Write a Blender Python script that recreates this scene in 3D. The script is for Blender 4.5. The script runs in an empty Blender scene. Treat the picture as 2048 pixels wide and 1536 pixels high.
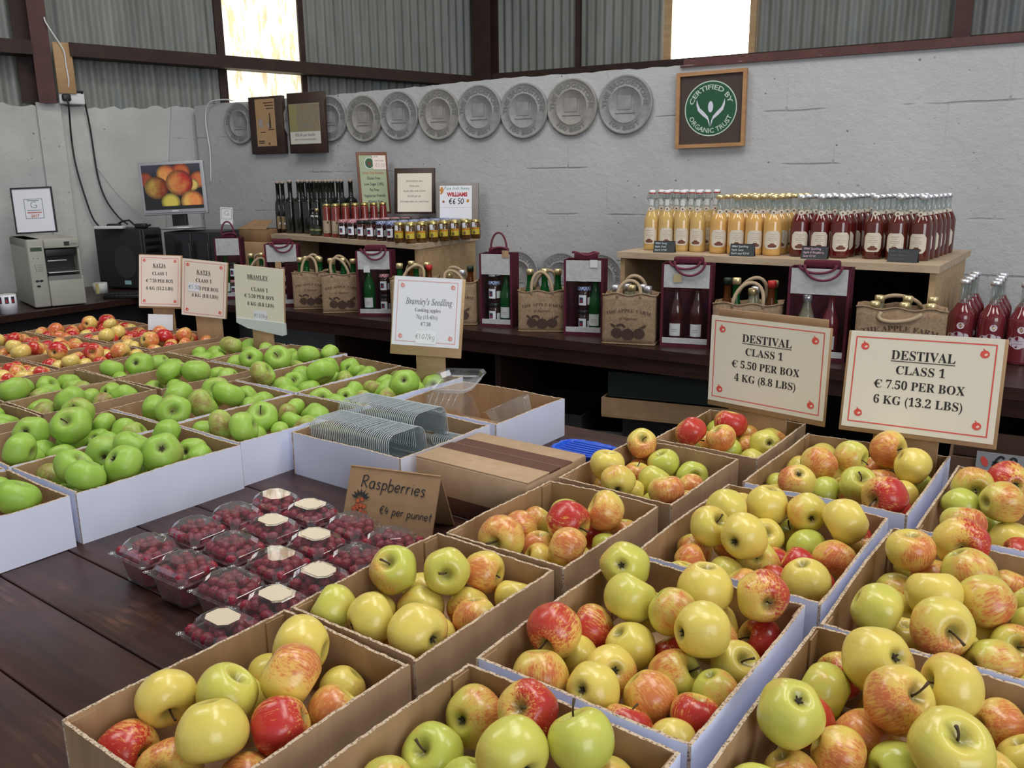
import bpy, math, random
from mathutils import Matrix, Vector, Euler
random.seed(5)
PI = math.pi
S = bpy.context.scene
C = S.collection
R = math.radians

# ------------------------------------------------------------------ camera
F_PX, TILT, ROLL, EYE = 1690.0, R(13.6), R(-0.6), 1.45
fwd = Vector((0, math.cos(TILT), -math.sin(TILT)))
rt = Vector((1, 0, 0)); up = rt.cross(fwd)
rt2 = rt * math.cos(ROLL) + up * math.sin(ROLL)
up2 = up * math.cos(ROLL) - rt * math.sin(ROLL)
cam = bpy.data.cameras.new('camera'); cam.lens = F_PX / 2048 * 36; cam.sensor_width = 36
cam.clip_start = 0.02
camo = bpy.data.objects.new('camera', cam); C.objects.link(camo)
mw = Matrix((rt2, up2, -fwd)).transposed().to_4x4(); mw.translation = (0, 0, EYE)
camo.matrix_world = mw
S.camera = camo

# ------------------------------------------------------------------ light and exposure
S.view_settings.view_transform = 'Standard'
S.view_settings.look = 'None'
S.view_settings.gamma = 1.0
S.view_settings.use_curve_mapping = False
S.view_settings.exposure = 0.0
S.cycles.transparent_max_bounces = 32
S.cycles.max_bounces = 7
S.cycles.sample_clamp_indirect = 6.0
W = bpy.data.worlds.new('daylight'); S.world = W; W.use_nodes = True
W.node_tree.nodes['Background'].inputs[0].default_value = (0.86, 0.93, 1.0, 1)
W.node_tree.nodes['Background'].inputs[1].default_value = 0.34

def roof_light(name, loc, sx, sy, power, aim, col=(1, 0.97, 0.92)):
    l = bpy.data.lights.new(name, 'AREA'); l.shape = 'RECTANGLE'; l.size = sx; l.size_y = sy
    l.energy = power; l.color = col
    o = bpy.data.objects.new(name, l); C.objects.link(o); o.location = loc
    o.rotation_euler = (Vector(aim) - Vector(loc)).to_track_quat('-Z', 'Y').to_euler()
    return o
# translucent sheets in the barn roof, over and behind the table, one added lamp, and the open barn door behind the visitor
roof_light('roof_area_light', (-2.3, 2.4, 4.6), 0.9, 2.6, 60, (-1.2, 2.6, 0.8))
roof_light('roof_area_light', (0.5, 1.6, 4.6), 0.9, 2.6, 70, (0.4, 1.9, 0.8))
roof_light('roof_area_light', (3.0, 0.8, 4.6), 0.9, 2.6, 60, (1.3, 1.6, 0.8))
roof_light('roof_area_light', (-0.3, 3.7, 4.6), 0.9, 2.2, 30, (-0.3, 2.2, 0.8))  # added lamp without a roof sheet, for highlights on the punnet lids
roof_light('barn_door_daylight', (2.6, -4.2, 2.4), 3.6, 3.2, 170, (0.0, 2.6, 0.9), (0.93, 0.96, 1.0))

# ------------------------------------------------------------------ frames of the place
TA = R(53.4)      # table frame: u runs away from the visitor, v runs along the table towards the till
WA = R(-29.5)     # frame of the long block wall: s along it, n away from the visitor
def T(u, v, z=0.0):
    return Vector((u * math.cos(TA) - v * math.sin(TA), u * math.sin(TA) + v * math.cos(TA), z))
def WL(s, n, z=0.0):
    return Vector((s * math.cos(WA) - n * math.sin(WA), s * math.sin(WA) + n * math.cos(WA), z))
LA = R(39.0)      # frame of the till wall, from the corner of the two walls
L0 = Vector((-2.2146, 6.1015, 0))
def LW(t, n, z=0.0):
    return L0 + Vector((t * math.cos(LA) - n * math.sin(LA), t * math.sin(LA) + n * math.cos(LA), z))
TABLE, RIM, BENCH = 0.75, 0.858, 0.79

# ------------------------------------------------------------------ mesh helpers
class MB:
    def __init__(self):
        self.v, self.f, self.m, self.s = [], [], [], []
        self.xf = None
    def add(self, vs, fs, mi=0, sm=False):
        b = len(self.v)
        for p in vs:
            p = Vector(p)
            self.v.append(self.xf @ p if self.xf is not None else p)
        for f in fs:
            self.f.append(tuple(b + i for i in f)); self.m.append(mi); self.s.append(sm)
        return self
    def box(self, x0, x1, y0, y1, z0, z1, mi=0):
        vs = [(x, y, z) for z in (z0, z1) for y in (y0, y1) for x in (x0, x1)]
        return self.add(vs, [(0, 2, 3, 1), (4, 5, 7, 6), (0, 1, 5, 4), (2, 6, 7, 3), (0, 4, 6, 2), (1, 3, 7, 5)], mi)
    def rbox(self, x0, x1, y0, y1, z0, z1, r=0.01, mi=0, n=3):
        """box with rounded vertical and top/bottom edges"""
        prof = []
        for k in range(n + 1):
            a = PI / 2 * k / n; prof.append((r * (1 - math.sin(a)), r * (1 - math.cos(a))))
        levels = [(i, z0 + z) for i, z in prof] + [(i, z1 - z) for i, z in reversed(prof)]
        def ring(ins, z):
            out = []
            rr = r
            for cx, cy, a0 in ((x1 - rr, y1 - rr, 0), (x0 + rr, y1 - rr, PI / 2), (x0 + rr, y0 + rr, PI), (x1 - rr, y0 + rr, 1.5 * PI)):
                for k in range(n + 1):
                    a = a0 + PI / 2 * k / n
                    q = max(rr - ins, 0.0002)
                    out.append((cx + q * math.cos(a), cy + q * math.sin(a), z))
            return out
        rings = [ring(i, z) for i, z in levels]; m = len(rings[0]); vs = [p for q in rings for p in q]
        fs = []
        for a in range(len(rings) - 1):
            for k in range(m):
                fs.append((a * m + k, a * m + (k + 1) % m, (a + 1) * m + (k + 1) % m, (a + 1) * m + k))
        fs.append(tuple(reversed(range(m)))); fs.append(tuple((len(rings) - 1) * m + k for k in range(m)))
        return self.add(vs, fs, mi, True)
    def tube(self, pts, r, n=8, mi=0, closed=False):
        pts = [Vector(p) for p in pts]; N = len(pts)
        rad = r if isinstance(r, (list, tuple)) else [r] * N
        t0 = (pts[1] - pts[0]).normalized()
        nrm = t0.orthogonal().normalized(); vs = []
        for i in range(N):
            if closed: t = pts[(i + 1) % N] - pts[i - 1]
            else: t = pts[min(i + 1, N - 1)] - pts[max(i - 1, 0)]
            t = t.normalized() if t.length > 1e-9 else t0
            nrm = (nrm - t * nrm.dot(t)); nrm = nrm.normalized() if nrm.length > 1e-6 else t.orthogonal().normalized()
            b = t.cross(nrm)
            for k in range(n):
                a = 2 * PI * k / n
                vs.append(pts[i] + (nrm * math.cos(a) + b * math.sin(a)) * rad[i])
        fs = []
        for i in range(N if closed else N - 1):
            j = (i + 1) % N
            for k in range(n):
                fs.append((i * n + k, i * n + (k + 1) % n, j * n + (k + 1) % n, j * n + k))
        if not closed:
            fs.append(tuple(reversed(range(n)))); fs.append(tuple((N - 1) * n + k for k in range(n)))
        return self.add(vs, fs, mi, True)
    def lathe(self, prof, n=20, mi=0, c=(0, 0, 0), square=0.0, cap=True):
        vs = []
        for r, z in prof:
            for k in range(n):
                a = 2 * PI * k / n; q = r
                if square:
                    e = 2.0 + 6.0 * square
                    q = r / ((abs(math.cos(a)) ** e + abs(math.sin(a)) ** e) ** (1 / e))
                    if r < 0.016: q = r
                vs.append((c[0] + q * math.cos(a), c[1] + q * math.sin(a), c[2] + z))
        fs = []
        for i in range(len(prof) - 1):
            for k in range(n):
                fs.append((i * n + k, i * n + (k + 1) % n, (i + 1) * n + (k + 1) % n, (i + 1) * n + k))
        if cap:
            fs.append(tuple(reversed(range(n)))); fs.append(tuple((len(prof) - 1) * n + k for k in range(n)))
        return self.add(vs, fs, mi, True)
    def prism(self, poly, a, b, mi=0, axis='z', sm=False):
        """polygon extruded between a and b along an axis; poly in the two other axes"""
        def P(x, y, h):
            return {'z': (x, y, h), 'y': (x, h, y), 'x': (h, x, y)}[axis]
        n = len(poly)
        vs = [P(x, y, a) for x, y in poly] + [P(x, y, b) for x, y in poly]
        fs = [tuple(range(n)), tuple(reversed(range(n, 2 * n)))]
        for k in range(n): fs.append((k, k + n, (k + 1) % n + n, (k + 1) % n))
        return self.add(vs, fs, mi, sm)
    def patch(self, r, a0, a1, z0, z1, mi=0, n=10, round_=0.0):
        """curved label on a cylinder about z; a = 0 faces -y"""
        vs, fs = [], []
        for k in range(n + 1):
            t = k / n; a = a0 + (a1 - a0) * t
            e = min(t, 1 - t) * 2
            dz = round_ * (1 - min(1, e * 2.2)) ** 2
            x, y = r * math.sin(a), -r * math.cos(a)
            vs += [(x, y, z0 + dz), (x, y, z1 - dz)]
        for k in range(n): fs.append((2 * k, 2 * k + 2, 2 * k + 3, 2 * k + 1))
        return self.add(vs, fs, mi, True)
    def disc(self, c, r, n=20, mi=0, axis='y', ry=None, rot=0.0):
        ry = r if ry is None else ry
        vs = []
        for k in range(n):
            a = 2 * PI * k / n
            x, y = r * math.cos(a), ry * math.sin(a)
            x, y = x * math.cos(rot) - y * math.sin(rot), x * math.sin(rot) + y * math.cos(rot)
            vs.append((c[0] + x, c[1], c[2] + y) if axis == 'y' else (c[0] + x, c[1] + y, c[2]))
        return self.add(vs, [tuple(range(n))], mi)
    def quad(self, a, b, c, d, mi=0):
        return self.add([a, b, c, d], [(0, 1, 2, 3)], mi)
    def build(self, name, mats, parent=None):
        me = bpy.data.meshes.new(name); me.from_pydata([tuple(p) for p in self.v], [], self.f)
        mats = mats if isinstance(mats, (list, tuple)) else [mats]
        for m in mats: me.materials.append(m)
        me.polygons.foreach_set('material_index', self.m)
        me.polygons.foreach_set('use_smooth', self.s)
        me.update()
        o = bpy.data.objects.new(name, me); C.objects.link(o)
        if parent is not None: o.parent = parent
        return o

def put(o, label, cat, group=None):
    o['label'] = label; o['category'] = cat
    if group: o['group'] = group
    return o
def thing(name, label, cat, loc=(0, 0, 0), rz=0.0, group=None, rot=None):
    o = bpy.data.objects.new(name, None); C.objects.link(o)
    o.empty_display_size = 0.05
    o.location = loc; o.rotation_euler = rot if rot is not None else (0, 0, rz)
    return put(o, label, cat, group)
def struct(o):
    o['kind'] = 'structure'; return o
KIDS = {}
def children(o):
    return [c for c in bpy.data.objects if c.parent == o]
def dup(root, kids, loc, rz, label, group=None):
    """a copy of a thing, its parts and their sub-parts; kids: [(part, [sub-parts])]"""
    r = root.copy(); C.objects.link(r); r.location = loc; r.rotation_euler = (0, 0, rz)
    r['label'] = label
    if group: r['group'] = group
    for c, subs in kids:
        k = c.copy(); C.objects.link(k); k.parent = r
        for g in subs:
            q = g.copy(); C.objects.link(q); q.parent = k
    return r
def tree(o):
    return [(c, children(c)) for c in children(o)]

# ------------------------------------------------------------------ materials
def _new(name):
    m = bpy.data.materials.new(name); m.use_nodes = True
    nt = m.node_tree; b = nt.nodes['Principled BSDF']
    return m, nt, b
def mat(name, col, rough=0.5, metal=0.0, spec=0.5, coat=0.0, sub=0.0):
    m, nt, b = _new(name)
    b.inputs['Base Color'].default_value = (*col, 1); b.inputs['Roughness'].default_value = rough
    b.inputs['Metallic'].default_value = metal; b.inputs['Specular IOR Level'].default_value = spec
    b.inputs['Coat Weight'].default_value = coat
    return m
def N(nt, t, **kw):
    n = nt.nodes.new(t)
    for k, v in kw.items(): setattr(n, k, v)
    return n
def mixc(nt, fac, a, b, blend='MIX'):
    n = nt.nodes.new('ShaderNodeMix'); n.data_type = 'RGBA'; n.blend_type = blend
    for s, v in ((0, fac), (6, a), (7, b)):
        if isinstance(v, bpy.types.NodeSocket): nt.links.new(v, n.inputs[s])
        else: n.inputs[s].default_value = v if s == 0 else (*v, 1)
    return n.outputs[2]
def math_(nt, op, a, b=None, c=None, clamp=False):
    n = nt.nodes.new('ShaderNodeMath'); n.operation = op; n.use_clamp = clamp
    for i, v in enumerate((a, b, c)):
        if v is None: continue
        if isinstance(v, bpy.types.NodeSocket): nt.links.new(v, n.inputs[i])
        else: n.inputs[i].default_value = v
    return n.outputs[0]
def ramp(nt, fac, stops):
    n = nt.nodes.new('ShaderNodeValToRGB'); e = n.color_ramp.elements
    while len(e) < len(stops): e.new(0.5)
    for q, (p, c) in zip(e, stops): q.position = p; q.color = (*c, 1) if len(c) == 3 else c
    nt.links.new(fac, n.inputs[0]); return n.outputs[0]
def smooth(nt, x, lo, hi):
    n = nt.nodes.new('ShaderNodeMapRange'); n.interpolation_type = 'SMOOTHSTEP'
    nt.links.new(x, n.inputs[0]); n.inputs[1].default_value = lo; n.inputs[2].default_value = hi
    return n.outputs[0]
def coords(nt, scale=(1, 1, 1), kind='Object'):
    tc = nt.nodes.new('ShaderNodeTexCoord'); mp = nt.nodes.new('ShaderNodeMapping'); mp.inputs['Scale'].default_value = scale
    nt.links.new(tc.outputs[kind], mp.inputs['Vector']); return mp.outputs[0]
def noise(nt, vec, scale, detail=3.0, rough=0.55, out=0):
    n = nt.nodes.new('ShaderNodeTexNoise'); nt.links.new(vec, n.inputs['Vector'])
    n.inputs['Scale'].default_value = scale; n.inputs['Detail'].default_value = detail; n.inputs['Roughness'].default_value = rough
    return n.outputs[out]
def bump(nt, b, h, strength, dist=0.01):
    n = nt.nodes.new('ShaderNodeBump'); n.inputs['Strength'].default_value = strength; n.inputs['Distance'].default_value = dist
    nt.links.new(h, n.inputs['Height']); nt.links.new(n.outputs[0], b.inputs['Normal'])
def nmat(name, c1, c2, scale=8, rough=0.6, stretch=(1, 1, 1), detail=4, bmp=0.0, spec=0.4, lo=0.35, hi=0.65, bscale=None, bdist=0.004):
    m, nt, b = _new(name)
    v = coords(nt, stretch); n = noise(nt, v, scale, detail)
    nt.links.new(ramp(nt, n, [(lo, c1), (hi, c2)]), b.inputs['Base Color'])
    b.inputs['Roughness'].default_value = rough; b.inputs['Specular IOR Level'].default_value = spec
    if bmp: bump(nt, b, noise(nt, v, bscale or scale * 4, 3), bmp, bdist)
    return m
def clear(name, tint=(0.95, 0.97, 0.97), refl=0.10, rough=0.04, fres=1.45, edge=0.35, body=0.0, bodycol=(0.8, 0.85, 0.85)):
    """thin clear sheet: mostly see-through, glossy by angle, with a little of its own body colour"""
    m, nt, b = _new(name)
    tr = N(nt, 'ShaderNodeBsdfTransparent'); tr.inputs[0].default_value = (*tint, 1)
    gl = N(nt, 'ShaderNodeBsdfGlossy'); gl.inputs['Roughness'].default_value = rough; gl.inputs[0].default_value = (1, 1, 1, 1)
    lw = N(nt, 'ShaderNodeLayerWeight'); lw.inputs[0].default_value = 0.5
    fac = math_(nt, 'MULTIPLY_ADD', math_(nt, 'POWER', lw.outputs['Facing'], 3.0), edge, refl, True)
    mx = N(nt, 'ShaderNodeMixShader'); nt.links.new(fac, mx.inputs[0]); nt.links.new(tr.outputs[0], mx.inputs[1]); nt.links.new(gl.outputs[0], mx.inputs[2])
    out = nt.nodes['Material Output']; last = mx.outputs[0]
    if body:
        df = N(nt, 'ShaderNodeBsdfDiffuse'); df.inputs[0].default_value = (*bodycol, 1)
        m2 = N(nt, 'ShaderNodeMixShader'); m2.inputs[0].default_value = body
        nt.links.new(last, m2.inputs[1]); nt.links.new(df.outputs[0], m2.inputs[2]); last = m2.outputs[0]
    nt.links.new(last, out.inputs[0]); nt.nodes.remove(b)
    return m

def wood(name, c1, c2, rough=0.4, scale=6, stretch=(1, 12, 12), bmp=0.15, spec=0.45, wear=None):
    m, nt, b = _new(name)
    v = coords(nt, stretch); g = noise(nt, v, scale, 6, 0.65)
    col = ramp(nt, g, [(0.3, c1), (0.7, c2)])
    if wear:
        w = noise(nt, coords(nt, (1, 1, 1)), 3.2, 5, 0.7)
        w2 = noise(nt, coords(nt, stretch), 14, 3, 0.6)
        k = math_(nt, 'MULTIPLY', smooth(nt, w, 0.50, 0.68), smooth(nt, w2, 0.44, 0.66))
        col = mixc(nt, math_(nt, 'MULTIPLY', k, .8), col, wear)
    nt.links.new(col, b.inputs['Base Color'])
    rr = math_(nt, 'MULTIPLY_ADD', noise(nt, coords(nt, (1, 1, 1)), 9, 3), 0.25, rough - 0.12)
    nt.links.new(rr, b.inputs['Roughness']); b.inputs['Specular IOR Level'].default_value = spec
    bump(nt, b, g, bmp, 0.003)
    return m

M = {}
M['kraft'] = nmat('kraft_board', (0.36, 0.225, 0.125), (0.43, 0.275, 0.155), 30, 0.8, (1, 1, 0.15), bmp=0.12, bscale=60, bdist=0.001, spec=0.2)
M['kraft_dark'] = nmat('kraft_board_old', (0.30, 0.185, 0.10), (0.37, 0.23, 0.13), 14, 0.8, bmp=0.1, spec=0.2)
M['white_board'] = nmat('white_board', (0.70, 0.73, 0.90), (0.76, 0.79, 0.95), 6, 0.55, spec=0.3)
def flute():
    m, nt, b = _new('corrugated_edge')
    v = coords(nt); w = N(nt, 'ShaderNodeTexVoronoi'); nt.links.new(v, w.inputs['Vector']); w.inputs['Scale'].default_value = 260
    nt.links.new(ramp(nt, w.outputs['Distance'], [(0.15, (0.16, 0.10, 0.06)), (0.55, (0.60, 0.47, 0.34))]), b.inputs['Base Color'])
    b.inputs['Roughness'].default_value = 0.9
    return m
M['flute'] = flute()
M['table'] = wood('stained_table_board', (0.022, 0.008, 0.006), (0.058, 0.020, 0.013), 0.38, 5, (9, 0.7, 9), 0.4, 0.45, (0.16, 0.065, 0.038))
M['bench'] = wood('stained_bench_board', (0.022, 0.010, 0.008), (0.045, 0.020, 0.016), 0.33, 6, (0.8, 9, 9), 0.2, 0.5)
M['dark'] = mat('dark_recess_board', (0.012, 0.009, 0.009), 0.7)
M['pine'] = wood('pale_pine', (0.42, 0.27, 0.14), (0.56, 0.39, 0.22), 0.6, 4, (1, 10, 10), 0.15, 0.3)
M['plank'] = wood('pale_plank', (0.40, 0.29, 0.19), (0.55, 0.43, 0.31), 0.6, 4, (1, 10, 10), 0.2, 0.3)
M['steel_red'] = nmat('red_oxide_steel', (0.075, 0.028, 0.026), (0.10, 0.038, 0.034), 10, 0.6)
M['steel_dark'] = nmat('dark_oxide_steel', (0.028, 0.014, 0.011), (0.045, 0.022, 0.016), 10, 0.65)
M['floor'] = nmat('concrete_floor', (0.05, 0.05, 0.05), (0.08, 0.078, 0.075), 4, 0.85, bmp=0.1)
M['paper'] = mat('white_paper', (0.80, 0.81, 0.88), 0.35)
M['cream'] = nmat('cream_paper', (0.76, 0.71, 0.60), (0.80, 0.755, 0.645), 3, 0.25, spec=0.5)
M['pinkpaper'] = nmat('pink_cream_paper', (0.78, 0.67, 0.595), (0.82, 0.71, 0.635), 3, 0.3)
M['ink'] = mat('black_ink', (0.02, 0.02, 0.022), 0.6)
M['ink_grey'] = mat('grey_ink', (0.16, 0.16, 0.17), 0.6)
M['red_ink'] = mat('red_ink', (0.72, 0.09, 0.075), 0.5)
M['pink_ink'] = mat('pink_ink', (0.72, 0.30, 0.29), 0.5)
M['pale_ink'] = mat('pale_ink', (0.85, 0.62, 0.5), 0.5)
M['black'] = mat('black_plastic', (0.012, 0.012, 0.014), 0.4)
M['black_gloss'] = mat('black_gloss', (0.010, 0.010, 0.012), 0.15)
M['gold'] = mat('gold_cap', (0.86, 0.70, 0.38), 0.32, 0.75)
M['silver'] = mat('silver_cap', (0.80, 0.82, 0.86), 0.32, 0.75)
M['red_cap'] = mat('red_cap', (0.5, 0.03, 0.03), 0.35)
M['white'] = mat('white_plastic', (0.75, 0.76, 0.78), 0.4)
M['maroon'] = nmat('maroon_cloth', (0.075, 0.012, 0.024), (0.105, 0.018, 0.034), 60, 0.85, bmp=0.2, spec=0.2)
M['rope_maroon'] = mat('maroon_rope', (0.14, 0.022, 0.045), 0.8)
M['jute'] = nmat('jute_cloth', (0.27, 0.18, 0.11), (0.36, 0.25, 0.16), 90, 0.95, (1, 1, 1), bmp=0.4, bscale=200, spec=0.1)
M['jute_rope'] = mat('jute_rope', (0.42, 0.31, 0.20), 0.9)
M['jute_print'] = mat('brown_print', (0.075, 0.042, 0.030), 0.9)
M['cloth_white'] = nmat('white_cotton', (0.42, 0.42, 0.43), (0.50, 0.50, 0.51), 70, 0.9, bmp=0.2, spec=0.1)
M['film'] = clear('clear_film', (0.94, 0.95, 0.95), 0.012, 0.06, edge=0.10, body=0.008, bodycol=(0.5, 0.52, 0.53))
M['punnet'] = clear('clear_punnet', (0.95, 0.96, 0.97), 0.14, 0.025, edge=0.75, body=0.025)
M['punnet_stack'] = clear('nested_punnet_plastic', (0.86, 0.90, 0.91), 0.20, 0.10, edge=0.4, body=0.26, bodycol=(0.36, 0.41, 0.43))
M['punnet_edge'] = mat('plastic_edge_highlight', (0.55, 0.60, 0.62), 0.18, 0.0, 0.9)  # whitish colour stands in for the highlight along each clear rim
M['chalkboard'] = mat('chalkboard', (0.022, 0.026, 0.030), 0.6)
M['chalk'] = mat('chalk', (0.50, 0.60, 0.60), 0.9)
M['chalk_grey'] = mat('faint_chalk', (0.10, 0.11, 0.12), 0.9)
M['chalk_pink'] = mat('pink_chalk', (0.62, 0.42, 0.52), 0.9)
M['stem'] = mat('apple_stem', (0.075, 0.045, 0.022), 0.8)
M['calyx'] = mat('apple_calyx', (0.05, 0.042, 0.022), 0.9)
# ------------------------------------------------------------------ where the cartons and apples lie
BOXES = {'D1': (0.369, 0.686, 0.671, 0.919),
'D2': (0.694, 1.013, 0.672, 0.919),
'D3': (1.021, 1.345, 0.66, 0.906),
'D4': (1.362, 1.689, 0.642, 0.9),
'D5': (1.708, 2.032, 0.608, 0.862),
'E1': (0.35, 0.732, 0.323, 0.618),
'E2': (0.745, 1.126, 0.318, 0.618),
'E3': (1.137, 1.53, 0.3, 0.604),
'E4': (1.553, 1.962, 0.274, 0.584),
'F1': (0.69, 1.078, -0.012, 0.293),
'F2': (1.084, 1.483, -0.022, 0.288),
'F3': (1.5, 1.908, -0.055, 0.254),
'G15': (0.35, 0.735, 1.902, 2.182),
'G0': (0.355, 0.735, 1.625, 1.892),
'G1': (0.745, 1.131, 1.625, 1.903),
'G2': (1.137, 1.521, 1.637, 1.91),
'G3': (0.741, 1.119, 1.908, 2.184),
'G5': (1.125, 1.52, 1.918, 2.198),
'G12': (1.53, 1.957, 1.64, 1.912),
'G10': (1.53, 1.975, 1.92, 2.205),
'G11': (1.662, 2.01, 2.215, 2.53),
'G6': (1.328, 1.65, 2.275, 2.53),
'G4': (0.993, 1.321, 2.285, 2.51),
'G13': (0.66, 0.985, 2.275, 2.505),
'G7': (0.99, 1.325, 2.515, 2.775),
'G8': (1.33, 1.658, 2.54, 2.79),
'G9': (1.666, 2.005, 2.545, 2.795),
'K0': (0.965, 1.29, 2.8, 3.08),
'K1': (1.3, 1.646, 2.83, 3.115),
'K2': (1.652, 1.975, 2.884, 3.148),
'K3': (1.64, 1.968, 3.155, 3.405),
'K4': (1.29, 1.63, 3.125, 3.4),
'K5': (1.58, 1.966, 3.412, 3.7),
'K7': (1.23, 1.572, 3.41, 3.69)}
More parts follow.
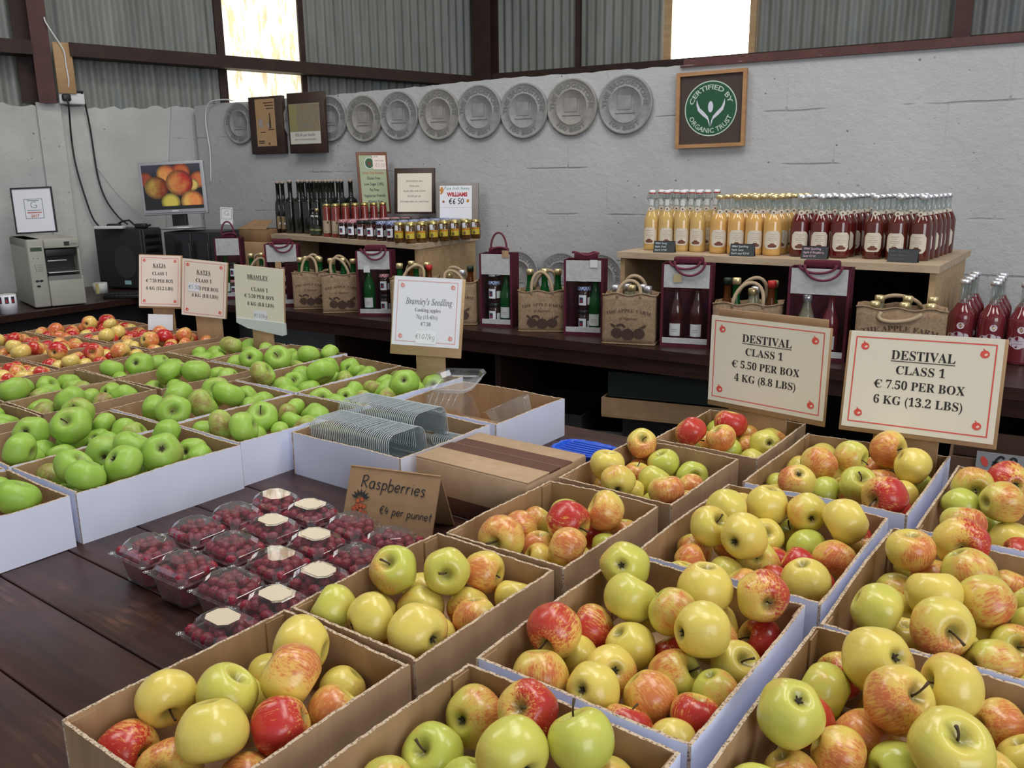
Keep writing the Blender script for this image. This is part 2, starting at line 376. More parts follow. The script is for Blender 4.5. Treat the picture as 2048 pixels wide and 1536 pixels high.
APPLES = """
D1 -0.419 0.9 0.85 0.0373 y 2.21 0.76 0.99 1 1 0 3
D1 -0.453 0.854 0.807 0.0379 r -1.5 -0.25 -1.9 1 2 0 3
D1 -0.389 0.819 0.807 0.0379 o -0.03 -1.03 1.61 1 2 1 3
D1 -0.338 0.822 0.861 0.0405 y -3.09 0.42 2.1 0 2 2 3
D1 -0.347 0.897 0.854 0.0381 yg 0.54 -0.34 2.34 0 0 0 3
D1 -0.348 0.955 0.812 0.031 y -3.13 0.29 1.67 0 1 1 3
D1 -0.327 1.01 0.809 0.031 y -2.62 0.81 1.18 0 0 1 3
D1 -0.278 0.998 0.857 0.0416 y -1.41 0.88 1.52 0 0 3 3
D1 -0.275 0.922 0.864 0.0392 o 2.78 -0.93 0.42 0 0 2 3
D1 -0.27 0.854 0.84 0.0366 r 2.04 -0.52 -1.67 0 1 2 3
D1 -0.22 0.903 0.822 0.0359 o -0.57 -0.66 -1.69 0 1 3 3
D1 -0.303 0.81 0.801 0.0335 o -1.62 -0.71 -1.78 0 2 3 3
D1 -0.224 0.972 0.811 0.031 y 2.57 0.7 -0.37 0 0 4 3
D2 -0.261 1.114 0.848 0.0365 yg -1.01 0.11 1.56 0 1 0 3
D2 -0.214 1.182 0.804 0.0337 y 2.71 1.14 -2.04 2 1 1 3
D2 -0.203 1.073 0.854 0.0375 y 1.39 -0.12 2.11 2 2 0 3
D2 -0.187 1.211 0.861 0.0389 go -0.62 0.34 -3.01 1 0 0 3
D2 -0.144 1.188 0.806 0.038 y 1.97 -0.28 2.81 2 1 2 3
D2 -0.131 1.035 0.854 0.0418 y -1.62 -0.1 0.85 2 2 1 3
D2 -0.104 1.203 0.864 0.0379 yg -1.38 0.2 -3.05 1 0 1 3
D2 -0.049 1.243 0.842 0.0352 o -1.68 0.15 -2.03 1 0 2 3
D2 -0.072 1.194 0.803 0.0346 r -1.13 1.13 -2.08 1 1 3 3
D2 -0.057 1.123 0.828 0.0347 o -2.9 -0.1 -2.51 0 2 2 3
D2 0.001 1.207 0.812 0.0347 y 0.37 0.3 2.01 0 0 3 3
D2 -0.113 1.102 0.803 0.0325 y -0.52 0.24 2.13 0 -1 -1 3
D2 -0.166 1.077 0.803 0.0323 go -1.58 -0.77 -1.67 0 -1 -1 3
D2 -0.151 1.25 0.803 0.032 y 2.19 0.24 1.86 0 -1 -1 3
D3 -0.018 1.348 0.854 0.0418 o 0.8 -1.56 0.25 1 1 0 3
D3 0.014 1.459 0.818 0.0366 o 1.89 -0.83 -1.75 0 1 1 3
D3 0.046 1.515 0.811 0.031 go 0.19 -0.85 -2.76 0 0 0 3
D3 0.105 1.541 0.812 0.0368 yg -2.08 0.3 1.39 0 0 1 3
D3 0.097 1.406 0.856 0.0418 r -2.25 -1.31 -1.62 1 0 2 3
D3 0.169 1.436 0.862 0.0397 o 1.07 0.37 -1.85 0 0 3 3
D3 0.045 1.403 0.81 0.0313 o -0.03 -0.12 -2.39 0 1 2 3
D3 0.089 1.301 0.854 0.0355 o -2.08 -0.8 -1.44 0 2 1 3
D3 0.042 1.343 0.812 0.031 y -0.69 -0.88 1.01 0 2 0 3
D3 0.165 1.399 0.806 0.031 g -1.56 0.75 1.43 0 2 2 3
D3 0.206 1.459 0.811 0.031 o 3.1 -0.18 -1.41 0 1 3 3
D3 0.141 1.474 0.803 0.0335 r 0.1 -0.58 -0.9 0 -1 -1 3
D3 0.069 1.274 0.803 0.0338 y -3.04 0.45 2.01 0 -1 -1 3
D3 0.109 1.356 0.803 0.0359 y -2.81 0.08 1.39 0 -1 -1 3
D4 0.201 1.708 0.798 0.0348 o -0.49 -0.09 -1.71 0 2 0 3
D4 0.198 1.686 0.864 0.0381 y 0.14 -0.02 2.28 0 0 0 3
D4 0.293 1.833 0.797 0.0342 o 1.11 -1.26 0.44 1 0 1 3
D4 0.294 1.831 0.864 0.0356 o 0.15 0.8 -1.49 1 0 2 3
D4 0.211 1.612 0.854 0.0364 y 0.65 -1.21 -2.37 2 1 0 3
D4 0.275 1.774 0.812 0.0312 o -0.04 -0.02 -2.43 0 1 1 3
D4 0.336 1.788 0.83 0.0368 g 0.02 0.36 -3.03 0 0 3 3
D4 0.299 1.696 0.822 0.0382 yg 0.11 0.67 0.69 0 1 2 3
D4 0.394 1.755 0.811 0.0367 g 0.74 1.1 -0.77 1 1 3 3
D4 0.248 1.656 0.812 0.031 y 1.66 0.74 1.41 0 2 1 3
D4 0.3 1.557 0.854 0.0371 o 0.0 -0.26 -1.09 0 2 2 3
D4 0.376 1.685 0.812 0.031 o -1.71 -0.51 -1.48 0 2 3 3
D4 0.291 1.613 0.803 0.0324 yg 2.14 -0.21 -1.2 0 -1 -1 3
D4 0.351 1.625 0.803 0.0325 o 3.11 -0.25 -0.97 0 -1 -1 3
D4 0.173 1.635 0.803 0.034 r -0.25 0.01 -1.11 0 -1 -1 3
D5 0.471 2.008 0.812 0.0341 go -2.92 0.17 -2.15 0 1 0 3
D5 0.424 1.93 0.862 0.0396 r -2.66 -0.63 -1.08 0 0 0 3
D5 0.528 2.09 0.812 0.031 g 1.32 -0.06 1.36 0 0 1 3
D5 0.538 2.0 0.858 0.0418 r -0.19 -0.06 -1.32 0 0 2 3
D5 0.489 1.896 0.854 0.0364 o 0.56 0.17 -1.89 0 1 1 3
D5 0.518 1.942 0.811 0.0362 g 3.1 0.34 2.14 0 2 1 3
D5 0.432 1.961 0.803 0.031 g -2.12 -0.24 2.04 0 2 0 3
D5 0.576 1.972 0.807 0.031 o 1.57 -0.18 -1.6 0 2 2 3
D5 0.601 1.916 0.833 0.0381 yg -2.58 1.11 -0.95 2 1 2 3
D5 0.592 2.039 0.812 0.0331 go -1.48 -0.45 -1.31 0 0 3 3
D5 0.643 1.994 0.812 0.0386 go -0.6 -0.22 -1.47 0 1 3 3
D5 0.562 1.874 0.803 0.0344 yg -2.6 0.16 1.6 0 -1 -1 3
D5 0.479 1.853 0.803 0.0357 o 3.12 -0.19 -1.88 0 -1 -1 3
D5 0.522 1.811 0.803 0.0342 r -1.71 -0.26 -1.66 0 -1 -1 3
D5 0.457 1.909 0.792 0.0334 yg 0.01 -0.64 -0.77 0 -1 -1 3
E1 -0.05 0.891 0.823 0.038 go -2.06 -0.59 -0.35 2 0 0 3
E1 -0.093 0.834 0.815 0.0374 g -0.8 -0.06 2.32 1 1 0 3
E1 -0.137 0.782 0.818 0.0337 go 1.47 -0.26 -0.62 1 2 0 3
E1 0.015 0.845 0.862 0.0362 r 0.71 -0.49 -0.06 1 0 1 3
E1 -0.003 0.767 0.866 0.0413 yg 1.44 0.55 -2.63 2 1 2 3
E1 0.07 0.782 0.87 0.0373 g 0.29 0.52 2.82 0 0 2 3
E1 -0.052 0.782 0.818 0.0318 g -2.97 0.56 1.03 0 1 1 3
E1 0.099 0.788 0.81 0.0318 o -2.25 0.02 -1.92 0 2 1 3
E2 0.169 1.185 0.876 0.0386 yg 2.05 -0.09 2.75 2 0 0 4
E2 0.167 1.113 0.861 0.0385 yg 0.66 0.06 2.05 0 0 1 4
E2 0.276 1.117 0.876 0.0413 y -3.05 0.0 2.33 0 0 4 4
E2 0.113 1.11 0.81 0.0385 r 1.24 0.04 -1.98 0 1 1 4
E2 0.218 1.064 0.868 0.0361 go -2.37 -0.58 -1.47 0 0 3 4
E2 0.054 1.03 0.86 0.0393 r -2.15 -0.96 3.07 1 1 0 4
E2 0.16 1.056 0.818 0.0366 y 2.55 0.28 2.09 0 1 2 4
E2 0.031 0.964 0.83 0.0396 o 3.1 -0.4 -1.46 0 2 0 4
E2 0.125 0.994 0.817 0.0373 o -2.85 0.9 -0.95 2 2 2 4
E2 0.096 0.932 0.831 0.0361 y 2.22 0.68 2.84 2 3 0 4
E2 0.245 0.999 0.873 0.0385 y 1.66 0.16 1.89 2 1 3 4
E2 0.211 0.992 0.809 0.0381 go -0.48 -0.83 -3.02 1 2 4 4
E2 0.297 1.127 0.808 0.035 y -0.87 -0.69 2.17 1 1 4 4
E2 0.349 1.085 0.878 0.0379 r 1.53 -0.32 0.06 1 0 5 4
E2 0.35 1.082 0.806 0.0377 r 1.07 -0.41 -1.27 1 1 5 4
E2 0.293 1.003 0.818 0.0358 y 0.57 -0.45 1.08 1 2 5 4
E2 0.167 0.936 0.82 0.0376 o -2.49 -0.59 -1.43 0 3 2 4
E2 0.253 0.942 0.819 0.0318 go -2.98 -0.34 -0.74 0 3 5 4
E2 0.217 0.893 0.818 0.0318 r -0.2 -0.31 -1.76 0 3 4 4
E2 0.181 0.844 0.818 0.0318 y -1.69 -0.13 1.58 0 3 3 4
E2 0.223 1.058 0.803 0.0318 r 0.26 -0.6 -1.23 0 2 3 4
E2 0.087 1.049 0.804 0.0318 y 1.04 0.47 -1.62 0 2 1 4
E2 0.205 1.147 0.818 0.0318 y -0.61 -0.46 1.17 0 0 2 4
E2 0.132 0.88 0.815 0.0318 r -0.37 -0.43 -1.38 0 3 1 4
E2 0.282 1.067 0.816 0.0356 go 0.65 -0.49 -1.01 0 -1 -1 4
E3 0.32 1.376 0.814 0.0318 gr 2.85 -0.04 -1.79 0 2 1 4
E3 0.298 1.318 0.818 0.0325 o -1.2 -0.62 -1.75 0 2 0 4
E3 0.335 1.347 0.87 0.0358 y 0.38 -0.8 1.79 1 1 0 4
E3 0.387 1.431 0.866 0.0389 y -1.22 0.58 0.4 2 0 0 4
E3 0.376 1.287 0.876 0.0405 y 1.61 0.79 2.39 2 1 1 4
E3 0.437 1.526 0.826 0.036 y 1.23 0.5 1.57 0 0 1 4
E3 0.473 1.472 0.858 0.0399 y -2.96 0.05 1.46 0 0 2 4
E3 0.451 1.417 0.817 0.0362 y -0.8 -0.11 3.04 1 1 2 4
E3 0.53 1.425 0.861 0.0374 y 1.56 0.2 3.09 2 0 3 4
E3 0.351 1.282 0.809 0.0348 yg -1.38 0.1 1.63 0 3 0 4
E3 0.412 1.316 0.817 0.0371 gr 0.54 0.65 -1.2 1 2 2 4
E3 0.516 1.376 0.812 0.0365 g 1.14 0.82 2.81 2 2 3 4
E3 0.524 1.46 0.8 0.0368 go 0.65 -0.12 -1.27 0 1 3 4
E3 0.575 1.364 0.87 0.0422 y -2.82 1.02 0.24 0 0 4 4
E3 0.608 1.399 0.816 0.0338 r 0.8 -0.19 0.46 1 1 4 4
E3 0.543 1.312 0.824 0.0378 o 2.64 -0.49 -1.82 0 2 4 4
E3 0.477 1.305 0.817 0.0318 r 0.92 -0.76 -1.49 0 3 2 4
E3 0.446 1.184 0.849 0.0396 y 2.85 0.05 1.9 0 3 3 4
E3 0.418 1.237 0.817 0.0318 r -0.6 -0.91 -2.12 0 3 1 4
E3 0.479 1.232 0.816 0.0363 r 2.74 0.15 -0.72 0 -1 -1 4
E3 0.382 1.385 0.816 0.034 o -0.64 -0.23 -1.79 0 -1 -1 4
E3 0.36 1.213 0.816 0.0369 o 0.67 -0.33 -1.76 0 -1 -1 4
E3 0.276 1.266 0.816 0.0334 y -2.93 0.2 1.29 0 -1 -1 4
E3 0.451 1.355 0.793 0.0332 r -1.67 -0.5 -1.61 0 -1 -1 4
E4 0.633 1.76 0.818 0.0345 yg 2.65 -1.3 1.87 2 1 0 4
E4 0.669 1.812 0.818 0.0318 g -0.78 0.33 1.23 0 0 0 4
E4 0.633 1.662 0.87 0.0406 o -0.93 -0.38 -1.43 0 1 1 4
E4 0.716 1.857 0.818 0.0359 y 2.51 0.97 2.43 0 0 1 4
E4 0.717 1.704 0.871 0.0373 go -1.61 0.07 -2.37 1 0 2 4
E4 0.806 1.732 0.877 0.0429 o -1.39 -0.01 -2.49 1 0 3 4
E4 0.822 1.647 0.87 0.0389 y 2.27 -0.58 0.81 0 1 3 4
E4 0.851 1.679 0.814 0.0356 g 2.94 0.12 2.31 0 3 3 4
E4 0.786 1.707 0.807 0.0384 o -0.05 -0.51 -1.46 0 2 3 4
E4 0.803 1.771 0.817 0.0318 o 2.7 -0.46 -2.34 0 1 2 4
E4 0.676 1.557 0.862 0.0388 go 0.47 0.52 -0.92 1 2 2 4
E4 0.713 1.742 0.813 0.0358 y -1.49 0.58 0.04 2 2 1 4
E4 0.695 1.482 0.867 0.0429 r 1.56 -0.12 -1.12 1 3 2 4
E4 0.627 1.6 0.83 0.0371 g 1.81 0.73 1.11 1 3 1 4
E4 0.56 1.575 0.866 0.0373 o 2.45 0.02 3.02 2 2 0 4
E4 0.559 1.665 0.818 0.0318 yg 0.27 0.12 1.2 0 3 0 4
E4 0.79 1.615 0.816 0.0339 y -0.45 0.42 2.14 0 -1 -1 4
E4 0.688 1.651 0.816 0.0336 o -2.53 0.25 -1.92 0 -1 -1 4
E4 0.737 1.525 0.816 0.0345 r 0.63 -0.23 -1.12 0 -1 -1 4
E4 0.53 1.608 0.816 0.0334 y 2.49 0.25 1.95 0 -1 -1 4
F1 0.382 0.927 0.828 0.0381 g 1.0 -1.0 -1.66 2 0 0 4
F1 0.305 0.823 0.873 0.0386 yg 3.08 -0.49 1.92 2 1 0 4
F1 0.406 0.864 0.808 0.0361 o -2.21 -0.73 -2.1 1 1 1 4
F1 0.446 0.929 0.87 0.0424 y -2.36 0.6 -0.07 2 0 2 4
F1 0.434 0.846 0.872 0.0396 o -0.82 0.2 -2.46 1 1 2 4
F1 0.507 0.869 0.872 0.0402 y -1.3 -0.63 1.3 0 0 3 4
F1 0.453 0.767 0.868 0.0429 yg 0.32 -0.47 0.95 1 2 2 4
F1 0.568 0.87 0.82 0.0318 o -1.73 -0.44 -1.33 0 1 3 4
F1 0.566 0.81 0.818 0.0318 y -0.04 0.59 2.17 0 2 3 4
F1 0.254 0.766 0.818 0.0318 go -0.16 -0.11 -1.4 0 3 0 4
F1 0.303 0.802 0.808 0.0325 o -2.74 -0.27 -1.34 0 3 1 4
F1 0.418 0.801 0.816 0.0319 g -1.77 1.08 -1.5 0 2 1 4
F1 0.36 0.82 0.822 0.0318 o -2.03 -0.31 -1.73 0 2 0 4
F1 0.422 0.979 0.816 0.0318 r 0.92 0.43 -1.73 0 0 1 4
F1 0.511 0.783 0.818 0.0318 y 0.54 -1.02 2.86 0 3 2 4
F1 0.343 0.878 0.823 0.0344 r 0.04 -0.35 -1.47 0 -1 -1 4
F1 0.459 0.933 0.793 0.0337 o -2.32 -0.92 -1.02 0 -1 -1 4
F2 0.599 1.212 0.807 0.0374 go -1.89 -0.39 -1.29 0 1 1 3
F2 0.621 1.223 0.878 0.0378 o -0.01 -0.06 -0.99 0 0 0 3
F2 0.669 1.232 0.82 0.0398 gr 2.24 -0.64 -2.18 0 0 1 3
F2 0.716 1.252 0.88 0.0426 r 1.55 0.09 -0.42 1 0 2 3
F2 0.685 1.173 0.869 0.0415 go -2.69 -0.42 -1.54 0 0 3 3
F2 0.5 1.061 0.867 0.0387 yg 2.08 0.54 1.43 0 1 0 3
F2 0.599 1.102 0.866 0.04 y 0.11 0.43 1.77 0 1 2 3
F2 0.564 1.013 0.868 0.0423 o -1.11 1.02 -2.64 1 2 1 3
F2 0.675 1.097 0.859 0.0399 gr 2.16 0.05 -1.61 0 1 3 3
F2 0.783 1.152 0.818 0.0358 yg 0.61 0.35 -2.75 0 1 4 3
F2 0.691 1.047 0.813 0.0335 gr 0.87 -0.4 -0.05 1 2 3 3
F2 0.618 0.975 0.834 0.0357 go -1.63 -0.21 -1.42 0 2 2 3
F2 0.546 1.068 0.817 0.0318 y -0.06 -0.04 1.72 0 2 0 3
F2 0.782 1.216 0.819 0.0318 o 2.76 -0.32 -1.59 0 0 4 3
F2 0.56 1.147 0.816 0.0355 yg 2.57 0.94 2.56 0 -1 -1 3
F2 0.653 0.921 0.816 0.0346 go 1.1 -0.74 -1.04 0 -1 -1 3
F2 0.603 1.036 0.816 0.0362 y 2.29 0.21 1.58 0 -1 -1 3
F2 0.749 1.098 0.816 0.0327 go -0.36 -0.24 -1.13 0 -1 -1 3
F2 0.689 0.979 0.816 0.0366 r -2.26 0.11 -2.2 0 -1 -1 3
F2 0.663 1.296 0.816 0.0334 yg -3.03 1.15 2.88 0 -1 -1 3
F2 0.679 1.103 0.793 0.0355 y 0.16 0.37 0.56 0 -1 -1 3
F3 0.884 1.533 0.867 0.0406 go 0.09 -1.54 1.27 1 0 0 3
F3 0.837 1.479 0.853 0.036 g -2.55 0.41 1.55 0 1 0 3
F3 0.879 1.427 0.877 0.0382 go -1.61 -0.45 -1.4 0 0 1 3
F3 0.961 1.545 0.87 0.0417 r 1.71 0.06 3.05 2 0 2 3
F3 0.883 1.475 0.802 0.0357 g 2.7 0.08 1.47 0 2 0 3
F3 0.772 1.352 0.866 0.0374 gr -0.36 -0.37 -1.07 0 1 1 3
F3 0.89 1.398 0.81 0.0386 y 2.17 1.35 -2.25 2 2 1 3
F3 0.858 1.326 0.816 0.0361 r 0.89 -0.95 -1.32 0 -1 -1 3
G0 -0.958 1.536 0.862 0.0444 g 0.35 0.29 1.59 0 0 1 1
G0 -1.072 1.657 0.828 0.0364 g 0.61 0.44 -1.99 0 0 0 1
G1 -0.934 1.848 0.843 0.0435 g -2.31 -1.24 1.08 2 1 0 3
G1 -0.857 1.818 0.872 0.0462 g 0.48 0.31 1.63 0 0 0 3
G1 -0.829 1.937 0.865 0.0406 g 2.08 -0.24 1.54 0 0 2 3
G1 -0.765 1.916 0.823 0.0419 g -2.11 -0.08 -0.24 2 1 2 3
G1 -0.773 1.779 0.872 0.0486 g -2.21 0.11 0.31 2 0 1 3
G1 -0.927 1.693 0.868 0.044 g 0.66 0.14 1.33 0 2 0 3
G1 -0.87 1.635 0.872 0.0411 g -2.75 0.23 1.78 0 2 1 3
G1 -0.828 1.707 0.872 0.0461 g 2.36 -0.38 2.07 2 1 1 3
G1 -0.997 1.74 0.828 0.0397 gb -0.29 -0.64 -1.95 0 -1 -1 3
G1 -0.891 1.754 0.828 0.0387 g -0.4 0.38 2.12 0 -1 -1 3
G1 -0.72 1.857 0.828 0.0388 g -1.59 -0.04 1.28 0 -1 -1 3
G1 -0.801 1.735 0.798 0.0402 gb 0.52 -0.14 -1.28 0 -1 -1 3
G1 -0.948 1.694 0.798 0.0394 g -0.06 0.61 0.49 0 -1 -1 3
G1 -0.866 1.81 0.798 0.0406 g -1.32 -0.26 1.4 0 -1 -1 3
G2 -0.722 2.015 0.864 0.0419 gb 1.68 -0.5 -1.36 0 1 0 3
G2 -0.647 1.96 0.872 0.0437 g -2.11 -0.94 2.01 0 1 1 3
G2 -0.649 2.109 0.854 0.0435 g -0.6 -0.37 2.82 1 0 0 3
G2 -0.592 2.069 0.824 0.0361 gb -0.41 1.45 -0.12 0 2 1 3
G2 -0.617 2.298 0.828 0.0364 g 2.37 -0.03 1.67 0 0 2 3
G2 -0.614 2.229 0.828 0.0368 gb 1.34 -0.7 -1.35 0 0 1 3
G2 -0.583 2.159 0.828 0.0361 g 0.25 0.49 1.12 0 1 2 3
G2 -0.779 2.058 0.826 0.0427 g -2.81 1.43 -1.44 2 2 0 3
G2 -0.518 2.183 0.828 0.0406 g -1.83 0.44 1.71 0 -1 -1 3
G2 -0.693 2.168 0.828 0.0395 g 2.14 0.28 1.45 0 -1 -1 3
G2 -0.655 2.043 0.828 0.0386 g 3.11 0.19 1.2 0 -1 -1 3
G2 -0.539 2.111 0.828 0.0384 gb -2.43 -0.05 -1.74 0 -1 -1 3
G2 -0.552 2.247 0.828 0.0371 g 2.38 -0.18 1.31 0 -1 -1 3
G3 -1.18 1.986 0.86 0.045 g 2.22 -0.99 2.63 2 0 0 3
G3 -1.065 1.959 0.883 0.047 g 0.1 -0.92 1.58 1 0 1 3
G3 -1.109 2.084 0.881 0.0441 gb -0.15 -1.02 1.69 1 0 2 3
G3 -1.096 2.01 0.826 0.0399 g 2.4 0.15 1.67 0 1 0 3
G3 -1.061 2.071 0.81 0.0366 g 2.23 -0.15 3.03 2 1 1 3
G3 -1.077 2.137 0.833 0.038 g 2.12 -0.02 1.68 0 0 3 3
G3 -0.99 2.068 0.831 0.0411 g 1.6 0.7 1.73 0 1 2 3
G3 -1.101 1.805 0.872 0.0444 g -1.03 1.17 2.06 0 2 0 3
G3 -1.133 1.935 0.825 0.0361 g 2.97 0.45 2.07 0 2 1 3
G3 -1.069 1.91 0.821 0.0361 g -0.51 0.41 1.43 0 2 2 3
G3 -1.002 1.987 0.828 0.0387 g 2.7 0.37 1.89 0 -1 -1 3
G3 -1.121 1.859 0.828 0.0391 g 2.47 0.61 1.86 0 -1 -1 3
G3 -0.941 2.018 0.836 0.0403 gb -1.07 -0.18 -1.47 0 -1 -1 3
G5 -0.967 2.202 0.856 0.043 g 1.59 -0.12 1.86 0 1 0 3
G5 -0.934 2.289 0.869 0.0444 g 2.15 0.44 1.78 0 0 0 3
G5 -0.884 2.124 0.872 0.0457 g -1.03 -0.93 3.13 1 2 0 3
G5 -0.836 2.323 0.874 0.0466 g 0.79 -0.93 0.9 1 0 1 3
G5 -0.791 2.418 0.828 0.0428 g -2.01 -0.18 0.31 2 1 2 3
G5 -0.781 2.254 0.884 0.0459 g 0.5 0.11 2.2 0 0 2 3
G5 -0.827 2.186 0.871 0.042 gb -1.0 -0.51 -1.47 0 1 1 3
G5 -0.744 2.298 0.822 0.042 g 1.22 0.85 1.09 0 2 1 3
G5 -0.728 2.372 0.828 0.0409 g 2.68 0.17 1.2 0 -1 -1 3
G12 -0.488 2.416 0.828 0.0383 g 2.24 -0.59 2.73 2 2 1 3
G12 -0.378 2.469 0.828 0.0438 g -0.95 0.39 1.82 0 2 2 3
G12 -0.554 2.378 0.828 0.0413 gb -0.06 0.93 -1.39 1 2 0 3
G12 -0.481 2.486 0.828 0.0361 g -0.1 0.92 3.12 0 1 0 3
G12 -0.426 2.528 0.828 0.0361 gb 2.85 -0.51 -1.69 0 1 1 3
G12 -0.359 2.648 0.828 0.0374 gb -0.18 -0.45 -1.74 0 0 1 3
G12 -0.402 2.593 0.828 0.0361 g -0.69 0.04 1.1 0 0 0 3
G12 -0.314 2.413 0.872 0.043 g 2.13 -0.25 2.99 2 0 2 3
G12 -0.245 2.565 0.828 0.0361 g 1.81 -0.12 -3.07 2 1 2 3
G12 -0.304 2.602 0.828 0.0371 gb -1.02 -0.09 -1.75 0 0 3 3
G12 -0.409 2.289 0.828 0.0415 gb 0.61 -0.64 -1.39 0 -1 -1 3
G12 -0.436 2.367 0.828 0.0389 gb -1.92 -0.4 -1.45 0 -1 -1 3
G12 -0.286 2.47 0.828 0.0381 g 1.28 -0.43 1.95 0 -1 -1 3
G12 -0.499 2.337 0.828 0.0377 g -2.71 0.09 2.18 0 -1 -1 3
G12 -0.363 2.387 0.828 0.0391 gb 1.3 -0.75 -1.52 0 -1 -1 3
G10 -0.772 2.549 0.872 0.0453 gb -1.01 -0.11 -1.72 0 1 0 3
G10 -0.686 2.694 0.828 0.0411 g -1.96 0.89 1.14 0 2 1 3
G10 -0.689 2.613 0.828 0.0432 g -0.83 0.45 -2.76 1 2 0 3
G10 -0.623 2.774 0.836 0.0436 g 1.79 0.88 -2.98 2 0 1 3
G10 -0.6 2.592 0.872 0.0487 g 2.79 0.45 1.5 0 0 0 3
G10 -0.552 2.811 0.826 0.0401 g -1.95 0.46 -0.17 2 0 2 3
G10 -0.516 2.748 0.828 0.0361 g -0.01 0.21 1.51 0 1 1 3
G10 -0.67 2.467 0.828 0.0402 g -2.96 0.5 1.16 0 -1 -1 3
G10 -0.584 2.657 0.828 0.0398 g 2.76 -0.2 0.42 0 -1 -1 3
G10 -0.473 2.676 0.828 0.0391 g -0.7 -0.18 1.51 0 -1 -1 3
G10 -0.525 2.608 0.828 0.0387 gb -0.94 -0.29 -1.44 0 -1 -1 3
G10 -0.624 2.527 0.828 0.0383 g 2.87 -0.04 1.1 0 -1 -1 3
G10 -0.699 2.534 0.828 0.0392 g -2.62 -0.95 2.86 0 -1 -1 3
G10 -0.759 2.583 0.798 0.0374 g 2.69 0.23 0.72 0 -1 -1 3
G11 -0.875 2.784 0.872 0.044 g 2.01 0.06 -3.11 2 1 0 2
G11 -0.786 2.782 0.872 0.0487 g 0.3 -0.9 1.46 1 1 1 2
G11 -0.824 3.061 0.828 0.0361 g -0.01 0.36 2.28 0 0 0 2
G11 -0.703 2.874 0.868 0.0436 g 2.94 0.29 0.75 0 0 1 2
G11 -0.644 2.925 0.86 0.0385 g 3.04 1.06 2.76 0 0 2 2
G11 -0.771 2.952 0.828 0.0396 g -0.86 0.25 1.38 0 -1 -1 2
G11 -0.962 2.864 0.828 0.04 g -0.94 -0.45 1.29 0 -1 -1 2
G11 -0.784 2.866 0.828 0.0419 g -1.09 0.08 1.48 0 -1 -1 2
G11 -0.727 2.819 0.828 0.0372 gb -0.4 -0.42 -1.51 0 -1 -1 2
G6 -1.07 2.58 0.875 0.0441 g 2.36 0.14 1.39 0 0 0 2
G6 -1.123 2.581 0.813 0.0408 gb 2.41 0.7 -0.99 0 1 0 2
G6 -0.985 2.579 0.877 0.0455 g 0.05 0.13 0.52 0 0 1 2
G6 -0.973 2.72 0.828 0.0389 g 2.39 0.56 1.64 0 1 1 2
G6 -1.03 2.531 0.828 0.0415 g 0.72 0.13 1.79 0 -1 -1 2
G6 -0.92 2.674 0.828 0.0385 g -2.06 0.14 1.52 0 -1 -1 2
G4 -1.336 2.311 0.828 0.043 g 2.51 0.06 1.5 0 1 0 2
G4 -1.226 2.267 0.872 0.0432 g 2.62 0.0 1.6 0 0 0 2
G4 -1.157 2.444 0.828 0.041 g -1.36 0.52 0.31 2 0 2 2
G4 -1.256 2.43 0.828 0.0361 g 2.02 -0.6 1.3 0 1 1 2
G4 -1.218 2.491 0.828 0.0397 g 2.37 -0.8 2.03 2 0 1 2
G4 -1.19 2.378 0.828 0.0361 gb 1.1 -0.66 -1.07 0 1 2 2
G4 -1.287 2.256 0.828 0.0408 gb 1.65 -0.63 -1.77 0 -1 -1 2
G13 -1.415 2.223 0.828 0.0361 g -1.41 0.36 1.55 0 0 0 1
G13 -1.359 2.182 0.828 0.0361 g -0.37 0.39 -0.0 0 0 1 1
G13 -1.335 2.111 0.828 0.0373 g -0.62 0.39 1.53 0 -1 -1 1
G7 -1.516 2.531 0.833 0.0409 g 2.34 0.53 1.98 0 1 1 2
G7 -1.44 2.368 0.872 0.0451 g -0.19 -0.46 0.44 0 1 0 2
G7 -1.428 2.654 0.828 0.0383 g 3.1 0.3 1.69 0 0 1 2
G7 -1.421 2.526 0.826 0.0382 g 0.45 0.12 2.09 0 1 2 2
G7 -1.463 2.588 0.828 0.0402 g 1.04 0.01 1.44 0 0 0 2
G7 -1.378 2.589 0.828 0.0361 g -3.07 0.03 -1.92 0 0 2 2
G7 -1.324 2.519 0.828 0.0391 gb 0.63 -0.57 -0.78 0 -1 -1 2
G7 -1.396 2.421 0.828 0.0396 gb -1.3 -0.27 -1.77 0 -1 -1 2
G8 -1.306 2.702 0.86 0.0422 g -2.78 -0.11 2.33 0 1 0 2
G8 -1.221 2.711 0.872 0.0487 g 2.52 -1.02 2.27 2 0 0 2
G8 -1.242 2.928 0.828 0.0398 g -2.33 -0.1 1.52 0 0 1 2
G8 -1.181 2.888 0.828 0.0361 g -2.92 0.08 1.49 0 1 1 2
G8 -1.145 2.824 0.828 0.0375 gb -0.24 0.12 -1.25 0 -1 -1 2
G8 -1.254 2.65 0.828 0.037 g 0.79 0.38 1.62 0 -1 -1 2
G9 -1.11 3.12 0.828 0.0361 g -3.09 0.17 0.56 0 1 1 2
G9 -1.024 3.039 0.872 0.0442 gb 2.83 -0.39 -1.8 0 0 0 2
G9 -1.009 3.192 0.828 0.0368 g -1.52 -0.16 1.3 0 0 1 2
G9 -1.151 3.065 0.828 0.0361 g 1.23 -0.11 1.77 0 1 0 2
G9 -1.045 2.948 0.828 0.0374 g 1.58 0.15 1.47 0 -1 -1 2
G9 -0.987 3.093 0.828 0.0379 gb -2.84 -0.04 -1.29 0 -1 -1 2
G9 -1.114 2.984 0.828 0.0389 g -0.01 0.04 1.59 0 -1 -1 2
G9 -1.081 3.05 0.828 0.0384 g -2.5 0.39 1.81 0 -1 -1 2
G9 -0.924 3.12 0.828 0.041 g -1.38 -0.47 1.71 0 -1 -1 2
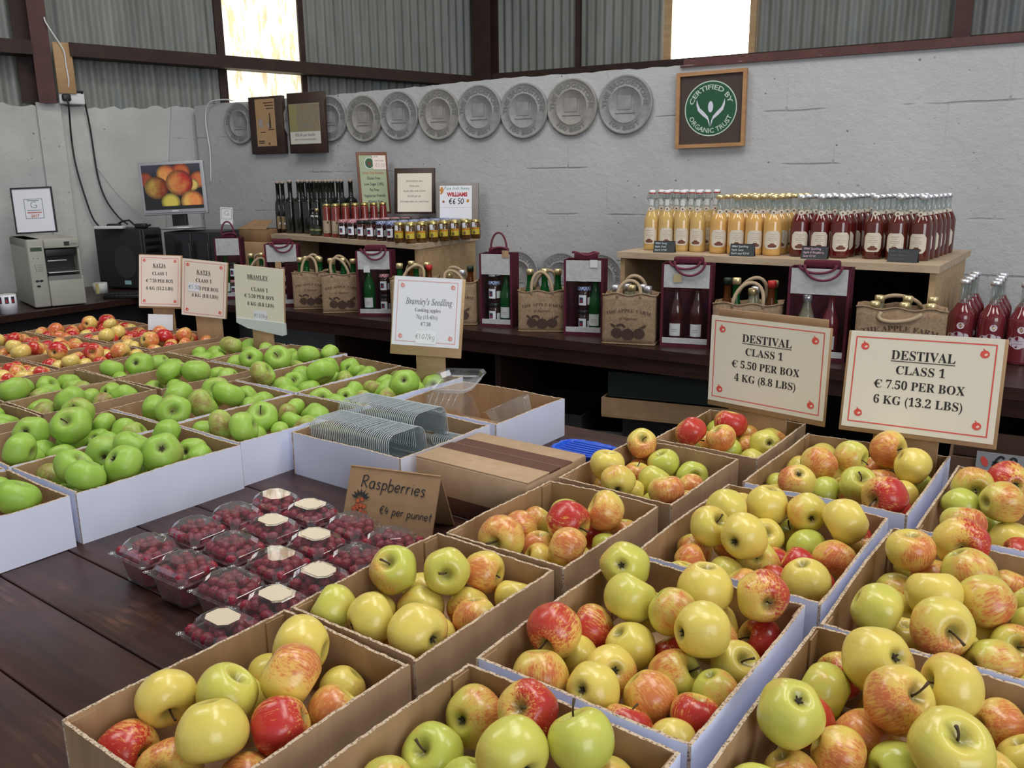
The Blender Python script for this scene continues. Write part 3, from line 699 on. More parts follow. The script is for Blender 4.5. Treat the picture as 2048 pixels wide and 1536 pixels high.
K0 -1.695 2.817 0.836 0.0317 r -1.98 -0.47 -1.77 0 0 0 2
K0 -1.628 2.722 0.845 0.0302 o 2.27 -0.25 -1.75 0 0 1 2
K0 -1.721 2.768 0.836 0.0267 r -0.33 -0.28 -1.54 0 1 0 2
K0 -1.681 2.712 0.836 0.0267 o 1.06 -0.47 -1.35 0 1 1 2
K0 -1.634 2.778 0.836 0.0267 r -1.92 0.21 -1.49 0 0 2 2
K0 -1.626 2.584 0.84 0.0288 r 2.79 -0.06 -1.64 0 -1 -1 2
K0 -1.578 2.672 0.84 0.0307 y 0.03 0.1 1.13 0 -1 -1 2
K0 -1.648 2.666 0.84 0.0308 y -1.01 0.64 1.59 0 -1 -1 2
K0 -1.574 2.728 0.84 0.0275 y -1.95 0.1 1.49 0 -1 -1 2
K0 -1.607 2.63 0.84 0.0273 r 1.68 0.07 -1.55 0 -1 -1 2
K0 -1.534 2.696 0.85 0.0286 r 2.74 -0.03 -1.5 0 -1 -1 2
K0 -1.677 2.763 0.85 0.0274 r -3.06 -0.13 -1.36 0 -1 -1 2
K1 -1.603 2.927 0.878 0.036 r -1.69 -1.29 0.22 2 0 0 3
K1 -1.561 3.061 0.836 0.0297 r -0.14 -0.44 -1.36 0 1 1 3
K1 -1.5 2.816 0.865 0.0311 y -0.08 0.27 2.41 0 1 0 3
K1 -1.479 2.937 0.871 0.036 r -1.25 -0.79 -3.06 1 0 1 3
K1 -1.508 3.084 0.836 0.0267 r -0.88 -0.89 -1.81 0 1 2 3
K1 -1.394 2.955 0.87 0.036 o -2.25 -0.08 -1.79 0 0 2 3
K1 -1.633 2.914 0.828 0.0267 r 1.59 -0.4 -1.68 0 2 0 3
K1 -1.523 2.955 0.835 0.0267 r -2.31 -0.48 -1.48 0 2 1 3
K1 -1.587 2.848 0.84 0.0298 r 1.38 -0.38 -1.6 0 -1 -1 3
K1 -1.437 2.889 0.84 0.0282 r -1.49 -0.2 -1.8 0 -1 -1 3
K1 -1.566 2.984 0.84 0.0279 o 0.17 -0.27 -0.8 0 -1 -1 3
K1 -1.479 3.021 0.84 0.0288 y 2.1 0.2 1.53 0 -1 -1 3
K1 -1.359 3.005 0.84 0.03 y 1.27 0.55 1.22 0 -1 -1 3
K1 -1.442 2.983 0.84 0.0278 r -2.49 -0.13 -1.44 0 -1 -1 3
K1 -1.473 2.853 0.84 0.0283 y 2.2 0.69 1.9 0 -1 -1 3
K1 -1.545 2.82 0.84 0.0279 y 1.55 0.91 1.32 0 -1 -1 3
K2 -1.376 3.165 0.87 0.036 o -1.88 -0.13 -0.51 2 2 0 3
K2 -1.351 3.242 0.87 0.0356 r 2.9 -0.44 -1.13 0 0 1 3
K2 -1.398 3.327 0.87 0.0344 o 2.63 -0.58 -1.82 0 0 0 3
K2 -1.286 3.277 0.87 0.0336 o 0.37 -0.33 -1.19 0 0 2 3
K2 -1.296 3.333 0.836 0.027 y -0.71 0.55 2.3 0 2 2 3
K2 -1.302 3.384 0.836 0.0267 o 2.86 -0.49 -1.42 0 1 1 3
K2 -1.246 3.343 0.836 0.0267 r 0.41 -0.43 -1.93 0 1 2 3
K2 -1.329 3.292 0.836 0.0267 r 2.09 -0.52 -1.68 0 2 1 3
K2 -1.371 3.373 0.836 0.0267 r 2.92 -0.28 -2.03 0 1 0 3
K2 -1.3 3.159 0.84 0.0281 r 0.86 -0.54 -1.11 0 -1 -1 3
K2 -1.342 3.121 0.84 0.0276 o 3.12 -0.15 -1.89 0 -1 -1 3
K2 -1.201 3.283 0.84 0.0286 o 2.33 -0.67 -2.13 0 -1 -1 3
K2 -1.438 3.172 0.84 0.0275 y -1.93 0.25 1.73 0 -1 -1 3
K2 -1.267 3.227 0.84 0.0287 o 0.3 -0.95 -0.37 0 -1 -1 3
K2 -1.482 3.218 0.84 0.0297 y 1.34 -0.53 1.78 0 -1 -1 3
K2 -1.313 3.208 0.84 0.028 y 1.66 -0.84 1.7 0 -1 -1 3
K3 -1.699 3.35 0.836 0.0294 r -1.91 -0.36 -1.85 0 2 0 3
K3 -1.59 3.274 0.87 0.0329 y -0.56 0.28 1.9 0 1 0 3
K3 -1.563 3.46 0.836 0.0305 r -3.01 -0.02 -1.68 0 1 1 3
K3 -1.574 3.524 0.836 0.0318 r -3.08 0.08 -2.69 0 0 2 3
K3 -1.586 3.363 0.871 0.0319 yg 2.79 -0.01 1.67 0 0 0 3
K3 -1.612 3.483 0.836 0.0267 r -0.1 -0.51 -2.05 0 0 1 3
K3 -1.672 3.399 0.836 0.0284 r -1.92 -0.12 -1.87 0 2 1 3
K3 -1.588 3.323 0.84 0.0273 r -1.73 -0.41 -1.25 0 -1 -1 3
K3 -1.496 3.379 0.84 0.0278 r 2.9 -0.3 -1.5 0 -1 -1 3
K3 -1.496 3.508 0.84 0.0306 r -0.02 -0.4 -1.64 0 -1 -1 3
K3 -1.53 3.316 0.84 0.029 o 3.02 -0.27 -1.26 0 -1 -1 3
K3 -1.512 3.435 0.84 0.0288 r 1.23 -0.47 -1.34 0 -1 -1 3
K3 -1.652 3.316 0.84 0.0274 o -1.72 0.56 -1.89 0 -1 -1 3
K3 -1.549 3.387 0.84 0.0282 r -2.93 -0.43 -1.0 0 -1 -1 3
K4 -1.822 3.044 0.873 0.0313 y -0.02 0.36 1.28 0 0 0 2
K4 -1.749 2.96 0.87 0.036 y -0.47 -0.06 1.28 0 1 1 2
K4 -1.731 3.021 0.87 0.0311 r -0.75 -0.32 -1.65 0 0 1 2
K4 -1.799 2.99 0.836 0.0267 o 3.01 -0.43 -1.48 0 1 0 2
K4 -1.672 3.196 0.84 0.0297 o -0.08 0.04 -1.21 0 -1 -1 2
K4 -1.778 3.148 0.84 0.0291 o -0.73 -0.47 -1.68 0 -1 -1 2
K4 -1.723 3.197 0.84 0.0296 r -2.12 -0.1 -1.98 0 -1 -1 2
K4 -1.614 3.149 0.84 0.0302 r -2.09 -0.29 -1.27 0 -1 -1 2
K4 -1.659 3.074 0.84 0.0281 y 0.34 1.02 -3.04 0 -1 -1 2
K4 -1.701 3.143 0.84 0.0306 o -1.5 -0.25 -1.8 0 -1 -1 2
K4 -1.79 3.207 0.84 0.0284 r -1.87 -0.5 -1.54 0 -1 -1 2
K4 -1.705 3.25 0.84 0.0283 o 1.23 -0.45 -1.79 0 -1 -1 2
K4 -1.767 3.255 0.84 0.0309 y -1.71 -0.78 1.54 0 -1 -1 2
K4 -1.87 3.055 0.84 0.0302 y -2.9 -0.54 -0.41 0 -1 -1 2
K4 -1.69 3.033 0.84 0.0273 y 0.92 0.13 1.46 0 -1 -1 2
K4 -1.831 3.166 0.84 0.0282 r 0.16 -0.42 -0.59 0 -1 -1 2
K5 -1.81 3.587 0.87 0.034 o 1.61 -0.24 3.13 2 0 0 3
K5 -1.76 3.648 0.87 0.036 r -3.12 0.02 -1.55 0 0 1 3
K5 -1.707 3.561 0.868 0.0312 yg -0.6 -0.01 1.19 0 0 2 3
K5 -1.861 3.642 0.836 0.027 o -0.62 -0.13 -1.78 0 1 1 3
K5 -1.895 3.597 0.836 0.0267 r 0.5 0.12 -2.31 0 2 1 3
K5 -1.701 3.67 0.836 0.0267 y 2.91 0.28 0.89 0 1 2 3
K5 -1.902 3.486 0.859 0.0332 o -2.41 -0.68 -1.27 0 1 0 3
K5 -1.871 3.543 0.836 0.0286 r -1.67 -0.51 -1.6 0 2 0 3
K5 -1.718 3.508 0.84 0.0278 r 1.98 -0.09 -1.82 0 -1 -1 3
K5 -1.801 3.373 0.84 0.0298 o 2.74 -0.49 -1.52 0 -1 -1 3
K5 -1.672 3.628 0.84 0.0296 r -0.09 -0.36 -1.66 0 -1 -1 3
K5 -1.773 3.518 0.84 0.029 r -2.64 -0.64 -1.02 0 -1 -1 3
K5 -1.84 3.5 0.84 0.0297 o 0.37 -0.35 -1.01 0 -1 -1 3
K5 -1.811 3.656 0.84 0.0288 r -1.42 0.05 -1.75 0 -1 -1 3
K5 -1.854 3.419 0.84 0.029 o 0.8 -0.59 -1.34 0 -1 -1 3
K5 -1.766 3.712 0.84 0.0292 r -2.9 -1.1 2.71 0 -1 -1 3
K5 -1.762 3.456 0.84 0.0279 y 2.68 0.1 1.5 0 -1 -1 3
K5 -1.637 3.587 0.84 0.0309 y -2.62 -0.12 -2.62 0 -1 -1 3
K5 -1.752 3.6 0.84 0.0302 r 1.78 -1.06 -1.64 0 -1 -1 3
K5 -1.815 3.45 0.84 0.0279 r 3.06 -0.32 -1.61 0 -1 -1 3
K5 -1.905 3.43 0.84 0.0275 r 2.51 -0.45 -1.97 0 -1 -1 3
K5 -1.951 3.465 0.85 0.028 y 2.56 -1.14 0.74 0 -1 -1 3
K7 -1.974 3.197 0.87 0.0304 o -2.61 -0.15 -2.55 0 0 0 2
K7 -1.915 3.208 0.87 0.0326 r -2.52 -0.21 -1.56 0 0 1 2
K7 -2.018 3.412 0.836 0.0283 yg 0.48 -0.01 1.46 0 0 2 2
K7 -1.975 3.376 0.836 0.03 o 2.35 -0.06 -1.27 0 1 0 2
K7 -1.919 3.341 0.836 0.0267 r -2.82 -0.15 -1.49 0 1 1 2
K7 -1.949 3.303 0.84 0.0278 o 0.14 -0.7 -1.02 0 -1 -1 2
K7 -1.893 3.271 0.84 0.0286 r -1.11 0.06 -1.23 0 -1 -1 2
K7 -2.036 3.362 0.84 0.0289 r 0.07 -0.62 -1.13 0 -1 -1 2
"""
# ------------------------------------------------------------------ lettering
def ser(s, it=False):
    """serif capitals and figures out of the built-in typeface's mathematical letters"""
    o = ''
    for c in s:
        if it:
            if c == 'h': o += '\u210e'; continue
            A, a, d = 0x1D434, 0x1D44E, None
        else:
            A, a, d = 0x1D400, 0x1D41A, 0x1D7CE
        if 'A' <= c <= 'Z': o += chr(A + ord(c) - 65)
        elif 'a' <= c <= 'z': o += chr(a + ord(c) - 97)
        elif '0' <= c <= '9' and d: o += chr(d + ord(c) - 48)
        else: o += c
    return o
_cache = {}
def glyphs(body, off=0.0):
    k = (body, off)
    if k not in _cache:
        c = bpy.data.curves.new('letters', 'FONT'); c.body = body; c.size = 1.0; c.offset = off; c.resolution_u = 2
        o = bpy.data.objects.new('letters', c); C.objects.link(o)
        bpy.context.view_layer.update()
        me = o.evaluated_get(bpy.context.evaluated_depsgraph_get()).to_mesh()
        vs = [(v.co.x, v.co.y) for v in me.vertices]; fs = [tuple(p.vertices) for p in me.polygons]
        o.evaluated_get(bpy.context.evaluated_depsgraph_get()).to_mesh_clear()
        bpy.data.objects.remove(o); bpy.data.curves.remove(c)
        _cache[k] = (vs, fs)
    return _cache[k]
def text(mb, s, size, x, z, y=-0.001, style='b', align='c', width=None, mi=0, arc=None, slant=0.0, off=0.0, under=False):
    """adds flat lettering to mb in its x-z plane, facing -y"""
    body = {'b': ser, 'i': lambda q: ser(q, True), 's': lambda q: q}[style](s.replace('\u20ac', 'C'))
    vs, fs = glyphs(body, off)
    if not vs: return 0
    x0 = min(v[0] for v in vs); x1 = max(v[0] for v in vs); w = x1 - x0
    vs = [(v[0] - x0, v[1]) for v in vs]; fs = list(fs)
    if '\u20ac' in s and s.index('\u20ac') == 0:
        for h in (0.27, 0.37):
            b = len(vs); vs += [(-0.10, h), (0.42, h), (0.44, h + 0.05), (-0.08, h + 0.05)]; fs.append((b, b + 1, b + 2, b + 3))
    sx = size if width is None else width / w
    ox = {'c': -w / 2, 'l': 0.0, 'r': -w}[align]
    out = []
    for a, b in vs:
        px, pz = (a + ox) * sx + b * size * slant, b * size
        if arc:
            rad, ang = arc
            th = ang - px / rad if rad > 0 else ang - px / rad
            q = rad + pz if rad > 0 else -rad - pz
            out.append((x + q * math.cos(th), y, z + q * math.sin(th)))
        else: out.append((x + px, y, z + pz))
    mb.add(out, fs, mi)
    if under:
        a, b = x + ox * sx, x + (ox + w) * sx
        mb.add([(a, y, z - .16 * size), (b, y, z - .16 * size), (b, y, z - .10 * size), (a, y, z - .10 * size)], [(0, 1, 2, 3)], mi)
    return w * sx
# single-stroke handwriting: polylines on a unit x-height grid (x, y), baseline 0, x-height 1, capitals 1.7
HW = {
 'a': (1.0, [[(.85, 1), (.3, 1), (.05, .5), (.3, 0), (.7, .1), (.85, .9)], [(.85, .9), (.85, .15), (1.0, 0)]]),
 'b': (.9, [[(.1, 1.8), (.1, 0), (.6, 0), (.85, .45), (.6, .95), (.1, .8)]]),
 'c': (.8, [[(.75, .85), (.4, 1), (.05, .5), (.35, 0), (.75, .15)]]),
 'd': (.9, [[(.8, .9), (.3, .95), (.05, .45), (.3, 0), (.8, .15)], [(.8, 1.8), (.8, 0)]]),
 'e': (.85, [[(.1, .5), (.75, .6), (.6, .98), (.25, .95), (.05, .45), (.35, 0), (.75, .2)]]),
 'g': (.9, [[(.8, .9), (.3, 1), (.05, .5), (.3, .05), (.8, .2)], [(.8, 1), (.75, -.6), (.35, -.75), (.1, -.5)]]),
 'h': (.85, [[(.1, 1.8), (.1, 0)], [(.1, .7), (.45, 1), (.72, .75), (.75, 0)]]),
 'i': (.35, [[(.15, 1), (.18, 0)], [(.15, 1.4), (.17, 1.46)]]),
 'k': (.8, [[(.1, 1.8), (.1, 0)], [(.7, .95), (.12, .45), (.72, 0)]]),
 'l': (.35, [[(.15, 1.8), (.18, 0)]]),
 'm': (1.2, [[(.1, 1), (.1, 0)], [(.1, .75), (.4, 1), (.55, .75), (.55, 0)], [(.55, .75), (.85, 1), (1.02, .75), (1.05, 0)]]),
 'n': (.85, [[(.1, 1), (.1, 0)], [(.1, .7), (.45, 1), (.72, .75), (.75, 0)]]),
 'o': (.9, [[(.45, 1), (.1, .7), (.1, .3), (.45, 0), (.8, .3), (.8, .7), (.45, 1)]]),
 'p': (.9, [[(.1, 1), (.12, -.75)], [(.1, .8), (.5, 1), (.82, .6), (.6, .1), (.12, .15)]]),
 'r': (.65, [[(.1, 1), (.12, 0)], [(.12, .65), (.35, .98), (.6, .92)]]),
 's': (.75, [[(.65, .9), (.3, 1), (.15, .75), (.6, .35), (.5, .03), (.1, .08)]]),
 't': (.7, [[(.35, 1.6), (.32, .15), (.6, 0)], [(.05, 1.05), (.65, 1.1)]]),
 'u': (.9, [[(.1, 1), (.12, .2), (.4, 0), (.75, .3)], [(.78, 1), (.8, 0)]]),
 'v': (.8, [[(.05, 1), (.4, 0), (.75, 1)]]), 'w': (1.1, [[(.05, 1), (.3, 0), (.55, .8), (.8, 0), (1.05, 1)]]),
 'y': (.85, [[(.08, 1), (.4, .1)], [(.78, 1), (.25, -.75)]]),
 'R': (1.15, [[(.15, 1.75), (.12, 0)], [(.0, 1.55), (.55, 1.8), (.95, 1.5), (.75, 1.05), (.2, .85)], [(.35, .85), (1.05, 0)]]),
 'A': (1.1, [[(.05, 0), (.5, 1.75), (1.0, 0)], [(.2, .6), (.85, .6)]]), 'J': (.8, [[(.1, 1.75), (.75, 1.75)], [(.5, 1.75), (.5, .2), (.25, 0), (.05, .2)]]),
 'S': (.95, [[(.85, 1.5), (.45, 1.75), (.1, 1.35), (.8, .55), (.5, 0), (.05, .25)]]), 'B': (1, [[(.1, 0), (.1, 1.75), (.6, 1.7), (.7, 1.3), (.1, .95), (.8, .75), (.75, .1), (.1, 0)]]),
 'P': (.95, [[(.1, 0), (.1, 1.75), (.7, 1.65), (.8, 1.2), (.1, .85)]]), 'I': (.4, [[(.2, 0), (.2, 1.75)]]), 'H': (1.0, [[(.1, 0), (.1, 1.75)], [(.85, 0), (.85, 1.75)], [(.1, .9), (.85, .9)]]),
 '0': (.9, [[(.45, 1.7), (.1, 1.2), (.1, .5), (.45, 0), (.8, .5), (.8, 1.2), (.45, 1.7)]]), '1': (.4, [[(.1, 1.4), (.25, 1.7), (.25, 0)]]),
 '2': (.85, [[(.1, 1.3), (.4, 1.7), (.75, 1.3), (.1, 0), (.8, .03)]]), '3': (.85, [[(.1, 1.55), (.6, 1.6), (.65, 1.1), (.3, .9), (.75, .6), (.55, .02), (.1, .15)]]),
 '4': (.95, [[(.3, 1.7), (.1, .6), (.85, .65)], [(.65, 1.2), (.62, 0)]]), '5': (.85, [[(.75, 1.7), (.2, 1.65), (.15, 1.0), (.65, .95), (.75, .35), (.4, 0), (.1, .1)]]),
 '6': (.85, [[(.7, 1.65), (.25, 1.2), (.1, .5), (.4, 0), (.75, .35), (.5, .8), (.12, .5)]]), '7': (.85, [[(.1, 1.65), (.75, 1.65), (.3, 0)]]),
 '\u20ac': (1.1, [[(.95, 1.5), (.6, 1.7), (.25, 1.2), (.25, .5), (.6, 0), (.95, .2)], [(.0, 1.0), (.8, 1.05)], [(.0, .7), (.75, .73)]]),
 '.': (.35, [[(.1, .06), (.14, .0)]]), '/': (.6, [[(.1, -.4), (.5, 1.8)]]), '(': (.45, [[(.35, 1.8), (.12, .9), (.35, -.2)]]), ')': (.45, [[(.1, 1.8), (.33, .9), (.1, -.2)]]),
 '&': (1.0, [[(.9, 0), (.25, 1.3), (.45, 1.7), (.65, 1.35), (.1, .4), (.35, 0), (.85, .7)]]), ' ': (.6, []), '%': (.9, [[(.1, 0), (.8, 1.7)], [(.15, 1.5), (.3, 1.6)], [(.65, .1), (.8, .2)]]),
}
def hand(mb, s, xh, x, z, y=-0.0012, w=None, slope=0.0, align='l', mi=0, slant=0.12):
    """felt-pen or chalk handwriting: flat ribbons in the x-z plane"""
    w = w or xh * 0.17
    tot = sum(HW.get(c, HW['o'])[0] + .18 for c in s) * xh
    px = x - (tot / 2 if align == 'c' else 0)
    x_start = px
    for c in s:
        adv, strokes = HW.get(c, HW['o'])
        for st in strokes:
            pts = []
            for a, b in st:
                X = px + (a + b * slant) * xh; pts.append(Vector((X, 0, z + b * xh + slope * (X - x_start))))
            fine = [pts[0]]
            for i in range(len(pts) - 1):
                p0 = pts[max(i - 1, 0)]; p1 = pts[i]; p2 = pts[i + 1]; p3 = pts[min(i + 2, len(pts) - 1)]
                for k in (1, 2, 3):
                    t = k / 3
                    fine.append(0.5 * ((2 * p1) + (p2 - p0) * t + (2 * p0 - 5 * p1 + 4 * p2 - p3) * t * t + (3 * p1 - p0 - 3 * p2 + p3) * t ** 3))
            vs, fs = [], []
            for i, q in enumerate(fine):
                t = (fine[min(i + 1, len(fine) - 1)] - fine[max(i - 1, 0)]); t = t.normalized() if t.length > 1e-9 else Vector((1, 0, 0))
                nn = Vector((-t.z, 0, t.x)) * w * .5
                vs += [(q.x + nn.x, y, q.z + nn.z), (q.x - nn.x, y, q.z - nn.z)]
            for i in range(len(fine) - 1): fs.append((2 * i, 2 * i + 1, 2 * i + 3, 2 * i + 2))
            mb.add(vs, fs, mi)
        px += (adv + .18) * xh
    return tot

# ------------------------------------------------------------------ apples
def apple_skin(name, base, green, light, deep, hollow, rough=0.3, streak=1.0, coat=0.25, dots=0.25):
    m, nt, b = _new(name)
    tc = N(nt, 'ShaderNodeTexCoord'); vec = N(nt, 'ShaderNodeVectorMath', operation='NORMALIZE'); nt.links.new(tc.outputs['Object'], vec.inputs[0])
    n = vec.outputs[0]
    oi = N(nt, 'ShaderNodeObjectInfo'); sc = N(nt, 'ShaderNodeSeparateColor'); nt.links.new(oi.outputs['Color'], sc.inputs[0])
    bl, gr, dp = sc.outputs[0], sc.outputs[1], sc.outputs[2]
    off = N(nt, 'ShaderNodeVectorMath', operation='MULTIPLY_ADD'); off.inputs[1].default_value = (1, 1, 1)
    nt.links.new(n, off.inputs[0]); cx = N(nt, 'ShaderNodeCombineXYZ')
    rnd = math_(nt, 'MULTIPLY', oi.outputs['Random'], 37.0)
    for i in range(3): nt.links.new(rnd, cx.inputs[i])
    nt.links.new(cx.outputs[0], off.inputs[2]); pn = off.outputs[0]
    sep = N(nt, 'ShaderNodeSeparateXYZ'); nt.links.new(n, sep.inputs[0])
    so = N(nt, 'ShaderNodeSeparateXYZ'); nt.links.new(tc.outputs['Object'], so.inputs[0])
    low = noise(nt, pn, 1.6, 3, 0.6)
    mp = N(nt, 'ShaderNodeMapping'); mp.inputs['Scale'].default_value = (9, 9, 0.9); nt.links.new(pn, mp.inputs[0])
    st = noise(nt, mp.outputs[0], 1.5, 4, 0.7)
    fine = noise(nt, pn, 22, 3, 0.6)
    # where the sun side is red
    k = math_(nt, 'ADD', math_(nt, 'MULTIPLY', sep.outputs[0], 0.85), math_(nt, 'MULTIPLY_ADD', bl, 2.1, -1.2))
    k = math_(nt, 'ADD', k, math_(nt, 'MULTIPLY_ADD', low, 2.0, -1.0))
    k1 = smooth(nt, math_(nt, 'ADD', k, math_(nt, 'MULTIPLY_ADD', st, 0.9, -0.45)), -0.55, 0.95)
    ks = math_(nt, 'ADD', k, math_(nt, 'MULTIPLY_ADD', st, 3.6 * streak, -1.8 * streak))
    k2 = smooth(nt, ks, 0.22, 1.0)
    g2 = math_(nt, 'ADD', gr, math_(nt, 'MULTIPLY_ADD', noise(nt, pn, 1.1, 2), 0.8, -0.4), None, True)
    col = mixc(nt, g2, base, green)
    col = mixc(nt, math_(nt, 'MULTIPLY', k1, math_(nt, 'MULTIPLY_ADD', fine, 0.7, 0.42), None, True), col, light)
    col = mixc(nt, math_(nt, 'MULTIPLY', k2, math_(nt, 'MULTIPLY_ADD', dp, 0.75, 0.25), None, True), col, deep)
    if dots:
        vo = N(nt, 'ShaderNodeTexVoronoi'); vo.inputs['Scale'].default_value = 9; nt.links.new(pn, vo.inputs['Vector'])
        d = math_(nt, 'MULTIPLY', math_(nt, 'SUBTRACT', 1.0, smooth(nt, vo.outputs['Distance'], 0.03, 0.07)), dots)
        col = mixc(nt, d, col, (0.62, 0.50, 0.25))
    rad = math_(nt, 'SQRT', math_(nt, 'ADD', math_(nt, 'POWER', so.outputs[0], 2.0), math_(nt, 'POWER', so.outputs[1], 2.0)))
    h = math_(nt, 'SUBTRACT', 1.0, smooth(nt, math_(nt, 'ADD', rad, math_(nt, 'MULTIPLY_ADD', fine, 0.16, -0.08)), 0.10, 0.40))
    col = mixc(nt, math_(nt, 'MULTIPLY', h, 0.75), col, hollow)
    nt.links.new(col, b.inputs['Base Color'])
    b.inputs['Roughness'].default_value = rough; b.inputs['Coat Weight'].default_value = coat; b.inputs['Coat Roughness'].default_value = 0.15
    b.inputs['Specular IOR Level'].default_value = 0.4
    bump(nt, b, low, 0.05, 0.05)
    return m
M['eat'] = apple_skin('yellow_red_apple_skin', (0.78, 0.61, 0.135), (0.53, 0.58, 0.10), (0.78, 0.30, 0.10), (0.50, 0.035, 0.030), (0.22, 0.20, 0.05))
M['cook'] = apple_skin('green_cooking_apple_skin', (0.50, 0.63, 0.14), (0.29, 0.49, 0.065), (0.36, 0.30, 0.09), (0.25, 0.10, 0.05), (0.22, 0.22, 0.08), 0.42, 0.5, 0.06, 0.35)
M['katja'] = apple_skin('red_early_apple_skin', (0.80, 0.58, 0.16), (0.62, 0.60, 0.12), (0.80, 0.22, 0.08), (0.50, 0.018, 0.022), (0.26, 0.20, 0.06), 0.22, 0.9, 0.4)

def apple_mesh(name, h, taper, ribs, seed, dt, db, lump, mats):
    rg = random.Random(seed); nu, nv = 36, 26
    lv = [(Vector((rg.gauss(0, 1), rg.gauss(0, 1), rg.gauss(0, 1))).normalized(), rg.uniform(-lump, lump)) for _ in range(5)]
    ph = rg.uniform(0, 6)
    vs, fs = [], []
    def pt(t, a):
        s, c = math.sin(t), math.cos(t)
        rho = max(s, 0) ** 0.88 * (1 + taper * c - 0.05 * (1 - c * c) * 0)
        z = h * c
        if c > 0: z -= dt * math.exp(-(rho / 0.33) ** 2)
        else: z += db * math.exp(-(rho / 0.27) ** 2)
        rho *= 1 + ribs * math.cos(5 * a + ph) * (0.35 + 0.65 * (0.5 - 0.5 * c)) * s
        p = Vector((rho * math.cos(a), rho * math.sin(a), z)); d = p.normalized()
        k = 1 + sum(w * max(0, d.dot(q)) ** 2 for q, w in lv)
        return p * k
    ts = [PI * (0.5 - 0.5 * math.cos(PI * (i / nv))) * 0.6 + PI * (i / nv) * 0.4 for i in range(nv + 1)]
    vs.append(pt(1e-4, 0))
    for t in ts[1:-1]:
        for k in range(nu): vs.append(pt(t, 2 * PI * k / nu))
    vs.append(pt(PI - 1e-4, 0)); L = len(vs) - 1
    for k in range(nu): fs.append((0, 1 + k, 1 + (k + 1) % nu))
    for i in range(nv - 2):
        for k in range(nu):
            a, b = 1 + i * nu, 1 + (i + 1) * nu
            fs.append((a + k, b + k, b + (k + 1) % nu, a + (k + 1) % nu))
    b = 1 + (nv - 2) * nu
    for k in range(nu): fs.append((L, b + (k + 1) % nu, b + k))
    me = bpy.data.meshes.new(name); me.from_pydata(vs, [], fs); me.materials.append(mats)
    me.polygons.foreach_set('use_smooth', [True] * len(fs)); me.update()
    return me, h - dt, h - db
SHAPES = {
 'D': [apple_mesh('eating_apple', h, tp, rb, sd, .40, .27, lp, M['eat']) for h, tp, rb, sd, lp in ((.92, .07, .035, 1, .05), (.86, .05, .03, 2, .06), (.97, .10, .045, 3, .05), (.90, .08, .025, 4, .07), (.94, .04, .05, 5, .08), (.88, .09, .04, 6, .04))],
 'G': [apple_mesh('cooking_apple', h, tp, rb, sd, .36, .27, lp, M['cook']) for h, tp, rb, sd, lp in ((.80, .05, .055, 11, .09), (.84, .08, .07, 12, .08), (.76, .04, .05, 13, .10), (.82, .06, .06, 14, .07), (.87, .08, .05, 15, .10))],
 'K': [apple_mesh('red_apple', h, tp, rb, sd, .36, .24, lp, M['katja']) for h, tp, rb, sd, lp in ((.88, .06, .025, 21, .05), (.84, .04, .03, 22, .06), (.92, .08, .02, 23, .05))]}
def stem_mesh(seed):
    rg = random.Random(seed); a = rg.uniform(0, 6); q = rg.uniform(.1, .32); L = rg.uniform(.42, .78)
    mb = MB(); pts = [(q * math.cos(a) * t * t, q * math.sin(a) * t * t, -.03 + L * t) for t in (0, .25, .5, .75, 1)]
    mb.tube(pts, [.045, .036, .034, .038, .055], 7)
    o = mb.build('stem', M['stem']); me = o.data; bpy.data.objects.remove(o); return me
STEMS = [stem_mesh(i) for i in range(6)]
def calyx_mesh():
    mb = MB()
    for k in range(5):
        a = 2 * PI * k / 5; ca, sa = math.cos(a), math.sin(a); w = .055
        pts = [(-sa * w, ca * w, .02), (sa * w, -ca * w, .02), (ca * .10 + sa * w * .7, sa * .10 - ca * w * .7, -.05), (ca * .15, sa * .15, -.13), (ca * .10 - sa * w * .7, sa * .10 + ca * w * .7, -.05)]
        mb.add(pts, [(0, 1, 2, 3, 4)], 0, True); mb.add([(x * .86, y * .86, z - .008) for x, y, z in pts], [(4, 3, 2, 1, 0)], 0, True)
    mb.lathe([(.055, .03), (.06, -.02), (.02, -.07)], 8)
    o = mb.build('calyx', M['calyx']); me = o.data; bpy.data.objects.remove(o); return me
CALYX = calyx_mesh()
ORD = 'first second third fourth fifth sixth seventh eighth ninth tenth eleventh twelfth'.split()
LANE = {}
for i in range(1, 6): LANE['D%d' % i] = '%s carton beside the punnets' % ORD[i - 1]
for i in range(1, 5): LANE['E%d' % i] = '%s middle carton' % ORD[i - 1]
for i in range(1, 4): LANE['F%d' % i] = '%s outer carton' % ORD[i - 1]
for row, ks in (('front', 'G0 G1 G2 G12'), ('second', 'G15 G3 G5 G10'), ('third', 'G13 G4 G6 G11'), ('last', 'G7 G8 G9')):
    for i, k in enumerate(ks.split()): LANE[k] = '%s box of %s cooking row' % (ORD[i], row)
for row, ks in (('front', 'K0 K1 K2'), ('middle', 'K4 K3'), ('back', 'K7 K5')):
    for i, k in enumerate(ks.split()): LANE[k] = '%s box of %s red-apple row' % (ORD[i], row)
LOOK = {'y': 'yellow', 'yg': 'yellow-green', 'g': 'green', 'o': 'orange-blushed', 'r': 'red', 'go': 'green and orange', 'gr': 'green and red', 'gb': 'red-shouldered green'}
TONE = {'y': (.26, .10, .3), 'yg': (.14, .50, .3), 'g': (.18, .95, .3), 'o': (.56, .14, .40), 'r': (.84, .10, 1.0), 'go': (.44, .70, .35), 'gr': (.56, .62, .6), 'gb': (.46, .85, .55)}
ROWS = {1: ['only'], 2: ['back', 'front'], 3: ['back', 'middle', 'front'], 4: ['back', 'second', 'third', 'front']}
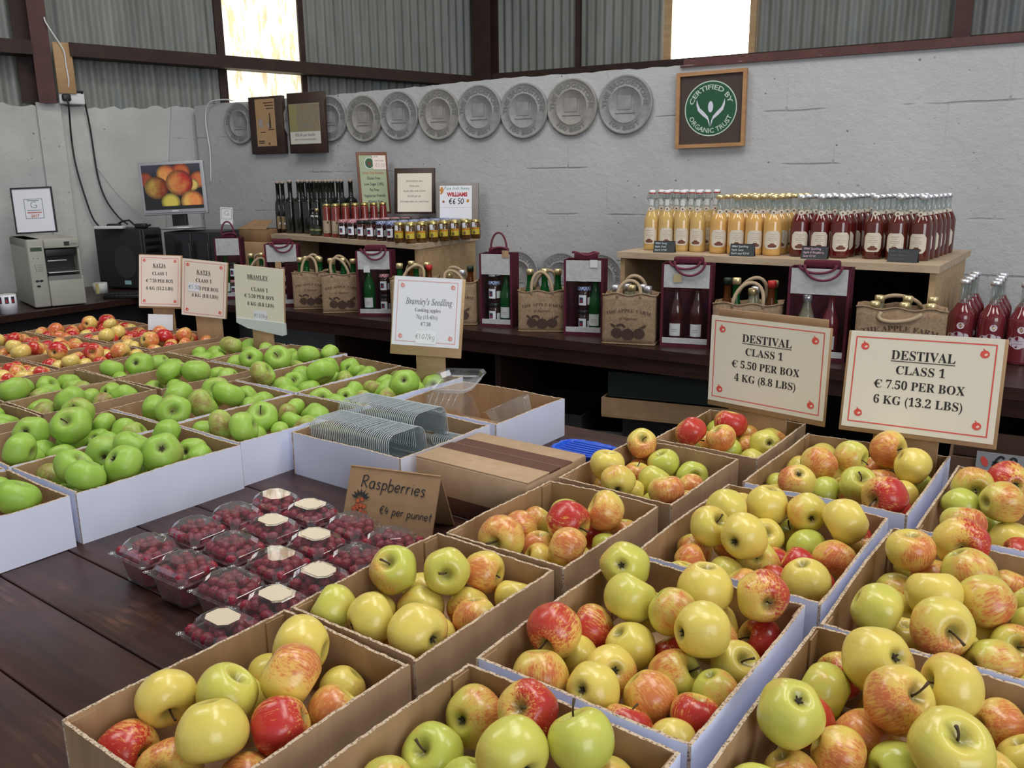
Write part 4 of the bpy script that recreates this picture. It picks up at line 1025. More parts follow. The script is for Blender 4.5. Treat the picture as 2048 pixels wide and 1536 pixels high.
def build_apples():
    rg = random.Random(3); one = {}
    for ln in APPLES.strip().split('\n'):
        q = ln.split(); b = q[0]; x, y, z, r = map(float, q[1:5]); ty = q[5]; e = tuple(map(float, q[6:9])); kd, row, rank, nr = map(int, q[9:])
        fam = 'G' if b[0] == 'G' else 'K' if b[0] == 'K' else 'D'
        me, zt, zb = rg.choice(SHAPES[fam])
        name = {'G': 'cooking_apple', 'K': 'red_apple', 'D': 'eating_apple'}[fam]
        o = bpy.data.objects.new(name, me); C.objects.link(o)
        o.location = (x, y, z); o.rotation_euler = e; s = r / 1.045
        o.scale = (s * rg.uniform(.97, 1.03), s * rg.uniform(.97, 1.03), s)
        t = TONE[ty]; o.color = (min(1, max(0, t[0] + rg.uniform(-.07, .07))), min(1, max(0, t[1] + rg.uniform(-.15, .15))), min(1, t[2] + rg.uniform(-.1, .1)), 1)
        if fam == 'K' and ty in ('y', 'yg'): o.color = (.5, .1, .5, 1)
        grp = 'apples in the ' + LANE[b]
        if row < 0: put(o, 'apple half buried under the top apples in the %s' % LANE[b], 'apple', grp)
        else: put(o, '%s apple, %s row, %s from %s side, %s' % (LOOK[ty], ROWS[nr][row], ORD[rank], 'punnet' if fam == 'D' else 'printer', LANE[b]), 'apple', grp)
        if kd == 1 or (fam == 'D' and row >= 0 and rg.random() < .25):
            c = bpy.data.objects.new('stem', rg.choice(STEMS)); C.objects.link(c); c.parent = o; c.location = (0, 0, zt)
        if kd == 2:
            c = bpy.data.objects.new('calyx', CALYX); C.objects.link(c); c.parent = o; c.location = (0, 0, -zb)

# ------------------------------------------------------------------ cartons
def panel(mb, L, h, t, bow, rg, mats=(0, 1, 2)):
    """upright board along x, outer face at y = 0 and inner face at y = t, its rim a little ragged"""
    n = max(12, int(L / 0.008)); vs = []
    for k in range(n + 1):
        x = -L / 2 + L * k / n; b = -bow * math.cos(PI * (x / L))
        z1 = h + rg.uniform(-.0009, .0009) + .0015 * math.sin(x * 17 + bow * 900)
        vs += [(x, b, 0), (x, b, z1), (x, t + b, z1), (x, t + b, 0)]
    base = len(mb.v)
    for a, mi in ((0, mats[0]), (1, mats[2]), (2, mats[1])):
        fs = [(4 * k + a, 4 * k + a + 1, 4 * k + 4 + a + 1, 4 * k + 4 + a) for k in range(n)]
        fs = [tuple(reversed(f)) for f in fs]
        mb.add(vs, fs, mi) if a == 0 else [mb.f.append(tuple(base + i for i in f)) or mb.m.append(mi) or mb.s.append(False) for f in fs]
    for k in (0, n):
        mb.f.append(tuple(base + 4 * k + i for i in range(4))); mb.m.append(mats[2]); mb.s.append(False)
def carton(key, box, label, outer, h=0.108, flaps=True, cat='carton', group='open cartons of apples', name='apple_carton', seed=0):
    u0, u1, v0, v1 = box; a, b = (u1 - u0) / 2, (v1 - v0) / 2; rg = random.Random(hash(key) % 1000 if False else sum(map(ord, key)) + seed)
    t = thing(name, label, cat, T((u0 + u1) / 2, (v0 + v1) / 2, TABLE), TA, group)
    mats = [M[outer], M['kraft'], M['flute']]; th = .0045
    bt = MB(); bt.box(-a + th, a - th, -b + th, b - th, 0.0, .004, 1); bt.build('bottom_panel', mats, t)
    for L, d, ang in ((2 * a, b, 0), (2 * a, b, PI), (2 * b - 2 * th, a, PI / 2), (2 * b - 2 * th, a, -PI / 2)):
        mb = MB(); mb.xf = Matrix.Rotation(ang, 4, 'Z') @ Matrix.Translation((0, -d, 0))
        panel(mb, L, h, th, rg.uniform(-.001, .003), rg); mb.xf = None
        mb.build('side_panel', mats, t)
    if flaps:
        for sx in (-1, 1):
            for sy in (-1, 1):
                mb = MB(); x = sx * (a - th); x2 = sx * (a - th - .032); y = sy * (b - th); y2 = sy * (b - th - .0025)
                mb.box(min(x, x2), max(x, x2), min(y, y2), max(y, y2), .004, h - .004, 0); mb.build('corner_flap', M['kraft'], t)
    return t
# ------------------------------------------------------------------ the barn
def block_paint(name, c1, c2, bw=0.45, bh=0.242, zoff=-0.06, joint=0.35):
    m, nt, b = _new(name)
    tc = N(nt, 'ShaderNodeTexCoord'); sp = N(nt, 'ShaderNodeSeparateXYZ'); nt.links.new(tc.outputs['Object'], sp.inputs[0])
    cb = N(nt, 'ShaderNodeCombineXYZ'); nt.links.new(sp.outputs[0], cb.inputs[0]); nt.links.new(math_(nt, 'ADD', sp.outputs[2], zoff), cb.inputs[1])
    wob = noise(nt, tc.outputs['Object'], 7, 2, out=1)
    v = N(nt, 'ShaderNodeVectorMath', operation='MULTIPLY_ADD'); v.inputs[1].default_value = (.012, .012, 0)
    nt.links.new(wob, v.inputs[0]); nt.links.new(cb.outputs[0], v.inputs[2])
    br = N(nt, 'ShaderNodeTexBrick'); nt.links.new(v.outputs[0], br.inputs['Vector']); br.inputs['Scale'].default_value = 1.0
    br.inputs['Brick Width'].default_value = bw; br.inputs['Row Height'].default_value = bh; br.inputs['Mortar Size'].default_value = .006; br.inputs['Mortar Smooth'].default_value = .6
    n1 = noise(nt, tc.outputs['Object'], 2.2, 5, .6); n2 = noise(nt, tc.outputs['Object'], 26, 4, .7)
    col = ramp(nt, n1, [(.3, c1), (.7, c2)])
    gaps = math_(nt, 'MULTIPLY', br.outputs['Fac'], smooth(nt, noise(nt, tc.outputs['Object'], 3.1, 3), .5, .62))
    horiz = math_(nt, 'ABSOLUTE', math_(nt, 'SUBTRACT', math_(nt, 'FRACT', math_(nt, 'DIVIDE', math_(nt, 'ADD', sp.outputs[2], zoff), bh)), .5))
    gaps = math_(nt, 'MULTIPLY', gaps, math_(nt, 'MULTIPLY_ADD', math_(nt, 'GREATER_THAN', horiz, .45), .85, .15))
    col = mixc(nt, math_(nt, 'MULTIPLY', gaps, joint), col, tuple(q * .55 for q in c1))
    vo = N(nt, 'ShaderNodeTexVoronoi'); vo.inputs['Scale'].default_value = 17; vo.inputs['Randomness'].default_value = 1; nt.links.new(tc.outputs['Object'], vo.inputs['Vector'])
    pit = math_(nt, 'SUBTRACT', 1.0, smooth(nt, math_(nt, 'ADD', vo.outputs['Distance'], math_(nt, 'MULTIPLY', n2, .20)), .13, .21))
    pit = math_(nt, 'MULTIPLY', pit, smooth(nt, noise(nt, tc.outputs['Object'], 3.7, 2), .42, .62))
    col = mixc(nt, math_(nt, 'MULTIPLY', pit, .85), col, (.12, .12, .125))
    nt.links.new(col, b.inputs['Base Color']); b.inputs['Roughness'].default_value = .75; b.inputs['Specular IOR Level'].default_value = .25
    hgt = math_(nt, 'SUBTRACT', math_(nt, 'MULTIPLY', n2, .8), math_(nt, 'MULTIPLY', gaps, joint * 1.3))
    hgt = math_(nt, 'SUBTRACT', hgt, math_(nt, 'MULTIPLY', pit, .6))
    bump(nt, b, hgt, .5, .012)
    return m
M['wall'] = block_paint('painted_block_wall', (.425, .432, .445), (.485, .492, .505), joint=.6)
M['wall_till'] = block_paint('rough_whitewash', (.44, .445, .44), (.60, .60, .585), joint=.03)
def tin(name, c1, c2, pitch):
    m, nt, b = _new(name)
    v = coords(nt, (1, 1, .12)); n1 = noise(nt, v, 9, 5, .65); n2 = noise(nt, coords(nt, (1, 1, .5)), 2.3, 4, .6)
    col = ramp(nt, n1, [(.3, c1), (.7, c2)])
    col = mixc(nt, math_(nt, 'MULTIPLY', smooth(nt, n2, .52, .68), .35), col, (.17, .165, .14))
    bl = noise(nt, coords(nt, (1, 1, .9)), 5.5, 3, .5)
    col = mixc(nt, math_(nt, 'MULTIPLY', smooth(nt, bl, .66, .76), .5), col, (.16, .24, .31))
    nt.links.new(col, b.inputs['Base Color']); b.inputs['Roughness'].default_value = .55; b.inputs['Metallic'].default_value = .0
    return m
M['tin'] = tin('weathered_corrugated_tin', (.165, .175, .165), (.30, .31, .295), .07)
def rooflight(name, col, strength, dirt):
    """translucent corrugated sheet with the bright sky behind it, dirt and leaves on its outside"""
    m, nt, b = _new(name)
    v = coords(nt, (1, 1, .25)); n1 = noise(nt, v, 16, 5, .75)
    k = smooth(nt, n1, .46, .60)
    c = mixc(nt, math_(nt, 'MULTIPLY', k, dirt), col, (col[0] * .42, col[1] * .33, col[2] * .16))
    nt.links.new(c, b.inputs['Emission Color']); b.inputs['Emission Strength'].default_value = strength
    nt.links.new(c, b.inputs['Base Color']); b.inputs['Roughness'].default_value = .5
    return m
M['glow_till'] = rooflight('yellowed_translucent_sheet', (1.0, .95, .78), 1.25, .75)
M['glow'] = rooflight('clear_translucent_sheet', (1.0, .98, .90), 5.0, .05)

def corrugated(name, frame_loc, rz, x0, x1, z0, z1, m, pitch=.076, amp=.013, y=0.0):
    mb = MB(); n = int((x1 - x0) / pitch * 8); vs = []
    for k in range(n + 1):
        x = x0 + (x1 - x0) * k / n; w = amp * math.cos(2 * PI * x / pitch)
        vs += [(x, y + w, z0), (x, y + w, z1)]
    b = len(vs)
    vs += [(q[0], q[1] + .0015, q[2]) for q in vs]
    fs = [(2 * k, 2 * k + 2, 2 * k + 3, 2 * k + 1) for k in range(n)] + [(b + 2 * k + 1, b + 2 * k + 3, b + 2 * k + 2, b + 2 * k) for k in range(n)]
    mb.add(vs, fs, 0, True); o = mb.build(name, m); o.location = frame_loc; o.rotation_euler = (0, 0, rz); return struct(o)
def sbox(name, loc, rz, dims, m):
    mb = MB(); mb.box(*dims); o = mb.build(name, m); o.location = loc; o.rotation_euler = (0, 0, rz); return struct(o)

def ragged_wall(name, loc, rz, x0, x1, y0, y1, top, m, rough, seed):
    rg = random.Random(seed); mb = MB(); n = int((x1 - x0) / .04); vs = []
    for k in range(n + 1):
        x = x0 + (x1 - x0) * k / n; z = top(x) + rg.uniform(-rough, rough)
        vs += [(x, y0, 0), (x, y0, z), (x, y1, z), (x, y1, 0)]
    fs = []
    for k in range(n):
        for a in (0, 1, 2): fs.append((4 * k + a, 4 * k + 4 + a, 4 * k + 5 + a, 4 * k + a + 1))
    fs += [(0, 1, 2, 3), (4 * n + 3, 4 * n + 2, 4 * n + 1, 4 * n)]
    mb.add(vs, fs); o = mb.build(name, m); o.location = loc; o.rotation_euler = (0, 0, rz); return struct(o)

O0 = Vector((0, 0, 0))
f = MB(); f.box(-8, 8, -6, 12, -.1, 0); struct(f.build('floor', M['floor']))
f = MB(); f.box(-8, 8, -2.4, 12, 4.9, 5.0); struct(f.build('ceiling', M['tin']))
def topB(s):
    for (a, za), (b, zb) in zip(((-4.9, 1.962), (-4.5, 1.966), (-3.6, 1.966), (-2.44, 1.987), (-1.09, 1.979)), ((-4.5, 1.966), (-3.6, 1.966), (-2.44, 1.987), (-1.09, 1.979), (3, 1.97))):
        if a <= s <= b: return za + (zb - za) * (s - a) / (b - a)
    return 1.966
ragged_wall('wall_back', O0, WA, -4.86, 3.0, 4.22, 4.40, topB, M['wall'], .0035, 4)
ragged_wall('wall_left', L0, LA, -3.0, .05, 0.0, .2, lambda t: 1.93 if t < -.5 else 1.93 + (t + .5) * .05, M['wall_till'], .012, 9)
# plaster pilaster under the steel post, and the grey return beside the corner
f = MB(); f.box(-.935, -.80, -.03, 0, 0, 1.945); o = f.build('trim_1', M['wall_till']); o.location = L0; o.rotation_euler = (0, 0, LA); struct(o)
f = MB(); f.prism([(-.11, 1.955), (.02, 1.955), (.02, 0), (-.26, 0), (-.22, 1.2)], -.012, 0, axis='y'); o = f.build('trim_2', M['wall']); o.location = L0; o.rotation_euler = (0, 0, LA); struct(o)
# tin sheets over the till wall, with the yellowed clear sheet between them
TS = .06
corrugated('wall_left_tin', L0, LA, -3.0, .262, 1.87, 4.9, M['tin'], y=TS)
corrugated('window_1', L0, LA, .262, .905, 1.87, 4.9, M['glow_till'], y=TS + .004)
corrugated('wall_left_tin', L0, LA, .905, 2.62, 1.87, 4.9, M['tin'], y=TS + .002)
for a, b in ((.255, .312), (.882, .925)): sbox('window_1_frame', L0, LA, (a, b, TS - .035, TS - .015, 1.9, 4.9), M['steel_dark'])
f = MB()
f.prism([(TS - .16, 2.222), (TS - .02, 2.222), (TS - .02, 2.302), (TS - .16, 2.302)], -.72, 2.52, axis='x')
o = f.build('trim_3', M['steel_dark']); o.location = L0; o.rotation_euler = (0, 0, LA); struct(o)
sbox('trim_4', L0, LA, (-3.0, -.93, TS - .16, TS - .02, 2.215, 2.295), M['steel_dark'])
f = MB(); f.box(-.925, -.825, -.075, -.065, 1.94, 4.9, 0); f.box(-.885, -.868, -.065, .04, 1.94, 4.9, 0); f.box(-1.0, -.9, .02, .03, 1.94, 4.9, 1)
o = f.build('column_1', [M['steel_red'], M['steel_dark']]); o.location = L0; o.rotation_euler = (0, 0, LA); struct(o)
# the far gable behind the block wall
NC = 6.62
corrugated('wall_far_tin', O0, WA, -4.0, -2.335, 1.9, 4.9, M['tin'], y=NC)
corrugated('window_2', O0, WA, -2.335, -1.70, 1.9, 4.9, M['glow'], y=NC + .004)
corrugated('wall_far_tin', O0, WA, -1.70, 2.6, 1.9, 4.9, M['tin'], y=NC)
for a, b in ((-2.36, -2.30), (-1.712, -1.665)): sbox('window_2_frame', O0, WA, (a, b, NC - .04, NC - .02, 2.3, 4.9), M['pine'])
sbox('trim_5', O0, WA, (-3.96, 2.6, NC - .14, NC - .02, 2.235, 2.318), M['steel_dark'])
sbox('wall_far', O0, WA, (-4.0, 2.6, NC - .10, NC + .1, 0, 2.235), M['steel_dark'])
f = MB(); f.box(-4.0, -3.83, NC - .16, NC - .15, 0, 4.9); f.box(-3.92, -3.90, NC - .15, NC - .02, 0, 4.9); f.box(-4.0, -3.83, NC - .03, NC - .02, 0, 4.9)
o = f.build('column_2', M['steel_dark']); o.rotation_euler = (0, 0, WA); struct(o)
f = MB(); f.box(-.37, -.27, NC - .18, NC - .17, 2.2, 4.9); f.box(-.325, -.31, NC - .17, NC - .02, 2.2, 4.9)
o = f.build('column_3', M['steel_red']); o.rotation_euler = (0, 0, WA); struct(o)
sbox('trim_6', O0, WA, (-2.45, -2.39, NC - .06, NC - .02, 2.3, 4.9), M['steel_dark']) if False else None
sbox('trim_7', O0, WA, (-3.10, -3.06, NC - .05, NC - .015, 2.3, 4.9), M['steel_dark'])
f = MB(); f.box(-1.42, 3.0, 4.205, 4.26, 1.972, 1.979); f.box(-1.42, 3.0, 4.255, 4.262, 1.97, 2.015)
o = f.build('trim_8', M['steel_red']); o.rotation_euler = (0, 0, WA); struct(o)

# ------------------------------------------------------------------ the big display table
t = thing('display_table', 'long dark stained plank table carrying the apple cartons and raspberry punnets', 'table', T(0, 0, 0), TA)
mb = MB(); rg = random.Random(8); edges = [.20, .311, .446, .587, .716, .86, 1.0, 1.142, 1.285, 1.43, 1.575, 1.72, 1.865, 2.003]
for a, b in zip(edges, edges[1:]):
    mb.rbox(a + .0012, b - .0012, -1.5, 4.1, TABLE - .035 + rg.uniform(-.001, .0), TABLE + (0 if a > .7 else rg.uniform(-.0012, 0)), .003, n=2)
for p in range(0): pass
mb.build('table_top', M['table'], t)
for a in (.26, 1.94):
    mb = MB(); mb.box(a - .014, a + .014, -1.4, 4.0, TABLE - .16, TABLE - .038); mb.build('apron', M['table'], t)
    for v in (-1.3, 1.3, 3.9):
        mb = MB(); mb.box(a - .04, a + .04, v - .04, v + .04, 0, TABLE - .037); mb.build('leg', M['table'], t)

# ------------------------------------------------------------------ the bench along the wall
t = thing('bench', 'long dark brown bench along the grey block wall carrying gift bags and crates', 'bench', (0, 0, 0), WA)
F1, F2 = (-3.55, 3.285), (1.6, 2.96)
mb = MB(); mb.prism([(-4.40, 3.33), F1, F2, (1.6, 4.215), (-4.40, 4.215)], BENCH - .04, BENCH); mb.build('bench_top', M['bench'], t)
mb = MB(); mb.prism([(F1[0], F1[1] + .012), (F2[0], F2[1] + .012), (F2[0], F2[1] + .03), (F1[0], F1[1] + .03)], BENCH - .10, BENCH - .04); mb.build('apron', M['bench'], t)
for s, w, n0 in ((-2.92, .03, 3.30), (-2.35, .05, 3.28), (-1.93, .03, 3.26), (-.62, .04, 3.2), (.6, .04, 3.1)):
    mb = MB(); mb.box(s - w / 2, s + w / 2, n0 + .02, 4.15, 0, BENCH - .04); mb.build('support_board', M['bench'], t)
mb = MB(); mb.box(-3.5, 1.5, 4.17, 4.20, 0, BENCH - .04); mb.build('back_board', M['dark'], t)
t = thing('till_desk', 'dark brown desk under the label printer and computer', 'desk', O0, WA)
mb = MB(); mb.prism([(-4.435, 1.6), (-4.41, 3.30), (-4.41, 4.205), (-4.90, 4.205), (-5.93, 1.6)], BENCH - .035, BENCH); mb.build('desk_top', M['bench'], t)
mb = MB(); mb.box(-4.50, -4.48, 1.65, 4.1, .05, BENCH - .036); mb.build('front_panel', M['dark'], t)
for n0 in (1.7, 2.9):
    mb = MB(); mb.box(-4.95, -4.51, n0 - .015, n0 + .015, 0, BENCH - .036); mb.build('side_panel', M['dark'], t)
# ------------------------------------------------------------------ cartons on the table
_ord = lambda k: LANE[k]
for k, b in BOXES.items():
    fam = k[0]
    outer = 'kraft' if (fam in 'DK' or k in ('G4', 'G6', 'G7', 'G8', 'G13', 'G9')) else 'white_board'
    lab = {'D': 'small brown carton of mixed yellow and red apples, ', 'E': 'large white-sided carton of mixed apples, ', 'F': 'large white-sided carton of mixed apples, ',
           'G': ('brown' if outer == 'kraft' else 'white-sided') + ' carton of green cooking apples, ', 'K': 'brown carton of small red apples, '}[fam] + LANE[k]
    g = 0.0015
    carton(k, (b[0] + g, b[1] - g, b[2] + g, b[3] - g), lab, outer, flaps=fam in 'DEF')
build_apples()

# ------------------------------------------------------------------ plaques and notices on the block wall
M['plaque'] = nmat('cast_grey_plaque', (.24, .24, .245), (.30, .30, .305), 30, .75, bmp=.15)
M['plaque_warm'] = nmat('cast_brown_grey_plaque', (.25, .24, .225), (.305, .295, .275), 30, .75, bmp=.15)
M['plaque_raised'] = mat('raised_plaque_letter', (.19, .19, .195), .8)
def plaque(s, z, d, label, warm=False, n=4.22, lean=0.0, grp='round cast plaques on the wall'):
    rad = d / 2; m = M['plaque_warm'] if warm else M['plaque']
    t = thing('wall_plaque', label, 'plaque', WL(s, n, z), 0, grp, rot=(R(-lean), 0, WA) if lean else (0, 0, WA))
    mb = MB(); mb.xf = Matrix.Rotation(PI / 2, 4, 'X')
    mb.lathe([(rad * .98, .0), (rad, .005), (rad, .018), (rad * .975, .022), (rad * .935, .022), (rad * .92, .0195), (rad * .635, .0195), (rad * .62, .022), (rad * .595, .022), (rad * .58, .0185), (.001, .0185)], 48); mb.xf = None
    mb.build('disc', m, t)
    mb = MB(); text(mb, 'THE BRIDGESTONE', rad * .23, 0, 0, y=-.0222, style='s', arc=(rad * .69, PI / 2), width=rad * 2.3, off=.02)
    text(mb, '100 BEST', rad * .20, 0, 0, y=-.0222, style='s', arc=(-rad * .84, -PI / 2), width=rad * 1.3, off=.02)
    mb.build('lettering', M['plaque_raised'], t)
    mb = MB(); q = rad * .36
    mb.box(-q, q, -.0215, -.0180, -q * .8, -q * .72); mb.box(q * .78, q * .88, -.0215, -.0180, -q * .7, q * .7)
    mb.box(-q * .8, q * .6, -.0205, -.0180, -q * .45, q * .85); mb.build('emblem', m, t)
WP = [(-4.431, .379, .265, 'before the tan bottle poster', 0), (-3.90, .378, .272, 'half covered by the picture board, till side', 0), (-3.655, .376, .272, 'half covered by the picture board, far side', 0),
      (-3.389, .365, .272, 'first clear plaque after the picture board', 1), (-3.127, .371, .278, 'second clear plaque after the picture board', 0), (-2.843, .367, .284, 'third clear plaque after the picture board', 1),
      (-2.571, .368, .290, 'fourth clear plaque after the picture board', 0), (-2.289, .361, .291, 'third plaque from the green certificate', 0), (-2.002, .366, .290, 'second plaque from the green certificate', 1), (-1.701, .364, .291, 'plaque closest to the green certificate', 0)]
for s, z, d, w, warm in WP:
    plaque(s, z + EYE, d, 'round grey cast plaque on the wall, ' + w, warm)
for s, w in ((-2.30, 'behind the three green bottles'), (-2.03, 'between two maroon wine bags'), (-1.80, 'by the end of the pale crate')):
    plaque(s, .79 + .138, .272, 'grey cast plaque leaning behind the bags, ' + w, False, 4.15, 7.0, 'plaques leaning at bench level')

def board(name, s, z, w, h, n, label, cat, m, th=.02, rz=0.0, lean=0.0, part='board'):
    t = thing(name, label, cat, WL(s, n, z), 0, None, rot=(R(-lean), 0, WA + rz))
    mb = MB(); mb.rbox(-w / 2, w / 2, 0, th, -h / 2, h / 2, .002, n=1); mb.build(part, m, t)
    return t
M['brown_board'] = nmat('brown_board', (.040, .022, .017), (.055, .030, .023), 12, .55)
M['poster_tan'] = nmat('tan_poster', (.40, .25, .125), (.46, .29, .15), 5, .5)
# poster with a bottle
t = board('poster_board', -4.17, EYE + .356, .29, .355, 4.185, 'brown board with a tan poster of a slim bottle, under the yellowed sheet', 'notice board', M['brown_board'], .033)
mb = MB(); mb.quad((-.085, -.002, -.13), (.085, -.002, -.13), (.085, -.002, .162), (-.085, -.002, .162)); p = mb.build('poster', M['poster_tan'], t)
mb = MB()
mb.prism([(.030, -.02), (.046, -.02), (.046, .02), (.043, .045), (.043, .075), (.034, .075), (.034, .045), (.030, .02)], -.003, -.0028, axis='y')
for k, (a, b, z) in enumerate(((-.01, .075, .135), (0, .075, .118), (.01, .075, .10), (-.07, -.02, -.10), (-.07, -.02, -.112), (-.05, -.005, -.045), (.02, .07, -.03))): mb.quad((a, -.003, z), (b, -.003, z), (b, -.003, z + .006), (a, -.003, z + .006))
mb.disc((.02, -.003, -.115), .007); mb.build('print', M['jute_print'], p)
mb = MB(); mb.quad((-.06, -.0028, -.01), (-.028, -.0028, -.01), (-.028, -.0028, .04), (-.06, -.0028, .04)); mb.disc((.022, -.0028, .0), .012); mb.build('print', mat('lilac_print', (.36, .30, .33), .7), p)
# picture board
def photo_mat():
    m, nt, b = _new('faded_food_photo')
    v = coords(nt); vo = N(nt, 'ShaderNodeTexVoronoi'); vo.inputs['Scale'].default_value = 38; nt.links.new(v, vo.inputs['Vector'])
    c = ramp(nt, vo.outputs['Distance'], [(.0, (.42, .40, .33)), (.3, (.18, .15, .13)), (.6, (.30, .22, .10)), (.9, (.24, .08, .06))])
    c = mixc(nt, noise(nt, v, 14, 3), c, (.24, .23, .16)); nt.links.new(c, b.inputs['Base Color']); b.inputs['Roughness'].default_value = .6
    return m
t = board('picture_board', -3.797, EYE + .355, .298, .362, 4.15, 'dark brown board with a food photograph above a cream card', 'notice board', M['brown_board'], .028)
mb = MB(); mb.quad((-.135, -.002, -.125), (.115, -.002, -.125), (.115, -.002, .115), (-.135, -.002, .115)); p = mb.build('card', mat('cream_card', (.62, .60, .52), .5), t)
mb = MB(); mb.quad((-.07, -.003, -.05), (.114, -.003, -.05), (.114, -.003, .114), (-.07, -.003, .114)); mb.build('photograph', photo_mat(), p)
mb = MB(); mb.quad((-.134, -.003, -.05), (-.071, -.003, -.05), (-.071, -.003, .114), (-.134, -.003, .114)); mb.build('photograph', mat('olive_print', (.28, .25, .11), .6), p)
mb = MB(); text(mb, '\u20ac8.50 per bottle', .024, -.01, -.078, y=-.003, style='s'); text(mb, 'your local country & apples', .016, -.01, -.102, y=-.003, style='s'); mb.build('lettering', M['ink_grey'], p)
# green certificate
t = thing('certificate', 'green round organic certificate on brown in a light wood frame on the wall', 'certificate', WL(-1.257, 4.195, EYE + .319), 0, None, rot=(0, R(-.7), WA))
w, h, fr = .17, .176, .017
mb = MB(); mb.box(-w + .01, w - .01, .0, .008, -h + .01, h - .01); mb.build('panel', mat('umber_card', (.058, .038, .032), .5), t)
mb = MB()
for a, b, c, d in ((-w, w, h - fr, h), (-w, w, -h, -h + fr), (-w, -w + fr, -h + fr, h - fr), (w - fr, w, -h + fr, h - fr)): mb.box(a, b, -.012, .014, c, d)
mb.build('frame', M['pine'] if False else nmat('oak_frame', (.36, .19, .085), (.44, .24, .11), 8, .5, (1, 1, 6)), t)
mb = MB(); mb.disc((0, -.0012, .004), .125, 64); e = mb.build('emblem', mat('organic_green', (.012, .085, .036), .5), t)
pale = mat('pale_green_white', (.48, .58, .52), .5)
mb = MB(); n = 64
for k in range(n):
    a, b = 2 * PI * k / n, 2 * PI * (k + 1) / n
    mb.quad(*[(r_ * math.cos(q), -.002, .004 + r_ * math.sin(q)) for r_, q in ((.1225, a), (.128, a), (.128, b), (.1225, b))])
mb.build('ring', pale, e)
mb = MB(); text(mb, 'CERTIFIED BY', .032, 0, .004, y=-.002, style='s', arc=(.088, PI / 2), width=.235, off=.018); text(mb, 'ORGANIC TRUST', .032, 0, .004, y=-.002, style='s', arc=(-.113, -PI / 2), width=.275, off=.018); mb.build('lettering', pale, e)
mb = MB(); mb.disc((0, -.002, .012), .0125, 24, ry=.026)
for sx in (-1, 1):
    L_ = [(.0, -.085), (-.012, -.050), (-.038, -.030), (-.060, -.008), (-.068, .020), (-.066, .044)]; R_ = [(-.060, .024), (-.050, .004), (-.030, -.014), (-.010, -.036), (-.002, -.060)]
    poly = [(sx * x - sx * .002, -.002, z + .004) for x, z in L_ + R_]
    for k in range(len(L_) - 1):
        j = len(L_) + len(R_) - 1 - k; i2 = min(j, len(poly) - 1)
        a, b = poly[k], poly[k + 1]; c = poly[len(poly) - 2 - k] if len(poly) - 2 - k > k + 1 else poly[k + 1]; d = poly[len(poly) - 1 - k]
        mb.add([a, b, c, d], [(0, 1, 2, 3)])
mb.build('motif', mat('emblem_white', (.62, .64, .72), .5), e)

# ------------------------------------------------------------------ price signs
def signmat(yaw, pitch, roll):
    rx = Vector((math.cos(yaw), math.sin(yaw), 0)); nf = Vector((math.sin(yaw), -math.cos(yaw), 0))
    u = Vector((0, 0, 1)) * math.cos(pitch) - nf * math.sin(pitch)
    X = rx * math.cos(roll) + u * math.sin(roll); Z = u * math.cos(roll) - rx * math.sin(roll); Y = Z.cross(X)
    return Matrix((X, Y, Z)).transposed().to_euler()
def price_sign(c, ypr, w, h, label, paper, lines, border, stakew, stakebot, ink='ink', back=(0, 0, 0, 0), stamp=True, bdr='red_ink', stakex=0.0, boardm='kraft', laminate=False):
    t = thing('price_sign', label, 'sign', (c[0], c[1], c[2] + EYE), 0, 'price signs along the back of the table', rot=signmat(*map(R, ypr)))
    l, r_, b, tp = back
    mb = MB(); mb.rbox(-w / 2 - l, w / 2 + r_, .001, .007, -h / 2 - b, h / 2 + tp, .0015, n=1); mb.build('backing_board', M[boardm], t)
    pz = R(ypr[1]); zc = c[2] + EYE
    mb = MB(); mb.xf = Matrix.Translation((0, .0078, -h * .25)) @ Matrix.Rotation(R(ypr[2]), 4, 'Y') @ Matrix.Rotation(pz, 4, 'X')
    drop = zc - (h * .25) * math.cos(pz) - (TABLE + .0095)
    mb.rbox(stakex - stakew / 2, stakex + stakew / 2, 0, .007, -drop, 0, .002, n=1); mb.build('stake', M[boardm if boardm != 'white_board' else 'kraft'], t)
    mb = MB(); mb.box(-w / 2, w / 2, -.0006, .001, -h / 2, h / 2); p = mb.build('paper', M[paper], t)
    if border:
        i, k = border; mb = MB(); y = -.0011; a, b2 = w / 2 - i, h / 2 - i
        mb.quad((-a, y, b2 - k), (a, y, b2 - k), (a, y, b2), (-a, y, b2)); mb.quad((-a, y, -b2), (a, y, -b2), (a, y, -b2 + k), (-a, y, -b2 + k))
        mb.quad((-a, y, -b2 + k), (-a + k, y, -b2 + k), (-a + k, y, b2 - k), (-a, y, b2 - k)); mb.quad((a - k, y, -b2 + k), (a, y, -b2 + k), (a, y, b2 - k), (a - k, y, b2 - k))
        mb.build('border', M[bdr], p)
    mb = MB()
    for q in lines: text(mb, q[0], q[1], q[2], q[3], y=-.0012, style=q[4] if len(q) > 4 else 'b', width=q[5] if len(q) > 5 else None, under=len(q) > 6 and q[6], off=q[7] if len(q) > 7 else 0)
    mb.build('lettering', M[ink], p)
    if stamp:
        i = border[0] + .019 * w / .3 + .002 if border else .03; d = .0086 * (w / .3) ** .6
        for sx in (-1, 1):
            for sz in (-1, 1):
                cx, cz = sx * (w / 2 - i), sz * (h / 2 - i)
                mb = MB(); mb.disc((cx, -.0012, cz), d, 16, 0, ry=d * .93); mb.disc((cx + d * .25, -.0016, cz - d * .1), d * .42, 8, 1, ry=d * .3, rot=.5); mb.tube([(cx - d * .1, -.0016, cz + d * .9), (cx - d * .35, -.0016, cz + d * 1.35)], d * .1, 4)
                mb.build('apple_stamp', [M[bdr], M['pale_ink']], p)
    return t, p
